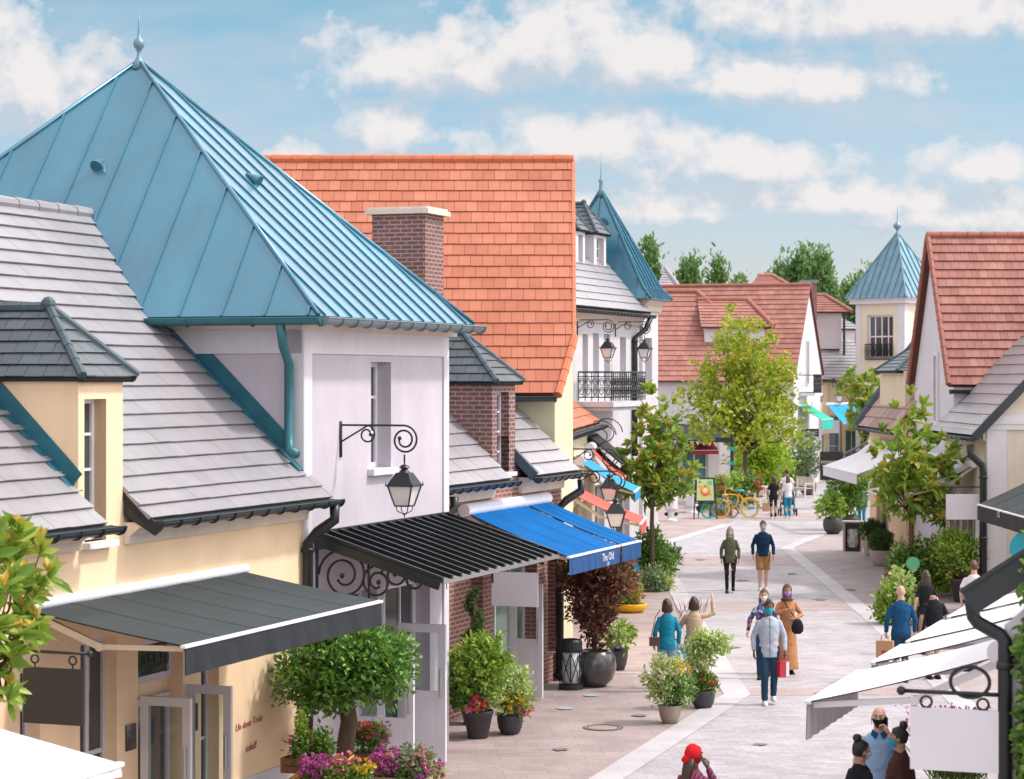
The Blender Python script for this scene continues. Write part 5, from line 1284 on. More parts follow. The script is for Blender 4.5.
# far tower
FT = Frame(P(904.5, 0, 123).x, 123.0, R(-45))
ls = 3.2; zt_ = P(0, 303, 123).z
t = thing('far_tower', 'cream tower with a teal pyramid roof and a tall balconied window', 'tower', FT, (0, 0, 0))
wo = (FT.u(867), FT.u(893), FT.z(880, 358), FT.z(880, 315))
m = MB(); wall_open(m, -ls, 0, 0, zt_, 0, [wo], .25); m.poly([(-ls, 0, 0), (-ls, ls, 0), (-ls, ls, zt_), (-ls, 0, zt_)]); m.build('wall', M['tower_cream'], t)
wo2 = (.9, 1.9, FT.z(880, 358), FT.z(880, 318))
F2 = Frame(FT.o.x, FT.o.y, R(45)); m = MB(); wall_open(m, 0, ls, 0, zt_, 0, [wo2], .25); m.v = [tuple(FT.loc(F2.wor(p))) for p in m.v]; m.build('wall', M['tower_cream'], t)
fr = window(t, *wo, .23, 4, 2, .1, .07, sill=False)
m = MB(); m.box(.1 + 0, .002, .0, .0, 0, 0); 
m = MB(); m.box(-.42, -.003, -.03, -.003, 0, zt_ - .01); m.box(-ls + .003, -ls + .35, -.03, -.003, 0, zt_ - .01); m.box(.003, .03, -.03, .42, 0, zt_ - .01); m.build('white_banding', M['white_paint'], t)
m = MB(); m.box(-ls - .25, .25, -.25, ls + .25, zt_, zt_ + .2); m.box(-ls - .35, .35, -.35, ls + .35, zt_ + .2, zt_ + .28); m.build('cornice', M['white_paint'], t)
zz = zt_ + .285; e = .42; cs = [(-ls - e, -e, zz), (e, -e, zz), (e, ls + e, zz), (-ls - e, ls + e, zz)]; ap = (-ls / 2, ls / 2, P(0, 233, 126).z)
m = MB()
for i in range(4): seam_roof(m, [cs[i], cs[(i + 1) % 4], ap], .42, .06, .035)
for c in cs: m.tube([V(c) + Z * .02, V(ap) + Z * .02], .05, 6)
rf = m.build('roof', M['pale_zinc'], t)
m = MB(); m.lathe([(.15, -.2), (.07, 0), (.06, .1), (.2, .25), (.22, .35), (.18, .45), (.05, .55), (.02, .9), (.005, 1.6)], ap, 12); m.build('finial', M['pale_zinc'], rf, smooth=True)
m = MB(); a, b = wo[0] - .05, wo[1] + .05
for i in range(19): x = a + (b - a) * i / 18; m.box(x - .015, x + .015, -.12, -.09, wo[2] - .05, wo[2] + .72)
m.box(a, b, -.125, -.085, wo[2] + .72, wo[2] + .77); m.box(a, b, -.124, -.086, wo[2] - .1, wo[2] - .05)
for i in range(6):
    c = a + (b - a) * (i + .5) / 6; m.tube([(c + math.cos(q)*.1, -.105, wo[2] + .35 + math.sin(q)*.16) for q in [j*.5 for j in range(13)]], .012, 4)
m.build('window_railing', M['black_iron'], fr)
# end-of-street shops
FE = Frame(P(786, 0, 126).x, 126.0, R(10))
wE = 4.6
t = thing('end_shop', 'grey shop front closing the far end of the street', 'shop', FE, (0, 0, 0))
m = MB(); wall_open(m, -2, wE, 0, 5.2, 0, [(.2, 1.5, 0, 2.3), (1.9, 3.2, 0, 3.4), (3.4, 4.3, 0, 2.6)], .4); m.poly([(wE, 0, 0), (wE, 4, 0), (wE, 4, 5.2), (wE, 0, 5.2)]); m.build('wall', M['cream_render'], t)
for a, b, h in ((.2, 1.5, 2.3), (1.9, 3.2, 3.4), (3.4, 4.3, 2.6)): window(t, a, b, 0, h, .38, 2, 2, .09, name='shop_window', sill=False, glass='teal_glass')
m = MB(); tile_roof(m, [(-2.2, -.3, 5.3), (wE + .2, -.3, 5.3), (wE + .2, 3, 7.6), (-2.2, 3, 7.6)], .32, .3, .03, seed=140); m.build('roof', [M['slate_tiles'], M['dark_underlay']], t)
def free_board(name, label, p, w, h, mat, txt=None, tmat=None, size=.2, cat='sign', th=.05):
    m = MB(); m.box(-w/2, w/2, -th/2, th/2, 0, h); t = thing(name, label, cat, Frame(p.x, p.y, 0), (0, 0, 0)); t.location.z = p.z
    m.build('board', M[mat], t)
    if txt: text_part('lettering', txt, tmat or M['sign_white'], t, size, (0, -th/2 - .004, h * (.5 if name != 'name_board' else .62)), (1, 0, 0), (0, 0, 1))
    return t
awning(FF, 'emerald green awning with a white band, partly behind the lime tree', 1.0, 4.4, 0, P(0, 405, 117).z, 1.2, P(0, 419, 116).z, 'green_canvas', 'green_canvas', .5, boxr=.06, arms=False)
FE2 = Frame(P(826, 0, 121).x, 121.0, R(35))
awning(FE2, 'sky blue awning slanting below the two far lanterns', 0, 2.2, 0, P(0, 404, 121).z, 1.25, P(0, 423, 119.6).z, 'cyan_canvas', 'cyan_canvas', .1, boxr=.07, arms=False)
t = free_board('shop_sign', 'small black shop sign with white lettering under the green awning', P(810, 437, 112), .85, .4, 'sign_black', 'BLANC', size=.22)
t = free_board('shop_sign', 'pale blue board below the slanting sky blue awning', P(832, 433, 122.5), .75, .68, 'sign_white')
t = free_board('name_board', 'black name board with white capitals hung before the white awning', P(831.5, 480, 81), .80, 1.0, 'sign_black', 'MONCLER', size=.16)
for k, (px, lab) in enumerate(((812, 'far lantern in front of the cream shop wall, the one by the small balcony'), (832.5, 'far lantern in front of the cream shop wall, above the blue awning'))):
    c = P(px, 388, 121.5); wall_lamp(Frame(c.x, c.y, R(72)), lab, 0, c.z + .5, .5, .95, group='far lanterns')
fb = P(801, 393, 113.3); tb = thing('balcony', 'small wrought iron balcony at the foot of the narrow white gable', 'balcony', FF, (2.6, -.5, fb.z)); m = MB()
for i in range(12): m.box(1.4 + i*.2 - .015, 1.4 + i*.2 + .015, -.75, -.72, fb.z, fb.z + .9)
for zz in (0, .45, .9): m.box(1.38, 3.65, -.76, -.71, fb.z + zz - .02, fb.z + zz + .03)
for x in (1.4, 3.6): m.box(x - .02, x + .02, -.72, -.01, fb.z + .86, fb.z + .9); m.box(x - .02, x + .02, -.72, -.01, fb.z - .02, fb.z + .02)
for i in range(9): c = 1.5 + i*.24; m.tube([(c + math.cos(q)*.1, -.735, fb.z + .45 + math.sin(q)*.3) for q in [j*.5 for j in range(13)]], .018, 4)
m.build('railing', M['black_iron'], tb)
m = MB(); m.box(1.38, 3.65, -.8, -.006, fb.z - .16, fb.z - .03); m.build('slab', M['white_paint'], tb)
# dark canopy with iron lace by the black name board
t = thing('canopy', 'thin black canopy with iron lace brackets above the black name board', 'canopy', W0, (P(845, 0, 82).x, 82, P(0, 455, 82).z))
a = P(810, 471, 86); b = P(869, 441, 80)
m = MB(); m.prism([tuple(a), tuple(b), (b.x + .2, b.y + 1.0, b.z + .02), (a.x + .2, a.y + 1.0, a.z + .02)], (0, 0, -.07)); m.build('sheet', M['black_sheet'], t)
m = MB()
for i in range(14):
    c = a.lerp(b, .3 + .05 * i); h = .9 * (i / 14) + .12
    m.tube([(c.x + math.cos(q)*.13*(1 - q/16), c.y, c.z - .12 - h/2 + math.sin(q)*h/2*(1 - q/16)) for q in [j*.55 for j in range(20)]], .022, 4)
m.build('iron_lace', M['black_iron'], t)
# scattered roofs behind
def back_roof(label, x0, x1, y0, y1, d, mat, under, cat='house', wall='white_paint', ch=None):
    a, b = P(x0, y1, d), P(x1, y0, d + 4)
    t = thing('back_house', label, cat, W0, ((a.x + b.x) / 2, d, 0)); mm = MB(); mm.box(a.x, b.x, d + .3, d + 8, 0, a.z + .05); mm.build('wall', M[wall], t)
    um = (a.x + b.x) / 2; mm = MB()
    tile_roof(mm, [(a.x - .3, d, a.z), (b.x + .3, d, a.z), (b.x - .9, d + 4, b.z), (a.x + .9, d + 4, b.z)], .34, .3, .04, seed=int(x0)); tile_roof(mm, [(b.x + .3, d, a.z), (b.x + .3, d + 8, a.z), (b.x - .9, d + 4, b.z)], .34, .3, .04, seed=int(x0) + 1)
    ridge_tiles(mm, (a.x + .9, d + 4, b.z + .04), (b.x - .9, d + 4, b.z + .04), .14, .5); ridge_tiles(mm, (b.x - .9, d + 4, b.z + .04), (b.x + .3, d, a.z + .05), .13, .5)
    mm.build('roof', [M[mat], M[under]], t)
    return t
back_roof('red hipped roof peeping over the broad red roof, below the big poplar', 750, 787, 276, 292, 140, 'red_tiles', 'red_underlay')
t = back_roof('pale grey hipped roof far behind the turret', 655, 679, 268, 300, 142, 'slate_tiles', 'dark_underlay')
# ------------------------------------------------------------------ trees
def tree(name, label, base, ht, fork, ells, ncl, nl, leaf, spread, mat, r0, seed, bark='bark', rosette=False, young=None, width=.40, nlimb=14, group=None, up=.4, shell=.45, out=.8, cat='tree'):
    fr = Frame(base[0], base[1], 0); b = V((0, 0, base[2] if len(base) > 2 else 0))
    t = thing(name, label, cat, fr, (0, 0, 0), group); t.location.z = 0
    cl = clusters(ells, ncl, seed, shell)
    m = MB(); limbs(m, b, b + V((0, 0, fork)), cl, nlimb, r0, r0 * .55, seed); m.build('trunk', M[bark], t, smooth=True)
    cr = foliage('crown', cl, nl, leaf, spread, M[mat], t, seed, width, up, rosette, out)
    if young:
        top = cl[np.random.RandomState(seed).permutation(len(cl))[:int(len(cl) * young)]].copy(); top[:, 2] += leaf * .25
        foliage('young_leaves', top, 6, leaf * .62, spread, M['leaf_young'], t, seed + 3, .42, 1.1, True, .5)
    return t
def E(px, py, rx, ry, d, base, depth=None):
    """crown lobe given by where it stands in the view at distance d"""
    c = P(px, py, d); s = d / FP
    return (c.x - base[0], c.y - base[1], c.z, rx * s, (depth or rx) * s, ry * s)
b = (P(652, 0, 60).x, 60.0)
tree('magnolia_tree', 'young magnolia with rusty new leaves in the planting bed beside the blue oval sign', b, 5, 2.5, [E(652, 455, 30, 50, 60, b), E(648, 478, 38, 28, 60, b), E(672, 470, 30, 36, 60, b), E(655, 415, 20, 28, 60, b)], 190, 7, .27, .06, 'leaf_magnolia', .07, 201, rosette=True, young=.42, nlimb=34)
b = (P(912, 0, 57.5).x, 57.5)
tree('magnolia_tree', 'magnolia with golden new leaves behind the round green sign', b, 5, 2.4, [E(912, 470, 44, 52, 57.5, b), E(895, 490, 32, 30, 57.5, b), E(932, 490, 30, 36, 57.5, b), E(908, 425, 22, 30, 57.5, b), E(945, 470, 20, 22, 57.5, b)], 205, 7, .27, .06, 'leaf_magnolia', .075, 202, rosette=True, young=.42, nlimb=36)
b = (P(-46, 0, 20).x, 20.0)
tree('magnolia_tree', 'close magnolia with rusty leaf tips reaching in from the frame edge', b, 4.4, 2.6, [E(-40, 610, 100, 105, 20, b), E(20, 590, 45, 60, 20, b), E(5, 665, 48, 55, 20, b), E(38, 625, 30, 22, 20, b)], 130, 9, .19, .05, 'leaf_magnolia', .07, 203, rosette=True, young=.6, nlimb=40)
b = (P(862, 0, 96).x, 96.0)
tree('magnolia_tree', 'small distant magnolia in front of the far cream tower', b, 5, 3, [E(862, 395, 22, 32, 96, b), E(868, 420, 18, 25, 96, b)], 150, 8, .3, .07, 'leaf_magnolia', .09, 204, rosette=True, young=.4, nlimb=16)
b = (P(746, 0, 100).x, 100.0)
tree('lime_tree', 'airy yellow green street tree standing before the broad red roof', b, 8.6, 2.6, [E(745, 375, 44, 58, 100, b), E(735, 345, 24, 38, 100, b), E(772, 385, 30, 50, 100, b), E(710, 395, 34, 42, 100, b), E(742, 420, 62, 30, 100, b), E(786, 425, 24, 28, 100, b)], 440, 15, .21, .15, 'leaf_lime', .13, 205, nlimb=50, shell=.6, width=.6)
b = (P(760, 0, 104).x, 104.0)
tree('bushy_tree', 'round bright chartreuse tree below the airy street tree', b, 4, 1.2, [E(760, 452, 27, 20, 104, b), E(748, 466, 22, 16, 104, b), E(772, 463, 20, 16, 104, b)], 260, 16, .2, .13, 'leaf_chartreuse', .12, 206, nlimb=20)
b = (P(347, 0, 29).x, 29.0)
tree('citrus_tree', 'dense clipped tree with glossy leaves and thick trunk before the lilac shop', b, 3, 1.75, [E(345, 662, 60, 38, 29, b, 55), E(312, 680, 40, 34, 29, b), E(378, 668, 38, 36, 29, b), E(340, 636, 40, 22, 29, b), E(395, 650, 20, 14, 29, b), E(335, 690, 42, 22, 29, b)], 820, 11, .085, .055, 'leaf_citrus', .135, 207, nlimb=46, shell=.55, width=.5)
for k, (px, d, w, top, seed) in enumerate(((649, 168, 16, 238, 211), (690, 168, 18, 250, 212), (718, 170, 14, 248, 213), (738, 168, 9, 266, 219), (795, 172, 36, 236, 214), (818, 170, 26, 242, 215), (775, 174, 18, 258, 216), (848, 175, 16, 272, 217), (866, 172, 18, 258, 218))):
    b = (P(px, 0, d).x, float(d)); n = 3
    rr = random.Random(seed); els = []
    for i in range(7):
        dx = (i - 3) / 3 * w * .62; hh = 1 - .55 * abs(i - 3) / 3 + rr.uniform(-.15, .1)
        tp = top + 60 * (1 - hh); els.append(E(px + dx + rr.uniform(-2, 2), tp + 22, w * .20, 24, d, b)); els.append(E(px + dx, tp + 55, w * .26, 26, d, b))
    lab = ('tall poplar just right of the slim turret roof', 'slender poplar rising behind the broad red roof', 'feathery poplar next to the slender one behind the red roof', 'smallest poplar tip over the red ridge', 'biggest poplar clump above the small red hipped roof', 'broad poplar right behind the big clump', 'poplar leaning at the edge of the big clump', 'low poplar beside the far tower roof', 'pointed poplar touching the far teal tower roof')[k]
    tree('poplar_tree', lab, b, 15, 8, els, 330, 15, .40, .27, 'leaf_poplar', .2, seed, nlimb=16, up=1.2, shell=.7, group='poplars beyond the roofs')
b = (P(925, 0, 85).x - .3, 86.0)

# ------------------------------------------------------------------ pots, shrubs, flowers
POTS = {
 'cone': [(.62, 0), (.66, .02), (.98, .86), (1.04, .88), (1.04, 1), (.92, 1), (.90, .88)],
 'bowl': [(.55, 0), (.72, .06), (.92, .35), (1.0, .7), (1.0, .94), (.96, 1), (.88, .98), (.86, .88)],
 'ball': [(.5, 0), (.56, .03), (.86, .2), (1.02, .5), (.98, .78), (.8, .96), (.74, 1), (.68, .98), (.68, .88)],
 'urn': [(.6, 0), (.64, .02), (.84, .3), (.98, .68), (1.0, .95), (1.04, 1), (.9, 1), (.88, .9)]}
def potted(name, label, px, py, pw, ph, shape, potmat, plants, flowers=(), group=None, cat='plant', d=None, seed=0, trunk=None):
    """pot standing at picture foot (px, py); plants = (dx, dy, rx, ry, material, clusters, leaves, leaf size) in picture pixels above the rim"""
    g = G(px, py) if d is None else V((P(px, 0, d).x, d, CH - (py - HZ) / FP * d)); s = g.y / FP
    t = thing(name, label, cat, Frame(g.x, g.y, 0), (0, 0, 0), group); t.location.z = g.z
    r, h = pw / 2 * s, ph * s
    m = MB(); m.lathe([(a * r, b_ * h) for a, b_ in POTS[shape]], n=28); m.build('pot', M[potmat], t, smooth=True)
    m = MB(); m.lathe([(.86 * r * (.8 if shape == 'ball' else 1), h * .90), (.2 * r, h * .93)], n=20); m.build('soil', M['soil'], t)
    if trunk: 
        m = MB(); m.tube([(0, 0, h * .9), (trunk[1] * s * .4, 0, h + trunk[0] * s * .5), (trunk[1] * s, 0, h + trunk[0] * s)], [trunk[2], trunk[2] * .8, trunk[2] * .6], 8); m.build('stem', M['bark'], t)
    for i, (dx, dy, rx, ry, mat, nc, nl, lf) in enumerate(plants):
        cl = clusters([(dx * s, 0, h + dy * s, rx * s, rx * s * .85, ry * s)], nc, seed + i, .5)
        foliage('foliage', cl, nl, lf, lf * .55, M[mat], t, seed + i, up=.5)
    for i, (dx, dy, rx, ry, mat, nc, lf) in enumerate(flowers):
        cl = clusters([(dx * s, -plants[0][2] * .6 * s, h + dy * s, rx * s, rx * s * .6, ry * s)], nc, seed + 50 + i, .35)
        foliage('flowers', cl, 7, lf, lf * .2, M[mat], t, seed + 50 + i, .75, .5, True, .9)
    return t
potted('potted_shrub', 'big leafy shrub with pink flowers in a charcoal pot by the lilac doors', 478, 738, 30, 28, 'cone', 'charcoal_pot', [(-4, 34, 26, 36, 'leaf_fresh', 170, 9, .11), (8, 50, 20, 26, 'leaf_fresh', 90, 9, .11), (-14, 14, 14, 16, 'leaf_green', 60, 9, .09), (10, 16, 16, 14, 'leaf_pale', 60, 9, .08)], [(-2, 8, 10, 7, 'petal_red', 26, .06), (-3, 6, 9, 5, 'petal_pink', 14, .06)], seed=301)
potted('potted_shrub', 'yellow green flowering shrub in the smaller charcoal pot beside the blank board', 510, 734, 26, 20, 'bowl', 'charcoal_pot', [(2, 24, 19, 24, 'leaf_pale', 130, 9, .085), (6, 8, 16, 10, 'leaf_fresh', 60, 9, .08)], [(2, 12, 14, 10, 'petal_yellow', 30, .05), (14, 6, 7, 7, 'petal_pink', 14, .05)], seed=305)
# spiral topiary
g = G(474, 724); s = g.y / FP
t = thing('spiral_topiary', 'clipped dark green spiral topiary against the brick shop wall', 'plant', Frame(g.x, g.y, 0)); m = MB(); m.lathe([(.16, 0), (.22, .4), (.2, .42)], n=18); m.build('pot', M['charcoal_pot'], t, smooth=True)
m = MB(); m.tube([(0, 0, .35), (0, 0, 2.05)], .025, 6); m.build('stem', M['bark'], t)
cl = np.array([(math.cos(a)*r_, math.sin(a)*r_, z, math.cos(a)*.6, math.sin(a)*.6, .3) for k in range(420) for a, z, r_ in [(k*.042 + .6*random.Random(k).random(), .5 + 1.62*k/420, (.24 - .17*k/420) * random.Random(k+9).uniform(.55, 1))]])
foliage('foliage', cl, 12, .045, .035, M['leaf_box'], t, 310)
potted('potted_maple', 'dark red maple in a big round glazed pot next to the litter bin', 594, 686, 44, 36, 'ball', 'glazed_pot', [(-2, 60, 30, 38, 'leaf_maple', 190, 12, .11), (16, 76, 28, 24, 'leaf_maple', 140, 12, .11), (-14, 84, 22, 24, 'leaf_maple', 90, 12, .11), (4, 24, 16, 24, 'leaf_maple', 70, 12, .1), (24, 14, 12, 8, 'leaf_pale', 40, 9, .08)], trunk=(60, 4, .05), seed=311)
potted('flower_pot', 'small dark pot of violet flowers and lime leaves beyond the glazed pot', 618, 670, 20, 20, 'urn', 'charcoal_pot', [(0, 10, 11, 10, 'leaf_fresh', 60, 8, .10), (5, 18, 7, 8, 'leaf_fresh', 30, 8, .12)], [(-2, 3, 10, 7, 'petal_violet', 34, .05)], seed=315)
potted('potted_shrub', 'loose cream flowering bush in a taupe pot in the middle of the street', 670, 723, 23, 18, 'urn', 'taupe_pot', [(-6, 26, 22, 24, 'leaf_pale', 170, 9, .075), (6, 16, 18, 18, 'leaf_green', 110, 9, .07)], [(-6, 36, 20, 14, 'petal_cream', 50, .05), (8, 40, 12, 8, 'petal_yellow', 16, .05)], seed=320)
potted('potted_shrub', 'leaning pale leaved plant with red flowers in a dark grey street pot', 703, 708, 24, 18, 'bowl', 'charcoal_pot', [(-4, 34, 12, 22, 'leaf_pale', 80, 9, .09), (8, 46, 18, 8, 'leaf_pale', 80, 9, .10), (2, 8, 14, 10, 'leaf_green', 80, 9, .07)], [(4, 8, 11, 6, 'petal_red', 22, .045)], seed=325)
potted('potted_olive', 'olive bush in a big dark round pot near the end of the street', 808, 495, 17, 15, 'ball', 'glazed_pot', [(-2, 24, 16, 24, 'leaf_olive', 150, 10, .16), (-6, 12, 12, 12, 'leaf_olive', 60, 10, .15)], seed=330, trunk=(20, 0, .08))
potted('potted_shrub', 'bright green shrub in a dark round pot on the kerb of the facing pavement', 833, 534, 20, 17, 'ball', 'charcoal_pot', [(-2, 10, 14, 12, 'leaf_fresh', 110, 9, .13), (0, 18, 7, 8, 'leaf_green', 30, 9, .13)], seed=333)
potted('potted_shrub', 'taller fresh green shrub in a dark pot behind the pavement litter bin', 849, 530, 20, 15, 'ball', 'charcoal_pot', [(0, 24, 22, 20, 'leaf_green', 170, 10, .15), (-6, 8, 14, 12, 'leaf_fresh', 80, 9, .14), (10, 34, 14, 12, 'leaf_fresh', 60, 9, .15)], seed=336)
for px, py, w, lab in ((881, 566, 23, 'clipped box ball in a stone bowl, the nearer one'), (872, 556, 20, 'clipped box ball half hidden behind the nearer stone bowl')):
    t = potted('potted_topiary', lab, px, py, w, 16, 'urn', 'stone_pot', [(0, 9, 12.5, 12, 'leaf_box', 420, 11, .055), (0, 9, 8, 8, 'leaf_box', 150, 11, .06)], seed=340 + px, group='box balls along the facing pavement')
potted('potted_shrub', 'tall yellow green bush in a dark tub beside the man in white', 962, 602, 24, 24, 'cone', 'charcoal_pot', [(0, 20, 24, 22, 'leaf_fresh', 140, 9, .12), (-8, 34, 16, 14, 'leaf_fresh', 70, 9, .12), (0, 4, 14, 10, 'leaf_maple', 60, 9, .1)], seed=345)

def bush(name, label, px, py, els, d=None, flowers=(), seed=0, group=None, box=None, cat='shrub'):
    g = G(px, py) if d is None else V((P(px, 0, d).x, d, 0)); s = g.y / FP
    t = thing(name, label, cat, Frame(g.x, g.y, 0), (0, 0, 0), group)
    if box:
        m = MB(); w, h, dp = [q_ * s for q_ in box[:3]]; m.box(-w/2, w/2, -dp/2, dp/2, 0, h); m.box(-w/2 - .03, w/2 + .03, -dp/2 - .03, dp/2 + .03, h + .003, h + .05); m.build('planter', M[box[3]], t)
    m = MB(); zt = max(e[1] for e in els) * s
    for i in range(9):
        a = i * .7; e = els[i % len(els)]; m.tube([(e[0]*s*.3 + math.cos(a)*.05, math.sin(a)*.05, .01), (e[0]*s*.7 + math.cos(a)*.12, math.sin(a)*.12, e[1]*s*.5), (e[0]*s + math.cos(a)*.2, math.sin(a)*.2, e[1]*s)], [.022, .015, .006], 5)
    m.build('stems', M['bark'], t)
    for i, (dx, dy, rx, ry, mat, nc, nl, lf) in enumerate(els):
        cl = clusters([(dx * s, (i % 3 - 1) * .1, dy * s, rx * s, rx * s, ry * s)], nc, seed + i, .5); cl[:, 2] = np.maximum(cl[:, 2], .06)
        foliage('foliage', cl, nl, lf, lf * .6, M[mat], t, seed + i, up=.6)
    for i, (dx, dy, rx, ry, mat, nc, lf) in enumerate(flowers):
        cl = clusters([(dx * s, -.15, dy * s, rx * s, rx * s, ry * s)], nc, seed + 60 + i, .35); cl[:, 2] = np.maximum(cl[:, 2], .08)
        foliage('flowers', cl, 7, lf, lf * .2, M[mat], t, seed + 60 + i, .75, .5, True, .9)
    return t
bush('shrub', 'tall leafy laurel shrub at the foot of the magnolia', 648, 586, [(2, 30, 16, 28, 'leaf_green', 170, 10, .13), (12, 18, 14, 18, 'leaf_green', 90, 10, .13), (-10, 20, 10, 14, 'leaf_fresh', 50, 9, .12)], seed=401)
bush('shrub', 'low rounded pale shrub under the blue oval sign', 651, 591, [(2, 12, 14, 12, 'leaf_olive', 130, 10, .09), (12, 8, 10, 8, 'leaf_pale', 60, 9, .09)], seed=405)
bush('shrub', 'yellow flowering clump at the corner of the planting bed', 665, 590, [(0, 6, 8, 6, 'leaf_chartreuse', 50, 9, .08)], flowers=[(0, 8, 8, 5, 'petal_yellow', 34, .06)], seed=408)
bush('shrub', 'green shrub spilling beside the bed under the magnolia trunk', 672, 572, [(-4, 14, 11, 14, 'leaf_green', 90, 9, .12)], seed=411)
potted('flower_planter', 'yellow rimmed round planter of red and yellow flowers beyond the maple', 630, 612, 34, 9, 'bowl', 'yellow_paint', [(-4, 8, 15, 8, 'leaf_fresh', 90, 9, .09), (2, 22, 9, 12, 'leaf_chartreuse', 40, 9, .1)], [(0, 10, 16, 9, 'petal_red', 26, .06), (2, 20, 8, 8, 'petal_yellow', 22, .06)], seed=414, cat='planter')
bush('shrub', 'light green spray shrub on the pavement edge beside the bald man', 894, 624, [(-6, 20, 10, 22, 'leaf_fresh', 60, 9, .14), (6, 30, 11, 24, 'leaf_pale', 60, 9, .14), (-4, 8, 14, 9, 'leaf_green', 60, 9, .12), (16, 18, 10, 16, 'leaf_fresh', 40, 9, .13)], seed=418)
bush('shrub', 'bushy green shrub with red flowers around the magnolia trunk', 915, 596, [(-8, 30, 18, 24, 'leaf_green', 130, 9, .14), (16, 36, 18, 26, 'leaf_fresh', 130, 9, .14), (26, 20, 14, 18, 'leaf_chartreuse', 70, 9, .13), (-16, 16, 10, 14, 'leaf_maple', 60, 9, .12)], flowers=[(-26, 14, 5, 12, 'petal_red', 24, .07)], seed=422)
bush('shrub', 'dark evergreen shrub by the shop front behind the box balls', 888, 548, [(6, 30, 14, 22, 'leaf_box', 120, 9, .14), (0, 10, 10, 14, 'leaf_green', 60, 9, .13)], seed=426)
bush('flower_bed', 'flowering bed of pale and pink blooms behind the yellow bicycle', 728, 508, [(-14, 16, 14, 12, 'leaf_fresh', 90, 9, .18), (6, 18, 12, 14, 'leaf_fresh', 80, 9, .18), (22, 18, 10, 16, 'leaf_green', 70, 9, .18), (-28, 10, 10, 10, 'leaf_green', 50, 9, .17)], flowers=[(-8, 14, 20, 9, 'petal_pink', 40, .1), (10, 16, 18, 9, 'petal_cream', 36, .1), (30, 22, 6, 14, 'petal_red', 22, .11)], seed=430, cat='flower bed')
bush('shrub', 'round shrub with crimson flowers between the two white benches', 770, 494, [(0, 10, 9, 11, 'leaf_fresh', 90, 9, .18)], flowers=[(8, 12, 7, 9, 'petal_red', 18, .1)], seed=434)
bush('shrub', 'green shrub behind the walking pair at the street end', 792, 488, [(0, 12, 10, 10, 'leaf_green', 90, 9, .2), (8, 8, 6, 8, 'leaf_fresh', 40, 9, .18)], flowers=[(6, 4, 7, 5, 'petal_red', 14, .1)], seed=437)
bush('shrub', 'dark green shrub beside the chartreuse tree', 785, 486, [(0, 16, 8, 12, 'leaf_box', 90, 9, .2)], seed=439)
bush('flowering_shrub', 'crimson flowered clump under the magnolia by the low shops', 698, 512, [(0, 10, 9, 10, 'leaf_green', 60, 9, .18)], flowers=[(-2, 12, 8, 10, 'petal_red', 40, .13)], seed=441)
def grass_tuft(label, px, py, w, h, n, mat, seed, d=None, flower=None):
    g = G(px, py) if d is None else V((P(px, 0, d).x, d, 0)); s = g.y / FP; rs = np.random.RandomState(seed)
    t = thing('ornamental_grass', label, 'plant', Frame(g.x, g.y, 0))
    pos = np.stack([rs.normal(0, w*s*.22, n), rs.normal(0, w*s*.15, n), np.zeros(n) + .01], 1)
    dirs = np.stack([rs.normal(0, .3, n), rs.normal(0, .25, n), np.ones(n)], 1)
    leaf_mesh('blades', pos, dirs, h * s * rs.uniform(.6, 1.1, n), M[mat], t, .008, .2, .12, seed)
    if flower:
        k = n * 3 // 4; tip = pos[:k] + dirs[:k] * (h * s * rs.uniform(.5, 1.0, k))[:, None]
        cl = np.concatenate([tip, dirs[:k] * .3], 1); foliage('flowers', cl, 6, .06, .05, M[flower], t, seed, .6)
    return t
grass_tuft('feathery pinkish grass tuft in front of the two waving women', 690, 622, 26, 27, 40, 'grass_pink', 451)
grass_tuft('tall magenta flower spikes under the white awnings', 957, 745, 60, 74, 330, 'leaf_fresh', 453, d=31, flower='petal_magenta')
# shop window tub behind the rod
c = P(968, 690, 28); t = potted('hanging_pot', 'black round flower tub seen through the iron ring above the blank board', 966, 671, 24, 22, 'ball', 'charcoal_pot', [(4, 6, 12, 7, 'leaf_fresh', 50, 9, .07)], [(0, 4, 10, 5, 'petal_yellow', 12, .04), (-8, -4, 4, 6, 'petal_magenta', 8, .04)], d=29, seed=455)
m = MB(); m.lathe([(.012, 0), (.012, .4)], n=6)
# planter box hanging over the yellow cycle, tubs of magenta flowers in the near foreground
def crate_flowers(label, px, py, w, h, d, boxmat, plants, flowers, seed, name='flower_crate', cat='planter', legs=True):
    c = P(px, py, d); s = d / FP; W_, H_ = w * s, h * s
    t = thing(name, label, cat, Frame(c.x, c.y, R(-18)), (0, 0, 0)); t.location.z = c.z - H_
    m = MB(); D_ = .17
    for z0_, z1_ in ((0, H_ * .46), (H_ * .52, H_)):
        m.box(-W_/2, W_/2, -D_, -D_ + .018, z0_, z1_); m.box(-W_/2, W_/2, D_ - .018, D_, z0_, z1_); m.box(-W_/2, -W_/2 + .018, -D_ + .019, D_ - .019, z0_, z1_); m.box(W_/2 - .018, W_/2, -D_ + .019, D_ - .019, z0_, z1_)
    m.box(-W_/2 + .02, W_/2 - .02, -D_ + .02, D_ - .02, .0, H_ * .85); m.build('box', M[boxmat], t)
    for i, (dx, dy, rx, ry, mat, nc, nl, lf) in enumerate(plants):
        foliage('foliage', clusters([(dx*s, 0, H_ + dy*s, rx*s, min(rx*s, .2), ry*s)], nc, seed+i, .5), nl, lf, lf*.6, M[mat], t, seed+i, up=.6)
    for i, (dx, dy, rx, ry, mat, nc, lf) in enumerate(flowers):
        foliage('flowers', clusters([(dx*s, -.04, H_ + dy*s, rx*s, min(rx*s, .22), ry*s)], nc, seed+40+i, .4), 7, lf, lf*.25, M[mat], t, seed+40+i, .75, .5, True, .9)
    return t
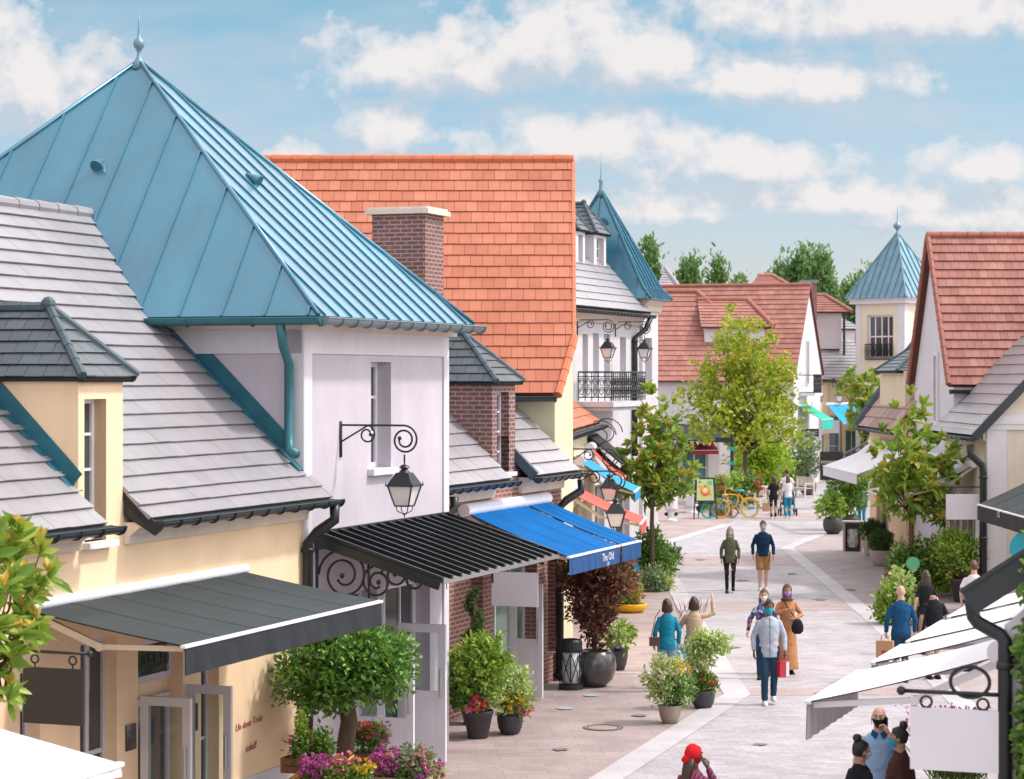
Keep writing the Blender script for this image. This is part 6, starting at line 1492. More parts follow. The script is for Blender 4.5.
crate_flowers('wooden bicycle crate of pink star flowers by the peach wall plinth', 309, 757, 50, 15, 28.2, 'basket_wood', [(0, 8, 22, 12, 'leaf_green', 110, 9, .07), (-8, 24, 4, 20, 'leaf_fresh', 34, 9, .06), (14, 14, 10, 10, 'leaf_green', 40, 9, .07)], [(-14, 16, 8, 6, 'petal_pink', 9, .05), (10, 18, 7, 6, 'petal_pink', 9, .05)], 461)
crate_flowers('wide wooden tub crowded with magenta flowers under the clipped tree', 336, 782, 84, 18, 27.6, 'basket_wood', [(0, 2, 40, 12, 'leaf_green', 150, 9, .06), (14, 4, 22, 10, 'leaf_fresh', 110, 9, .07)], [(-20, 16, 22, 12, 'petal_magenta', 110, .04), (12, 20, 14, 10, 'petal_pink', 30, .045), (30, 16, 12, 8, 'petal_yellow', 26, .045)], 463)
crate_flowers('wicker basket of magenta phlox before the white door leaves', 402, 776, 56, 18, 28, 'wicker', [(0, 2, 28, 12, 'leaf_green', 120, 9, .06), (12, 16, 18, 14, 'leaf_olive', 80, 9, .06)], [(-12, 14, 22, 15, 'petal_magenta', 150, .042), (18, 18, 12, 12, 'petal_pink', 30, .045), (20, 8, 12, 10, 'petal_magenta', 40, .04)], 465)
crate_flowers('terracotta tub of coral red and pink flowers beside the thick trunk', 371, 752, 34, 16, 29.4, 'basket_wood', [(0, 14, 18, 14, 'leaf_green', 120, 9, .06)], [(-4, 22, 16, 9, 'petal_red', 40, .045), (14, 20, 12, 10, 'petal_magenta', 30, .035), (-10, 24, 8, 5, 'petal_pink', 20, .045)], 467)
crate_flowers('low basket of mixed magenta and lime flowers nearest the white door foot', 426, 776, 34, 16, 28.6, 'wicker', [(0, 4, 18, 12, 'leaf_pale', 80, 9, .055)], [(0, 8, 20, 14, 'petal_magenta', 110, .042)], 469)
# ------------------------------------------------------------------ street furniture
def ring(m, c, r, rad, ax='y', n=28, k=8):
    c = V(c); m.tube([c + (V((math.cos(a), 0, math.sin(a))) if ax == 'y' else V((0, math.cos(a), math.sin(a)))) * r for a in [i*2*math.pi/n for i in range(n+1)]], rad, k)
def bicycle(label, x, y, rz, col, col2, crate=True, z=0.0, s=1.0):
    t = thing('bicycle', label, 'bicycle', Frame(x, y, rz), (0, 0, 0)); t.location.z = z; t.scale = (s, s, s)
    for cx, c in ((-.52, col), (.52, col2)):
        m = MB(); ring(m, (cx, 0, .34), .32, .028); w = m.build('wheel', M[col], t, smooth=True)
        m = MB(); ring(m, (cx, 0, .34), .285, .012)
        for i in range(14): a = i * math.pi / 7; m.tube([(cx, 0, .34), (cx + math.cos(a)*.29, 0, .34 + math.sin(a)*.29)], .005, 4)
        m.tube([(cx, -.04, .34), (cx, .04, .34)], .03, 8); m.build('rim', M[c], w)
    m = MB(); T = lambda p, q_, r=.02: m.tube([p, q_], r, 8)
    T((.52, 0, .34), (.14, 0, .86)); T((.52, 0, .34), (.02, 0, .32)); T((.02, 0, .32), (.16, 0, .90)); T((.02, 0, .32), (-.36, 0, .78)); T((.13, 0, .80), (-.37, 0, .84)); T((-.52, 0, .34), (-.34, 0, .98))
    m.build('frame', M[col], t, smooth=True)
    m = MB(); m.tube([(-.2, -.28, 1.02), (-.33, -.2, 1.05), (-.34, 0, 1.0), (-.33, .2, 1.05), (-.2, .28, 1.02)], .015, 8); m.build('handlebar', M[col], t)
    m = MB(); m.ell((.2, 0, .95), .15, .08, .045, 12, 7); m.build('saddle', M[col2], t, smooth=True)
    m = MB(); m.tube([(.02, -.1, .32), (.02, .1, .32)], .02, 8); m.tube([(.02, -.1, .32), (.1, -.1, .18)], .012, 6); m.tube([(.02, .1, .32), (-.06, .1, .46)], .012, 6); m.box(.05, .15, -.18, -.1, .165, .19); m.box(-.11, -.01, .1, .18, .45, .475); m.build('pedals', M['rubber'], t)
    m = MB(); m.tube([(.52 + math.cos(a)*.37, 0, .34 + math.sin(a)*.37) for a in [i*.2 for i in range(14)]], .018, 6, 1.8); m.build('mudguard', M[col], t)
    if crate:
        m = MB(); m.box(-.72, -.38, -.17, .17, .98, 1.16); m.build('basket', M['basket_wood'], t)
        cl = clusters([(-.55, 0, 1.28, .25, .2, .16)], 60, 5, .5); foliage('foliage', cl, 9, .1, .05, M['leaf_fresh'], t, 5); foliage('flowers', clusters([(-.55, -.05, 1.32, .24, .2, .12)], 22, 6, .4), 7, .06, .01, M['petal_pink'], t, 6, .75, .5, True, .9)
    return t
g = G(735, 518); bicycle('yellow bicycle planter with a flower crate on its handlebars', g.x, g.y, R(8), 'yellow_paint', 'teal_paint', s=1.12)
g = G(716, 519); bicycle('teal bicycle half hidden behind the easel board', g.x + .2, g.y + .5, R(20), 'teal_paint', 'pink_paint', False, s=.95)
c = P(300, 779, 28.3); bicycle('yellow bicycle carrying flower crates at the foot of the peach wall', c.x + .35, c.y + .12, R(150), 'yellow_paint', 'pink_paint', False, s=.78)
g = G(721, 517); t = thing('wooden_crate', 'small brown crate on the ground between the easel and yellow bicycle', 'crate', Frame(g.x, g.y + .2, 0)); m = MB()
for z in (0, .19): m.box(-.45, .45, -.2, .2, z, z + .17)
m.build('boards', M['basket_wood'], t)
# easel
g = G(705, 519); t = thing('easel_board', 'black easel showing a pale green poster with a fruit ring', 'easel', Frame(g.x, g.y, R(4)))
m = MB()
for x in (-.36, .36): m.bar((x*1.25, -.1, 0), (x, .02, 1.58), .04, .035); 
m.bar((-.4, -.1, .62), (.4, -.1, .62), .06, .05); m.build('frame', M['black_iron'], t)
for x in (-.2, .28): m = MB(); m.bar((x, .45, 0), (x, .06, 1.3), .035, .03); m.build('leg', M['black_iron'], t)
m = MB(); m.prism([(-.4, -.075, .66), (.4, -.075, .66), (.36, .0, 1.6), (-.36, .0, 1.6)], (0, .03, 0)); m.build('board', M['black_iron'], t)
plain('poster_green', (.52, .60, .28), .5, .06, 4); plain('poster_orange', (.75, .30, .05), .5, .15, 14)
yz = lambda z: -.078 + (z - .66) * .08
m = MB(); m.prism([(-.34, yz(.72) - .006, .72), (.34, yz(.72) - .006, .72), (.31, yz(1.54) - .006, 1.54), (-.31, yz(1.54) - .006, 1.54)], (0, .004, 0)); pz = m.build('poster', M['poster_green'], t)
def disc(x, z, r, mat, k, r2=0, n=20):
    m = MB(); m.poly([(x + math.cos(a)*r, yz(z + math.sin(a)*r) - .008 - .002*k, z + math.sin(a)*r) for a in [i*2*math.pi/n for i in range(n)]]); m.build('printed_shape', M[mat], pz)
disc(0, 1.10, .20, 'poster_orange', 1); disc(.0, 1.06, .17, 'petal_red', 2); disc(0, 1.12, .15, 'yellow_paint', 3); disc(.0, 1.12, .07, 'white_frame', 4); disc(.19, 1.40, .10, 'green_sign', 1); disc(-.2, 1.44, .04, 'leaf_green', 1); disc(-.22, 1.25, .03, 'petal_red', 1); disc(.2, .95, .03, 'petal_red', 1); disc(0, 1.27, .04, 'leaf_green', 5)
# direction post
g = G(732, 506); t = thing('direction_post', 'dark navy direction post with one finger board by the yellow bicycle', 'signpost', Frame(g.x, g.y, 0)); m = MB(); m.tube([(0, 0, 0), (0, 0, 3.05)], .075, 12); m.lathe([(.12, 0), (.12, .06), (.08, .1)], n=14); m.build('post', M['navy_post'], t)
m = MB(); m.box(-.72, -.06, -.03, .03, 2.72, 2.92); m.build('finger_board', M['navy_post'], t); m = MB(); m.box(-.13, .1, -.09, -.08, 2.36, 2.52); m.box(-.11, .08, -.09, -.08, 1.75, 1.9); m.build('notice', M['teal_paint'], t)
# benches
def bench(label, px, py, rz):
    g = G(px, py); t = thing('bench', label, 'bench', Frame(g.x, g.y, rz), (0, 0, 0), 'white benches at the street end')
    for x in (-.62, .62):
        for y in (-.25, .25): m = MB(); m.box(x - .035, x + .035, y - .035, y + .035, 0, .9 if y > 0 else .62); m.build('leg', M['bench_white'], t)
        m = MB(); m.box(x - .04, x + .04, -.3, .215, .62, .66); m.build('armrest', M['bench_white'], t)
    m = MB()
    for i in range(5): m.box(-.6, .6, -.27 + i*.105, -.185 + i*.105, .40, .435)
    m.box(-.585, .585, -.26, -.23, .32, .398); m.build('seat', M['bench_white'], t)
    m = MB(); m.box(-.585, .585, .235, .265, .84, .92); m.box(-.585, .585, .235, .265, .5, .55)
    for i in range(11): x = -.52 + i*.104; m.box(x - .025, x + .025, .24, .26, .55, .84)
    m.build('backrest', M['bench_white'], t); return t
bench('white slatted bench beside the flower bed, left of the dark dressed walker', 762, 508, R(35)); bench('white slatted bench beyond the couple with the pushchair', 801, 497, R(-60))
# signs on posts
g = G(624, 598); t = thing('oval_sign', 'bright blue leaning oval sign on a thin black post', 'sign', Frame(g.x, g.y, 0)); zc = CH - (567 - HZ) / FP * g.y
c = V((.12, 0, zc)); m = MB(); m.tube([(.0, .02, 0), (.05, .03, zc)], .022, 8); m.build('post', M['black_iron'], t)
m = MB(); m.prism([(c.x + math.cos(a)*.26 + math.sin(a)*-.16, -.02, c.z + math.sin(a)*.50) for a in [i*math.pi/14 for i in range(28)]], (0, .03, 0)); m.build('board', M['cyan_canvas'], t)
m = MB(); m.prism([(c.x + .0 + math.cos(a)*.11, -.024, c.z + .1 + math.sin(a)*.13) for a in [i*math.pi/8 for i in range(16)]], (0, .003, 0)); m.build('emblem', M['pink_paint'], t)
g = G(913, 602); zc = CH - (563.5 - HZ) / FP * g.y; t = thing('round_sign', 'round flat green sign on a post before the magnolia trunk', 'sign', Frame(g.x, g.y, 0)); m = MB(); m.tube([(0, .03, 0), (0, .03, zc)], .025, 8); m.build('post', M['black_iron'], t)
m = MB(); m.tube([(0, -.02, zc), (0, .0, zc)], .165, 30); m.build('disc', M['green_sign'], t)
# bins
g = G(571, 689); t = thing('litter_bin', 'black lattice litter bin with a clear bag beside the round glazed pot', 'bin', Frame(g.x, g.y, R(10)))
m = MB(); m.lathe([(.22, 0), (.22, .08), (.06, .12)], n=20); m.lathe([(.19, .66), (.20, .70), (.20, .84), (.16, .88), (.16, .70)], n=20)
for i in range(7):
    a = i*2*math.pi/7; m.tube([(math.cos(a)*.2, math.sin(a)*.2, .06), (math.cos(a)*.2, math.sin(a)*.2, .7)], .012, 5)
    for sg in (1, -1): m.tube([(math.cos(a + sg*k*.15)*.2, math.sin(a + sg*k*.15)*.2, .12 + k*.09) for k in range(7)], .008, 4)
m.build('frame', M['black_iron'], t); m = MB(); m.lathe([(.10, .1), (.16, .12), (.18, .3), (.165, .45), (.18, .68)], n=18); m.build('bag', M['clear_bag'], t, smooth=True)
g = G(853, 551); t = thing('litter_bin', 'square sand coloured litter bin with a black front on the facing pavement', 'bin', Frame(g.x, g.y, R(-12)))
m = MB(); 
for x in (-.30, .24): m.box(x, x + .07, -.25, .25, 0, .9)
m.box(-.23, .24, .2, .25, 0, .9); m.box(-.33, .34, -.28, .28, .903, .95); m.build('casing', M['stone_pot'], t)
m = MB(); m.box(-.22, .23, -.26, .19, 0, .12); m.box(-.22, .23, -.26, .19, .72, .9); m.build('front', M['sign_black'], t); m = MB(); m.rings([(0, -.04, .125, .16, .16), (0, -.04, .3, .2, .19), (0, -.04, .5, .18, .18), (0, -.04, .715, .2, .19)], 16); m.build('bag', M['clear_bag'], t)
# white ornamental bollards under the magnolia
for px, py, h, lab, k in ((653, 524, 32, 'white flared pedestal planter by the magnolia trunk', 0), (671, 521, 30, 'white flared pedestal with dark knobs at its foot', 1), (692, 513, 18, 'short white pedestal beyond the magnolia leaves', 0)):
    g = G(px, py); s = g.y / FP; t = thing('pedestal', lab, 'pedestal', Frame(g.x, g.y, 0)); H = h * s
    m = MB(); m.lathe([(.24, 0), (.24, .05), (.16, .12), (.15, .3 * H), (.19, .36 * H), (.25, .42 * H), (.25, .94 * H), (.27, .95 * H), (.27, H), (.2, H)], n=20); m.build('body', M['white_paint'], t)
    if k:
        m = MB()
        for x in (-.19, .19): m.ell((x, -.08, .27), .075, .075, .075, 10, 7)
        m.build('knobs', M['rubber'], t)
# manhole and floor stickers
def floor_disc(name, label, px, py, r, mat, z, rim=None, cat=None):
    g = G(px, py); t = thing(name, label, cat, Frame(g.x, g.y, 0)); m = MB(); m.rings([(0, 0, z, r, r), (0, 0, z + .003, r, r)], 32); m.build('plate', M[mat], t)
    if rim:
        m = MB()
        for r0 in (r, r * .82 if rim != 'thin' else r * .9): m.tube([(math.cos(a)*r0, math.sin(a)*r0, z + .002) for a in [i*math.pi/18 for i in range(37)]], .018, 5, .3)
        m.build('rim', M['manhole_rim'], t)
floor_disc('manhole_cover', 'round manhole cover in the beige paving before the street pots', 603, 728, .30, 'manhole', .006, 'x', 'manhole')
for px, py, lab in ((565, 709, 'pale blue round floor sticker by the open brick shop door'), (591, 696, 'pale blue round floor sticker in front of the litter bin'), (846, 569, 'pale blue round floor sticker on the facing pavement, nearer the box balls'), (835, 564, 'pale blue round floor sticker on the facing pavement, nearer the kerb')):
    floor_disc('floor_sticker', lab, px, py, .13, 'sticker_blue', .013, None, 'sticker')
# pink folding chair by the clipped tree
c = P(330, 748, 29.6); t = thing('folding_chair', 'pink folding chair tucked behind the clipped tree trunk', 'chair', Frame(c.x, c.y, R(30))); m = MB()
for y in (-.2, .2): m.bar((-.35, y, 1.0), (.3, y, 0), .03, .04, up=(0, 1, 0)); m.bar((.3, y, .5), (-.3, y, 0), .03, .04, up=(0, 1, 0))
m.build('frame', M['pink_paint'], t); m = MB()
for i in range(5): m.box(-.18 + i*.1, -.1 + i*.1, -.19, .19, .46, .48)
m.build('seat', M['pink_paint'], t); m = MB()
for i in range(3): m.bar((-.36 + i*.05, -.19, .98 - i*.09), (-.36 + i*.05, .19, .98 - i*.09), .02, .06)
m.build('backrest', M['pink_paint'], t)
# pushchair
g = G(789, 516); t = thing('pushchair', 'dark pushchair rolled along by the long haired woman', 'pushchair', Frame(g.x, g.y + .45, 0)); m = MB()
for x in (-.27, .27):
    m.tube([(x, -.5, 1.02), (x, -.2, .75), (x, .45, .15)], .016, 6); m.tube([(x, .1, .5), (x, -.35, .15)], .016, 6)
m.tube([(-.27, -.5, 1.02), (.27, -.5, 1.02)], .018, 6); m.build('frame', M['black_iron'], t)
for x in (-.31, .31):
    for y, r in ((-.35, .15), (.45, .11)): m = MB(); m.tube([(x - .02, y, r), (x + .02, y, r)], r, 16); m.build('wheel', M['rubber'], t)
m = MB(); m.box(-.22, .22, -.2, .35, .42, .5); m.prism([(-.22, -.25, .95), (-.22, -.3, .9), (-.22, -.15, .42), (-.22, -.05, .42)], (.44, 0, 0)); m.build('seat', M['navy_post'], t)
m = MB(); m.ell((0, .0, .85), .24, .3, .24, 14, 8); m.build('hood', M['navy_post'], t, smooth=True)
# ------------------------------------------------------------------ people
SKIN = {}
for nm, c in (('skin_fair', (.60, .36, .27)), ('skin_tan', (.42, .24, .16)), ('skin_brown', (.19, .095, .06)), ('skin_deep', (.09, .045, .03))):
    plain(nm, c, .5, .05, 20, spec=.4)
for nm, c in (('hair_brown', (.055, .030, .018)), ('hair_dark', (.014, .010, .009)), ('hair_blond', (.30, .19, .09)), ('hair_chestnut', (.12, .055, .03))): plain(nm, c, .45, .35, 30, spec=.5, stretch=(3, 3, .4), bmp=.5, bscale=80)
def cloth(nm, c, var=.1): return plain(nm, c, .85, var, 5, spec=.2, bmp=.35, bscale=16)
for nm, c in (('knit_grey', (.42, .46, .54)), ('denim_dark', (.02, .055, .10)), ('olive_cloth', (.10, .105, .065)), ('black_cloth', (.012, .013, .016)), ('navy_cloth', (.008, .03, .07)), ('tan_cloth', (.34, .17, .07)), ('teal_cloth', (.01, .20, .30)), ('denim_pale', (.26, .38, .48)), ('beige_cloth', (.52, .38, .25)), ('rust_cloth', (.48, .22, .10)), ('taupe_cloth', (.12, .075, .065)), ('white_cloth', (.70, .68, .74)), ('teal_trouser', (.02, .26, .38)), ('royal_cloth', (.01, .07, .17)), ('sky_cloth', (.30, .45, .66)), ('brown_cloth', (.075, .028, .022)), ('red_cloth', (.62, .015, .02)), ('shoe_white', (.62, .60, .58)), ('shoe_dark', (.02, .02, .022)), ('mask_blue', (.28, .52, .66)), ('mask_teal', (.02, .40, .50)), ('mask_white', (.72, .70, .70)), ('mask_violet', (.46, .28, .62)), ('eye_white', (.7, .68, .66)), ('iris', (.02, .014, .01)), ('lips', (.42, .14, .12))): cloth(nm, c, .12)
spots('floral_cloth', [(0, (.02, .03, .09)), (.3, (.08, .16, .40)), (.52, (.45, .10, .14)), (.64, (.60, .62, .72)), (.8, (.03, .05, .14))], 17)
stripes('striped_cloth', (.30, .02, .10), (.03, .02, .05), 26, 0)
spots('print_bag', [(0, (.05, .18, .26)), (.45, (.7, .7, .68)), (.8, (.1, .4, .45))], 20)
for k in ('striped_cloth', 'floral_cloth'): pass

from mathutils import noise as nz
def remesh(mb, vox, smooth=6, fold=0.0, seed=0.0):
    me = bpy.data.meshes.new('tmp'); me.from_pydata(mb.v, [], mb.f); o = bpy.data.objects.new('tmp', me); COL.objects.link(o)
    md = o.modifiers.new('r', 'REMESH'); md.mode = 'VOXEL'; md.voxel_size = vox
    s = o.modifiers.new('s', 'SMOOTH'); s.iterations = smooth; s.factor = .5
    bpy.context.view_layer.update()
    out = bpy.data.meshes.new_from_object(o.evaluated_get(bpy.context.evaluated_depsgraph_get()))
    r = MB(); r.v = [tuple(v.co) for v in out.vertices]; r.f = [tuple(p.vertices) for p in out.polygons]; r.mi = [0] * len(r.f)
    if fold:
        ns = [v.normal.copy() for v in out.vertices]
        r.v = [tuple(V(p) + n * fold * (nz.noise(V((p[0]*9, p[1]*9, p[2]*15 + seed))) + .5*nz.noise(V((p[0]*22, p[1]*22, p[2]*30 + seed))))) for p, n in zip(r.v, ns)]
    bpy.data.objects.remove(o); bpy.data.meshes.remove(me); bpy.data.meshes.remove(out)
    return r

def hand(mb, wrist, d, side, curl=.5, pn=None):
    """palm, four unequal bent fingers and a thumb leaving the side of the palm"""
    d = V(d).normalized(); pn = V(pn) if pn is not None else V((-side, .25, 0)); pn = (pn - d * pn.dot(d)).normalized(); lat = d.cross(pn).normalized()
    if lat.y < 0: lat = -lat           # thumb side forward
    w = V(wrist); kn = w + d * .088
    mb.tube([w - d * .02, w + d * .02, w + d * .055, kn + d*.004], [.026, .034, .040, .036], 10, .5, up=pn)
    for i, (o, L) in enumerate(((.030, .070), (.010, .080), (-.010, .074), (-.029, .056))):
        b = kn + lat * o - d * .008; a1, a2, a3 = curl * .5, curl * 1.3, curl * 2.0
        f = lambda a: d * math.cos(a) + pn * math.sin(a)
        p1 = b + f(a1) * L * .45; p2 = p1 + f(a2) * L * .32; p3 = p2 + f(a3) * L * .25
        mb.tube([b, p1, p2, p3], [.0100, .0092, .0085, .006], 7)
    t0 = w + d * .028 + lat * .026; t1 = t0 + (d * .6 + lat * .7 + pn * .25).normalized() * .038; t2 = t1 + (d * .9 + lat * .25 + pn * .35).normalized() * .030
    mb.tube([t0 - lat * .012, t0, t1, t2], [.013, .0125, .0105, .0075], 7)

def head_fn(x, y, z):
    k = 1 - .34 * max(0, -z - .05) ** 1.3; yk = 1 - .10 * max(0, -z) 
    return (x * k, y * yk + (.10 * max(0, -z) if y > 0 else -.06 * max(0, z)), z)

def person(label, loc, face, H=1.72, female=False, skin='skin_fair', hair=('short', 'hair_brown'), top=('long', 'navy_cloth'), legs=('trousers', 'denim_dark'), shoes='shoe_dark', mask=None, stride=.0, armL=None, armR=None, headturn=0.0, nod=0.0, lean=0.0, extra=None, group=None, near=False, curl=.55, trim=None):
    """face = heading of the body in degrees, 0 looks away from the viewer (+Y), 180 towards the viewer"""
    t = thing('person', label, 'person', Frame(loc[0], loc[1], R(face)), (0, 0, 0), group); t.location.z = loc[2] if len(loc) > 2 else 0
    k = H / 1.75; t.scale = (k, k, k); sw = .142 if female else .168; hw = .095 if female else .088
    lx = lambda z: lean * max(0, z - .95)                 # forward lean of the upper body
    B = lambda x, y, z: V((x, y + lx(z), z))
    # legs
    hips = {}; legp = {}
    for s in (-1, 1):
        st = stride * s; hip = V((s * hw, 0, .93)); an = V((s * hw * .9, st * .42, .085 + (.06 if st < 0 and abs(stride) > .1 else 0))); kn = hip.lerp(an, .5) + V((0, .045 + abs(stride) * .10, 0)); legp[s] = (hip, kn, an)
    # arms
    arms = {}
    for s, a in ((-1, armL), (1, armR)):
        sh = B(s * sw, 0, 1.372)
        if a is None: el = B(s * (sw + .088), -.035 - stride * s * .18, 1.13); wr = B(s * (sw + .085), .06 - stride * s * .36, .89)
        else: el, wr = V(a[0]), V(a[1])
        arms[s] = (sh, el, wr)
    m = MB()
    tor = [(.80, .13, .095), (.92, .165 if female else .155, .11), (1.05, .125 if female else .14, .095), (1.2, .145 if female else .165, .11), (1.33, .150 if female else .168, .105), (1.40, .125 if female else .14, .09), (1.45, .085 if female else .098, .072), (1.49, .062, .062), (1.55, .056, .056)]
    m.rings([(0, lx(z), z, a, b) for z, a, b in tor], 16)
    for s in (-1, 1):
        h_, kn, an = legp[s]; m.tube([h_ + V((0, 0, .05)), h_ + V((0, 0, -.08)), h_.lerp(kn, .6), kn, kn.lerp(an, .3) - V((0, .012, 0)), an + V((0, 0, .05)), an - V((0, 0, .03))], [.08, .086, .068, .054, .056, .036, .036], 10)
        ft = V((0, 1, 0)); m.tube([an + V((0, -.05, -.045)), an + V((0, .02, -.04)), an + ft * .10 + V((0, 0, -.055)), an + ft * .17 + V((0, 0, -.06))], [.034, .042, .036, .022], 8)
        sh, el, wr = arms[s]; m.tube([sh.lerp(B(0, 0, 1.40), .45), sh, sh.lerp(el, .5), el, el.lerp(wr, .35), wr], [.046, .047, .043, .037, .036, .025], 10)
    hc = V((0, .02 + lx(1.63) + (.03 if nod else 0), 1.63 - .02 * abs(nod)))
    Rm = Matrix.Rotation(R(headturn), 3, 'Z') @ Matrix.Rotation(-R(nod), 3, 'X')
    hd = MB(); hd.ell((0, 0, 0), .076, .096, .118, 22, 16, head_fn)
    hd.tube([(0, .086, .022), (0, .104, -.012), (0, .112, -.030), (0, .096, -.040)], [.009, .012, .016, .010], 8)
    for s in (-1, 1): hd.ell((s * .077, -.004, -.008), .012, .024, .034, 8, 6)
    hd.tube([(-.045, .082, .030), (0, .090, .033), (.045, .082, .030)], [.008, .011, .008], 6)
    hd.tube([(-.022, .092, -.068), (0, .098, -.068), (.022, .092, -.068)], [.006, .011, .006], 6)
    hp = lambda p: hc + Rm @ V(p)
    m.tube([B(0, 0, 1.47), hp((0, -.012, -.08))], [.06, .056], 12)
    m.add([hp(v) for v in hd.v], hd.f)
    body = remesh(m, .0105 if near else .014, 4)
    hm = MB()
    for s in (-1, 1):
        sh, el, wr = arms[s]; pn = None
        hand(hm, wr, wr - el if armL is None or s == 1 else wr - el, s, curl, (-s * .9, .3, .1))
    body.add(hm.v, hm.f)
    bd = body.build('body', M[skin], t, smooth=True, uv=False)
    # face
    e = MB()
    for s in (-1, 1): e.ell(hp((s * .031, .083, .008)), .0125, .011, .008, 10, 7)
    fe = e.build('eyes', M['eye_white'], bd, smooth=True, uv=False)
    e = MB()
    for s in (-1, 1): e.ell(hp((s * .031, .0925, .008)), .006, .0035, .006, 8, 6)
    e.build('iris', M['iris'], bd, uv=False)
    e = MB()
    for s in (-1, 1): e.tube([hp((s * .014, .0975, .030)), hp((s * .032, .096, .036)), hp((s * .050, .083, .029))], [.004, .005, .003], 6)
    e.build('eyebrows', M[hair[1] if hair[1] in M and hair[0] not in ('scarf', 'hijab', 'bald') else 'hair_dark'], bd, uv=False)
    if not mask:
        e = MB(); e.tube([hp((-.022, .0975, -.068)), hp((0, .107, -.0665)), hp((.022, .0975, -.068))], [.004, .007, .004], 6); e.build('lips', M['lips'], bd, uv=False)
    # mask
    if mask:
        g = MB(); N, K = 8, 12; vs = []
        for i in range(N + 1):
            z = -.012 - .098 * i / N
            for j in range(K + 1):
                a = R(-68 + 136 * j / K); x, y, zz = head_fn(math.sin(a) * math.sqrt(max(.05, 1 - (z/.118)**2 * .8)), math.cos(a) * math.sqrt(max(.05, 1 - (z/.118)**2 * .8)), z / .118)
                bul = .013 + .022 * math.cos(a) ** 4 * math.sin(math.pi * min(1, (i + 1.2) / (N + 1)))
                vs.append(hp((x * .076 * 1.07, y * .096 * 1.04 + bul * math.cos(a), z)))
        g.add(vs, [(i*(K+1)+j, i*(K+1)+j+1, (i+1)*(K+1)+j+1, (i+1)*(K+1)+j) for i in range(N) for j in range(K)])
        for s in (-1, 1):
            for z in (-.03, -.085): g.tube([hp((s * .074, .045, z)), hp((s * .086, .0, -.02))], .0025, 4)
        g.build('face_mask', M[mask], t, smooth=True)
    # hair and head cover
    kind, hm_ = hair
    if kind != 'bald':
        g = MB(); base = MB(); base.ell((0, -.008, .012), .086, .106, .122, 24, 16, head_fn)
        def front(p): return p[1] > (.018 if kind not in ('scarf', 'hijab') else .035) and p[2] < (.062 if kind not in ('hijab',) else .075) + .25 * max(0, abs(p[0]) - .06)
        low = {'scarf': -.075, 'short': -.035, 'bun': -.05, 'crop': .0, 'curls': -.05}.get(kind, -.115)
        keep = [f for f in base.f if not all(front(base.v[i]) or base.v[i][2] < low for i in f)]
        g.add([hp(v) for v in base.v], keep)
        if kind == 'bun': g.ell(hp((0, -.055, .145)), .052, .052, .05, 12, 8)
        if kind in ('bob', 'long', 'verylong', 'curls'):
            L = {'bob': .17, 'long': .30, 'verylong': .52, 'curls': .1}[kind]
            rg = []
            for i in range(8):
                q = i / 7; z = .04 - L * q
                rg.append((0, -.035 - .012 * math.sin(q * 3), z, .088 + .018 * math.sin(q * 2.6) - .028 * q * (kind == 'verylong'), .078 - .022 * q))
            h2 = MB(); h2.rings(rg, 18); g.add([hp((v[0], min(v[1], .02), v[2])) for v in h2.v], h2.f)
        if kind in ('scarf', 'hijab'):
            kk = kind == 'hijab'
            h2 = MB(); h2.rings([(0, -.02, .05, .092, .10), (0, -.02, -.06, .092, .092), (0, -.015, -.14, .095, .09), (0, -.01, -.19, .13 if kind == 'hijab' else .085, .11)], 18)
            if kk: g.add([hp((v[0], min(v[1], .035) if v[2] > -.1 else v[1], v[2])) for v in h2.v], h2.f)
            else: g.ell(hp((0, -.10, -.03)), .055, .05, .05, 12, 8)
            if kind == 'scarf':
                h3 = MB(); h3.rings([(.0, -.06, -.02, .075, .045), (0.01, -.085, -.12, .085, .05), (.0, -.10, -.22, .08, .045), (-.01, -.105, -.33, .05, .03)], 14); tail = MB(); tail.add([hp(v) for v in h3.v], h3.f); tail.build('long_hair', M['hair_brown'], t, smooth=True)
        g.v = [tuple(V(p) + V((nz.noise(V(p)*26), nz.noise(V(p)*26 + V((9,0,0))), nz.noise(V(p)*20 + V((0,7,0))))) * .011) for p in g.v]
        g.build('hair' if kind not in ('scarf', 'hijab') else 'headscarf', M[hm_], t, smooth=True)
    # top
    kind, cm = top
    g = MB(); hem = {'coat': .50, 'dress': .40, 'short': .86, 'polo': .84, 'long': .86, 'jacket': .80, 'poncho': .72, 'cape': .70}.get(kind, .86); q = .013 if kind in ('coat', 'jacket', 'long') else .010
    rg = [(z, a + q + (.006 if z < 1.1 else 0), b + q + (.012 if z < 1.1 else .006)) for z, a, b in tor if z >= max(hem, .9) and z <= 1.46]
    if kind in ('coat', 'dress'): rg = [(hem, .20, .165), (.7, .185, .15)] + rg
    else: rg = [(hem, (.172 if female else .162) + q * .6, .126 + q * .6)] + rg
    if kind in ('poncho', 'cape'): rg = [(hem, .30, .20), (1.0, .285, .19), (1.2, .25, .17), (1.34, .205, .14), (1.41, .15, .10)]
    rg += [(1.475, .068, .068), (1.495, .062, .064)]
    g.rings([(0, lx(z), z, a, b) for z, a, b in rg], 20)
    for s in (-1, 1):
        sh, el, wr = arms[s]; root = sh.lerp(B(0, 0, 1.34), .5)
        if kind in ('short', 'polo'): g.tube([root, sh, sh.lerp(el, .45), sh.lerp(el, .72)], [.058, .055, .056, .060], 12)
        else: g.tube([root, sh, sh.lerp(el, .5), el, el.lerp(wr, .5), wr.lerp(el, .06)], [.058, .055, .053, .049, .044, .038], 12)
    tp = remesh(g, .013, 3, .008, loc[0]).build('top', M[cm], t, smooth=True, uv=False)
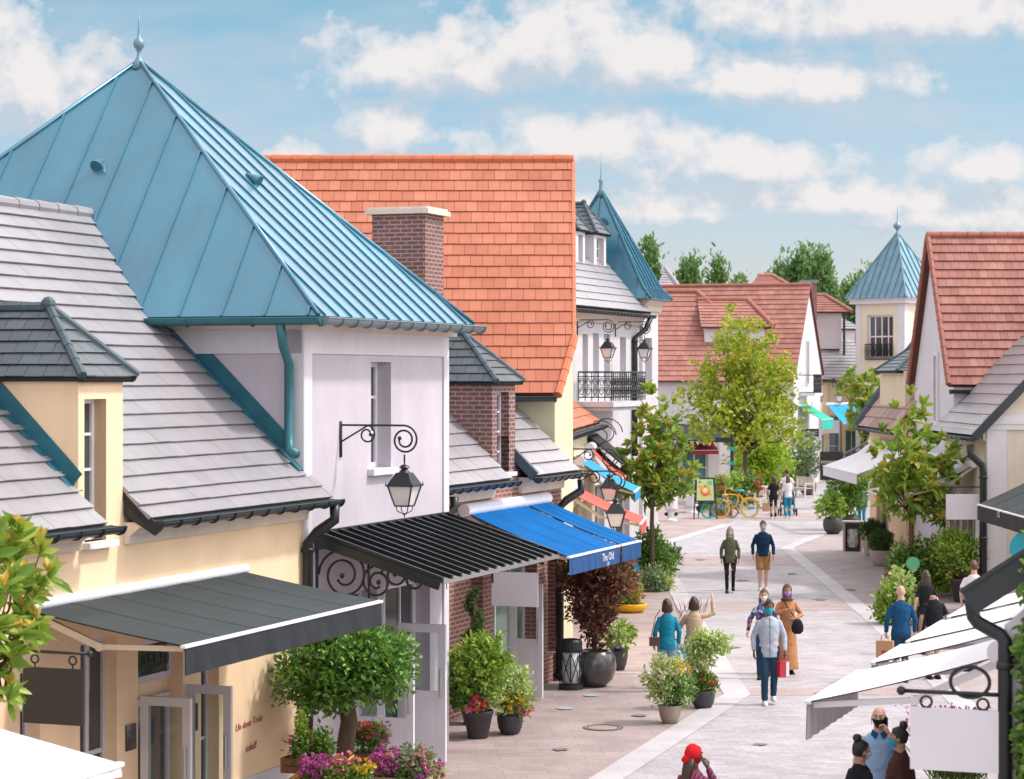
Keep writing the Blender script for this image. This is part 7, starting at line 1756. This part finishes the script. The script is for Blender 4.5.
    if kind == 'jacket' and trim:
        g = MB(); fy = lambda z: .142 - .05 * max(0, z - 1.3) / .2 + lx(z) + .012
        zs = [.80 + .66 * i / 10 for i in range(11)]; hw2 = trim[1]
        g.add([(-hw2 * (1 + .5 * (z - .8)), fy(z) - .004, z) for z in zs] + [(hw2 * (1 + .5 * (z - .8)), fy(z) - .004, z) for z in zs], [(i, i + 11, i + 12, i + 1) for i in range(10)]); g.build('shirt_front', M[trim[0]], tp)
    if kind == 'polo':
        g = MB()
        for s in (-1, 1): g.prism([(s*.012, .085, 1.46), (s*.075, .05, 1.50), (s*.09, .055, 1.44), (s*.045, .105, 1.40)], (0, .012, 0))
        g.build('collar', M['royal_cloth'], tp)
    # lower clothes
    kind, cm = legs
    if kind:
        g = MB(); g.rings([(0, lx(z), z, a + .014, b + .016) for z, a, b in tor[:2]] + [(0, lx(1.0), 1.0, .145, .115)], 16)
        for s in (-1, 1):
            h_, kn, an = legp[s]
            if kind == 'shorts': g.tube([h_ + V((0, 0, .06)), h_ - V((0, 0, .06)), h_.lerp(kn, .6), kn + V((0, 0, .02))], [.09, .105, .098, .095], 12)
            elif kind == 'skirt': pass
            else:
                w_ = 1.0 if kind == 'trousers' else (.86 if kind == 'slim' else 1.25)
                g.tube([h_ + V((0, 0, .06)), h_ - V((0, 0, .06)), h_.lerp(kn, .6), kn, kn.lerp(an, .5), an + V((0, 0, .0))], [.085, .098, .080 * w_, .066 * w_, .060 * w_, .055 * w_], 12)
        if kind == 'skirt':
            g = MB(); g.rings([(0, .02, .10, .23, .20), (0, .02, .4, .20, .18), (0, .01, .7, .185, .155), (0, 0, .92, .175, .13), (0, 0, 1.0, .14, .11)], 20)
        remesh(g, .014, 4, .0065, loc[1]).build('lower_clothes', M[cm], t, smooth=True, uv=False)
    for s in (-1, 1):
        an = legp[s][2]; g = MB(); z0 = an.z - .085
        g.tube([an + V((0, -.075, -.05)), an + V((0, -.02, -.035)), an + V((0, .06, -.048)), an + V((0, .14, -.062)), an + V((0, .19, -.066))], [.034, .046, .044, .040, .022], 10)
        g.box(an.x - .040, an.x + .040, an.y - .085, an.y + .185, z0 + .001, z0 + .022); g.build('shoe', M[shoes], t, smooth=True)
    if extra: extra(t, arms, k)
    return t

def held(name, label, cat, px, py, w, h, dp, mat, d, strap=.22, rz=0):
    """a bag hanging from a hand at picture point (px, py)"""
    c = P(px, py, d); t = thing(name, label, cat, Frame(c.x, c.y, R(rz)), (0, 0, 0)); t.location.z = c.z - strap - h
    m = MB(); m.add([(-w/2, -dp/2, 0), (w/2, -dp/2, 0), (w/2, dp/2, 0), (-w/2, dp/2, 0), (-w/2*1.02, -dp/2, h), (w/2*1.02, -dp/2, h), (w/2*1.02, dp/2, h), (-w/2*1.02, dp/2, h)], [(0,3,2,1),(0,1,5,4),(1,2,6,5),(2,3,7,6),(3,0,4,7),(4,5,6,7)]); b = m.build('body', M[mat], t)
    m = MB()
    for y in (-dp/2 + .01, dp/2 - .01): m.tube([(-w*.25, y, h), (-w*.18, y*.4, h + strap*.8), (0, 0, h + strap), (w*.18, y*.4, h + strap*.8), (w*.25, y, h)], .006, 5)
    m.build('handle', M[mat], t)
    return t, b

def gat(px, d): return (P(px, 0, d).x, d)
person('man in a pale grey hoodie and teal mask walking towards the viewer', gat(769, 38.6), 180, 1.76, skin='skin_brown', hair=('crop', 'hair_dark'), top=('jacket', 'knit_grey'), legs=('trousers', 'denim_dark'), shoes='shoe_white', mask='mask_teal', stride=.16, near=True, trim=('shoe_dark', .004))
person('woman in a dark floral blouse and white mask close behind the hooded man', gat(764, 41.9), 172, 1.64, True, 'skin_fair', ('long', 'hair_chestnut'), ('long', 'floral_cloth'), ('trousers', 'denim_dark'), mask='mask_white', stride=.12, armR=((.27, -.05, 1.16), (.31, .08, .93)), near=True)
def crossbag(t, arms, k):
    m = MB(); m.tube([(.10, .10, 1.47), (-.02, .155, 1.25), (-.15, .15, 1.08)], .010, 6); m.tube([(.10, -.06, 1.47), (-.05, -.14, 1.2), (-.2, .02, 1.06)], .010, 6); m.build('bag_strap', M['black_cloth'], t)
person('woman in a brown headscarf and rust dress with one hand at her chest', gat(787, 42.6), 186, 1.66, True, 'skin_tan', ('hijab', 'taupe_cloth'), ('dress', 'rust_cloth'), ('skirt', 'rust_cloth'), 'shoe_dark', 'mask_violet', .08, armL=((-.28, .03, 1.15), (-.10, .22, 1.10)), armR=((.25, .04, 1.17), (.03, .19, 1.27)), extra=crossbag, near=True)
c = P(797.5, 630, 42.3); t = thing('handbag', 'black shoulder bag on the hip of the woman in the brown headscarf', 'handbag', Frame(c.x, c.y, R(15)), (0, 0, 0)); t.location.z = c.z - .05; m = MB(); m.rings([(0, 0, -.02, .06, .04), (0, 0, .03, .115, .06), (0, 0, .12, .12, .06), (0, 0, .2, .09, .05), (0, 0, .25, .05, .03)], 16); m.build('body', M['black_cloth'], t, smooth=True)
t, b = held('shopping_bag', 'small red and white paper bag in the hooded man\'s hand', 'shopping bag', 783, 655, .18, .27, .10, 'red_paper', 38.5, .10, 25)
m = MB(); m.box(.03, .088, -.054, -.051, .01, .26); m.build('side_panel', M['white_cloth'], t)
person('fair haired woman in an olive jacket and black trousers beside the man in shorts', gat(730, 58.6), 178, 1.68, True, 'skin_fair', ('long', 'hair_blond'), ('jacket', 'olive_cloth'), ('slim', 'black_cloth'), 'shoe_dark', 'mask_blue', .17)
person('man in a navy jumper and tan shorts walking towards the viewer', gat(763, 59.2), 180, 1.80, skin='skin_fair', hair=('short', 'hair_brown'), top=('long', 'navy_cloth'), legs=('shorts', 'tan_cloth'), shoes='shoe_white', mask='mask_blue', stride=.10)
person('woman in a teal jacket and pale jeans seen from behind near the street pots', gat(667, 40.2), 6, 1.62, True, 'skin_fair', ('bob', 'hair_brown'), ('jacket', 'teal_cloth'), ('trousers', 'denim_pale'), 'shoe_white', stride=.08, near=True)
c = P(654.5, 640, 39.9); t = thing('handbag', 'small dark handbag at the side of the woman in the teal jacket', 'handbag', Frame(c.x, c.y, 0), (0, 0, 0)); t.location.z = c.z - .1; m = MB(); m.box(-.09, .09, -.04, .04, 0, .15); m.build('body', M['taupe_cloth'], t); m = MB(); m.tube([(-.06, 0, .15), (.02, .02, .5), (.10, .02, .62)], .008, 5); m.build('strap', M['taupe_cloth'], t)
person('woman in a beige trench coat waving with one raised arm', gat(694, 40.6), -8, 1.62, True, 'skin_fair', ('bob', 'hair_brown'), ('coat', 'beige_cloth'), ('slim', 'denim_dark'), 'shoe_dark', stride=.06, armR=((.37, .06, 1.43), (.345, .13, 1.69)), armL=((-.27, .08, 1.17), (-.22, .27, 1.30)), near=True, curl=.25)
held('tote_bag', 'patterned tote bag hanging between the two women seen from behind', 'bag', 683, 628, .22, .34, .07, 'print_bag', 40.3, .28, 10)
person('woman dressed all in black walking away at the street end', gat(773.5, 89), 0, 1.68, True, 'skin_tan', ('bob', 'hair_brown'), ('short', 'black_cloth'), ('slim', 'black_cloth'), 'shoe_white', stride=.10)
held('paper_bag', 'brown paper bag beside the woman dressed all in black', 'shopping bag', 766, 500, .26, .32, .12, 'kraft_paper', 89, .12)
person('woman with very long brown hair, white top and bright teal trousers', gat(788, 89.3), 4, 1.68, True, 'skin_fair', ('verylong', 'hair_chestnut'), ('long', 'white_cloth'), ('trousers', 'teal_trouser'), 'shoe_white', stride=.10, armR=((.22, .1, 1.2), (.16, .3, 1.08)))
person('man in a white shirt just beyond the very long haired woman', gat(787, 92), 0, 1.82, skin='skin_tan', hair=('short', 'hair_brown'), top=('short', 'white_cloth'), legs=('trousers', 'denim_pale'), stride=.08)
person('bald man in a blue jumper and jeans walking away beside the light green shrub', gat(901, 41.4), 2, 1.75, skin='skin_fair', hair=('bald', 'hair_dark'), top=('long', 'royal_cloth'), legs=('trousers', 'denim_dark'), stride=.06, near=True)
m = MB(); 
t, b = held('paper_bag', 'brown paper carrier bag with a red print in the bald man\'s hand', 'shopping bag', 885, 634, .30, .34, .13, 'kraft_paper', 41.2, .12, -20)
m = MB(); m.box(-.05, .06, -.069, -.066, .12, .17); m.build('printed_mark', M['red_paper'], t)
person('man in a black t-shirt with bowed head behind the white awnings', gat(934, 41.8), 10, 1.72, skin='skin_tan', hair=('short', 'hair_brown'), top=('short', 'black_cloth'), legs=('trousers', 'beige_cloth'), nod=-24, headturn=-30, lean=.08, near=True)
person('long haired woman in black between the bald man and the black t-shirt man', gat(926, 45.6), 12, 1.66, True, 'skin_fair', ('long', 'hair_brown'), ('short', 'black_cloth'), ('wide', 'black_cloth'), near=True)
person('man in a white t-shirt walking past the dark plant tub', gat(974, 46.8), -15, 1.76, skin='skin_fair', hair=('short', 'hair_chestnut'), top=('short', 'white_cloth'), legs=('trousers', 'denim_pale'), near=True)
person('woman with a high hair bun and black jumper in the talking trio', gat(860, 24.5), -60, 1.63, True, 'skin_tan', ('bun', 'hair_dark'), ('long', 'black_cloth'), ('trousers', 'black_cloth'), mask='mask_white', headturn=-12, near=True)
person('man in a light blue polo and black mask holding a phone to his ear', gat(879, 26.0), 172, 1.78, skin='skin_fair', hair=('bald', 'hair_dark'), top=('polo', 'sky_cloth'), legs=('trousers', 'navy_cloth'), mask='black_cloth', armL=((-.28, .20, 1.22), (-.105, .135, 1.47)), headturn=-6, near=True, curl=.9)
c = P(886, 722, 25.9); t = thing('phone', 'dark phone at the ear of the man in the light blue polo', 'phone', Frame(c.x, c.y, R(20)), (0, 0, 0)); t.location.z = c.z - .07; m = MB(); m.box(-.005, .005, -.036, .036, .0, .125); m.build('body', M['shoe_dark'], t)
person('woman in a brown wrap with braided hair facing the man in the polo', gat(900.5, 25.2), 75, 1.66, True, 'skin_tan', ('bun', 'hair_dark'), ('cape', 'brown_cloth'), ('trousers', 'brown_cloth'), mask='mask_teal', near=True)
person('woman in a red headscarf and striped shirt with a hand at her mouth', gat(693, 24.0), -35, 1.66, True, 'skin_deep', ('scarf', 'red_cloth'), ('long', 'striped_cloth'), ('trousers', 'denim_dark'), armR=((.25, .14, 1.24), (.075, .19, 1.49)), headturn=-24, near=True, curl=.9)
person('shopper in a grey blue top and teal trousers beyond the pavement litter bin', gat(862, 84), 150, 1.66, True, 'skin_fair', ('bob', 'hair_dark'), ('long', 'denim_pale'), ('trousers', 'teal_trouser'))
person('shopper dressed in dark clothes under the black name board', gat(844, 88), 200, 1.72, False, 'skin_tan', ('short', 'hair_dark'), ('long', 'black_cloth'), ('trousers', 'black_cloth'))
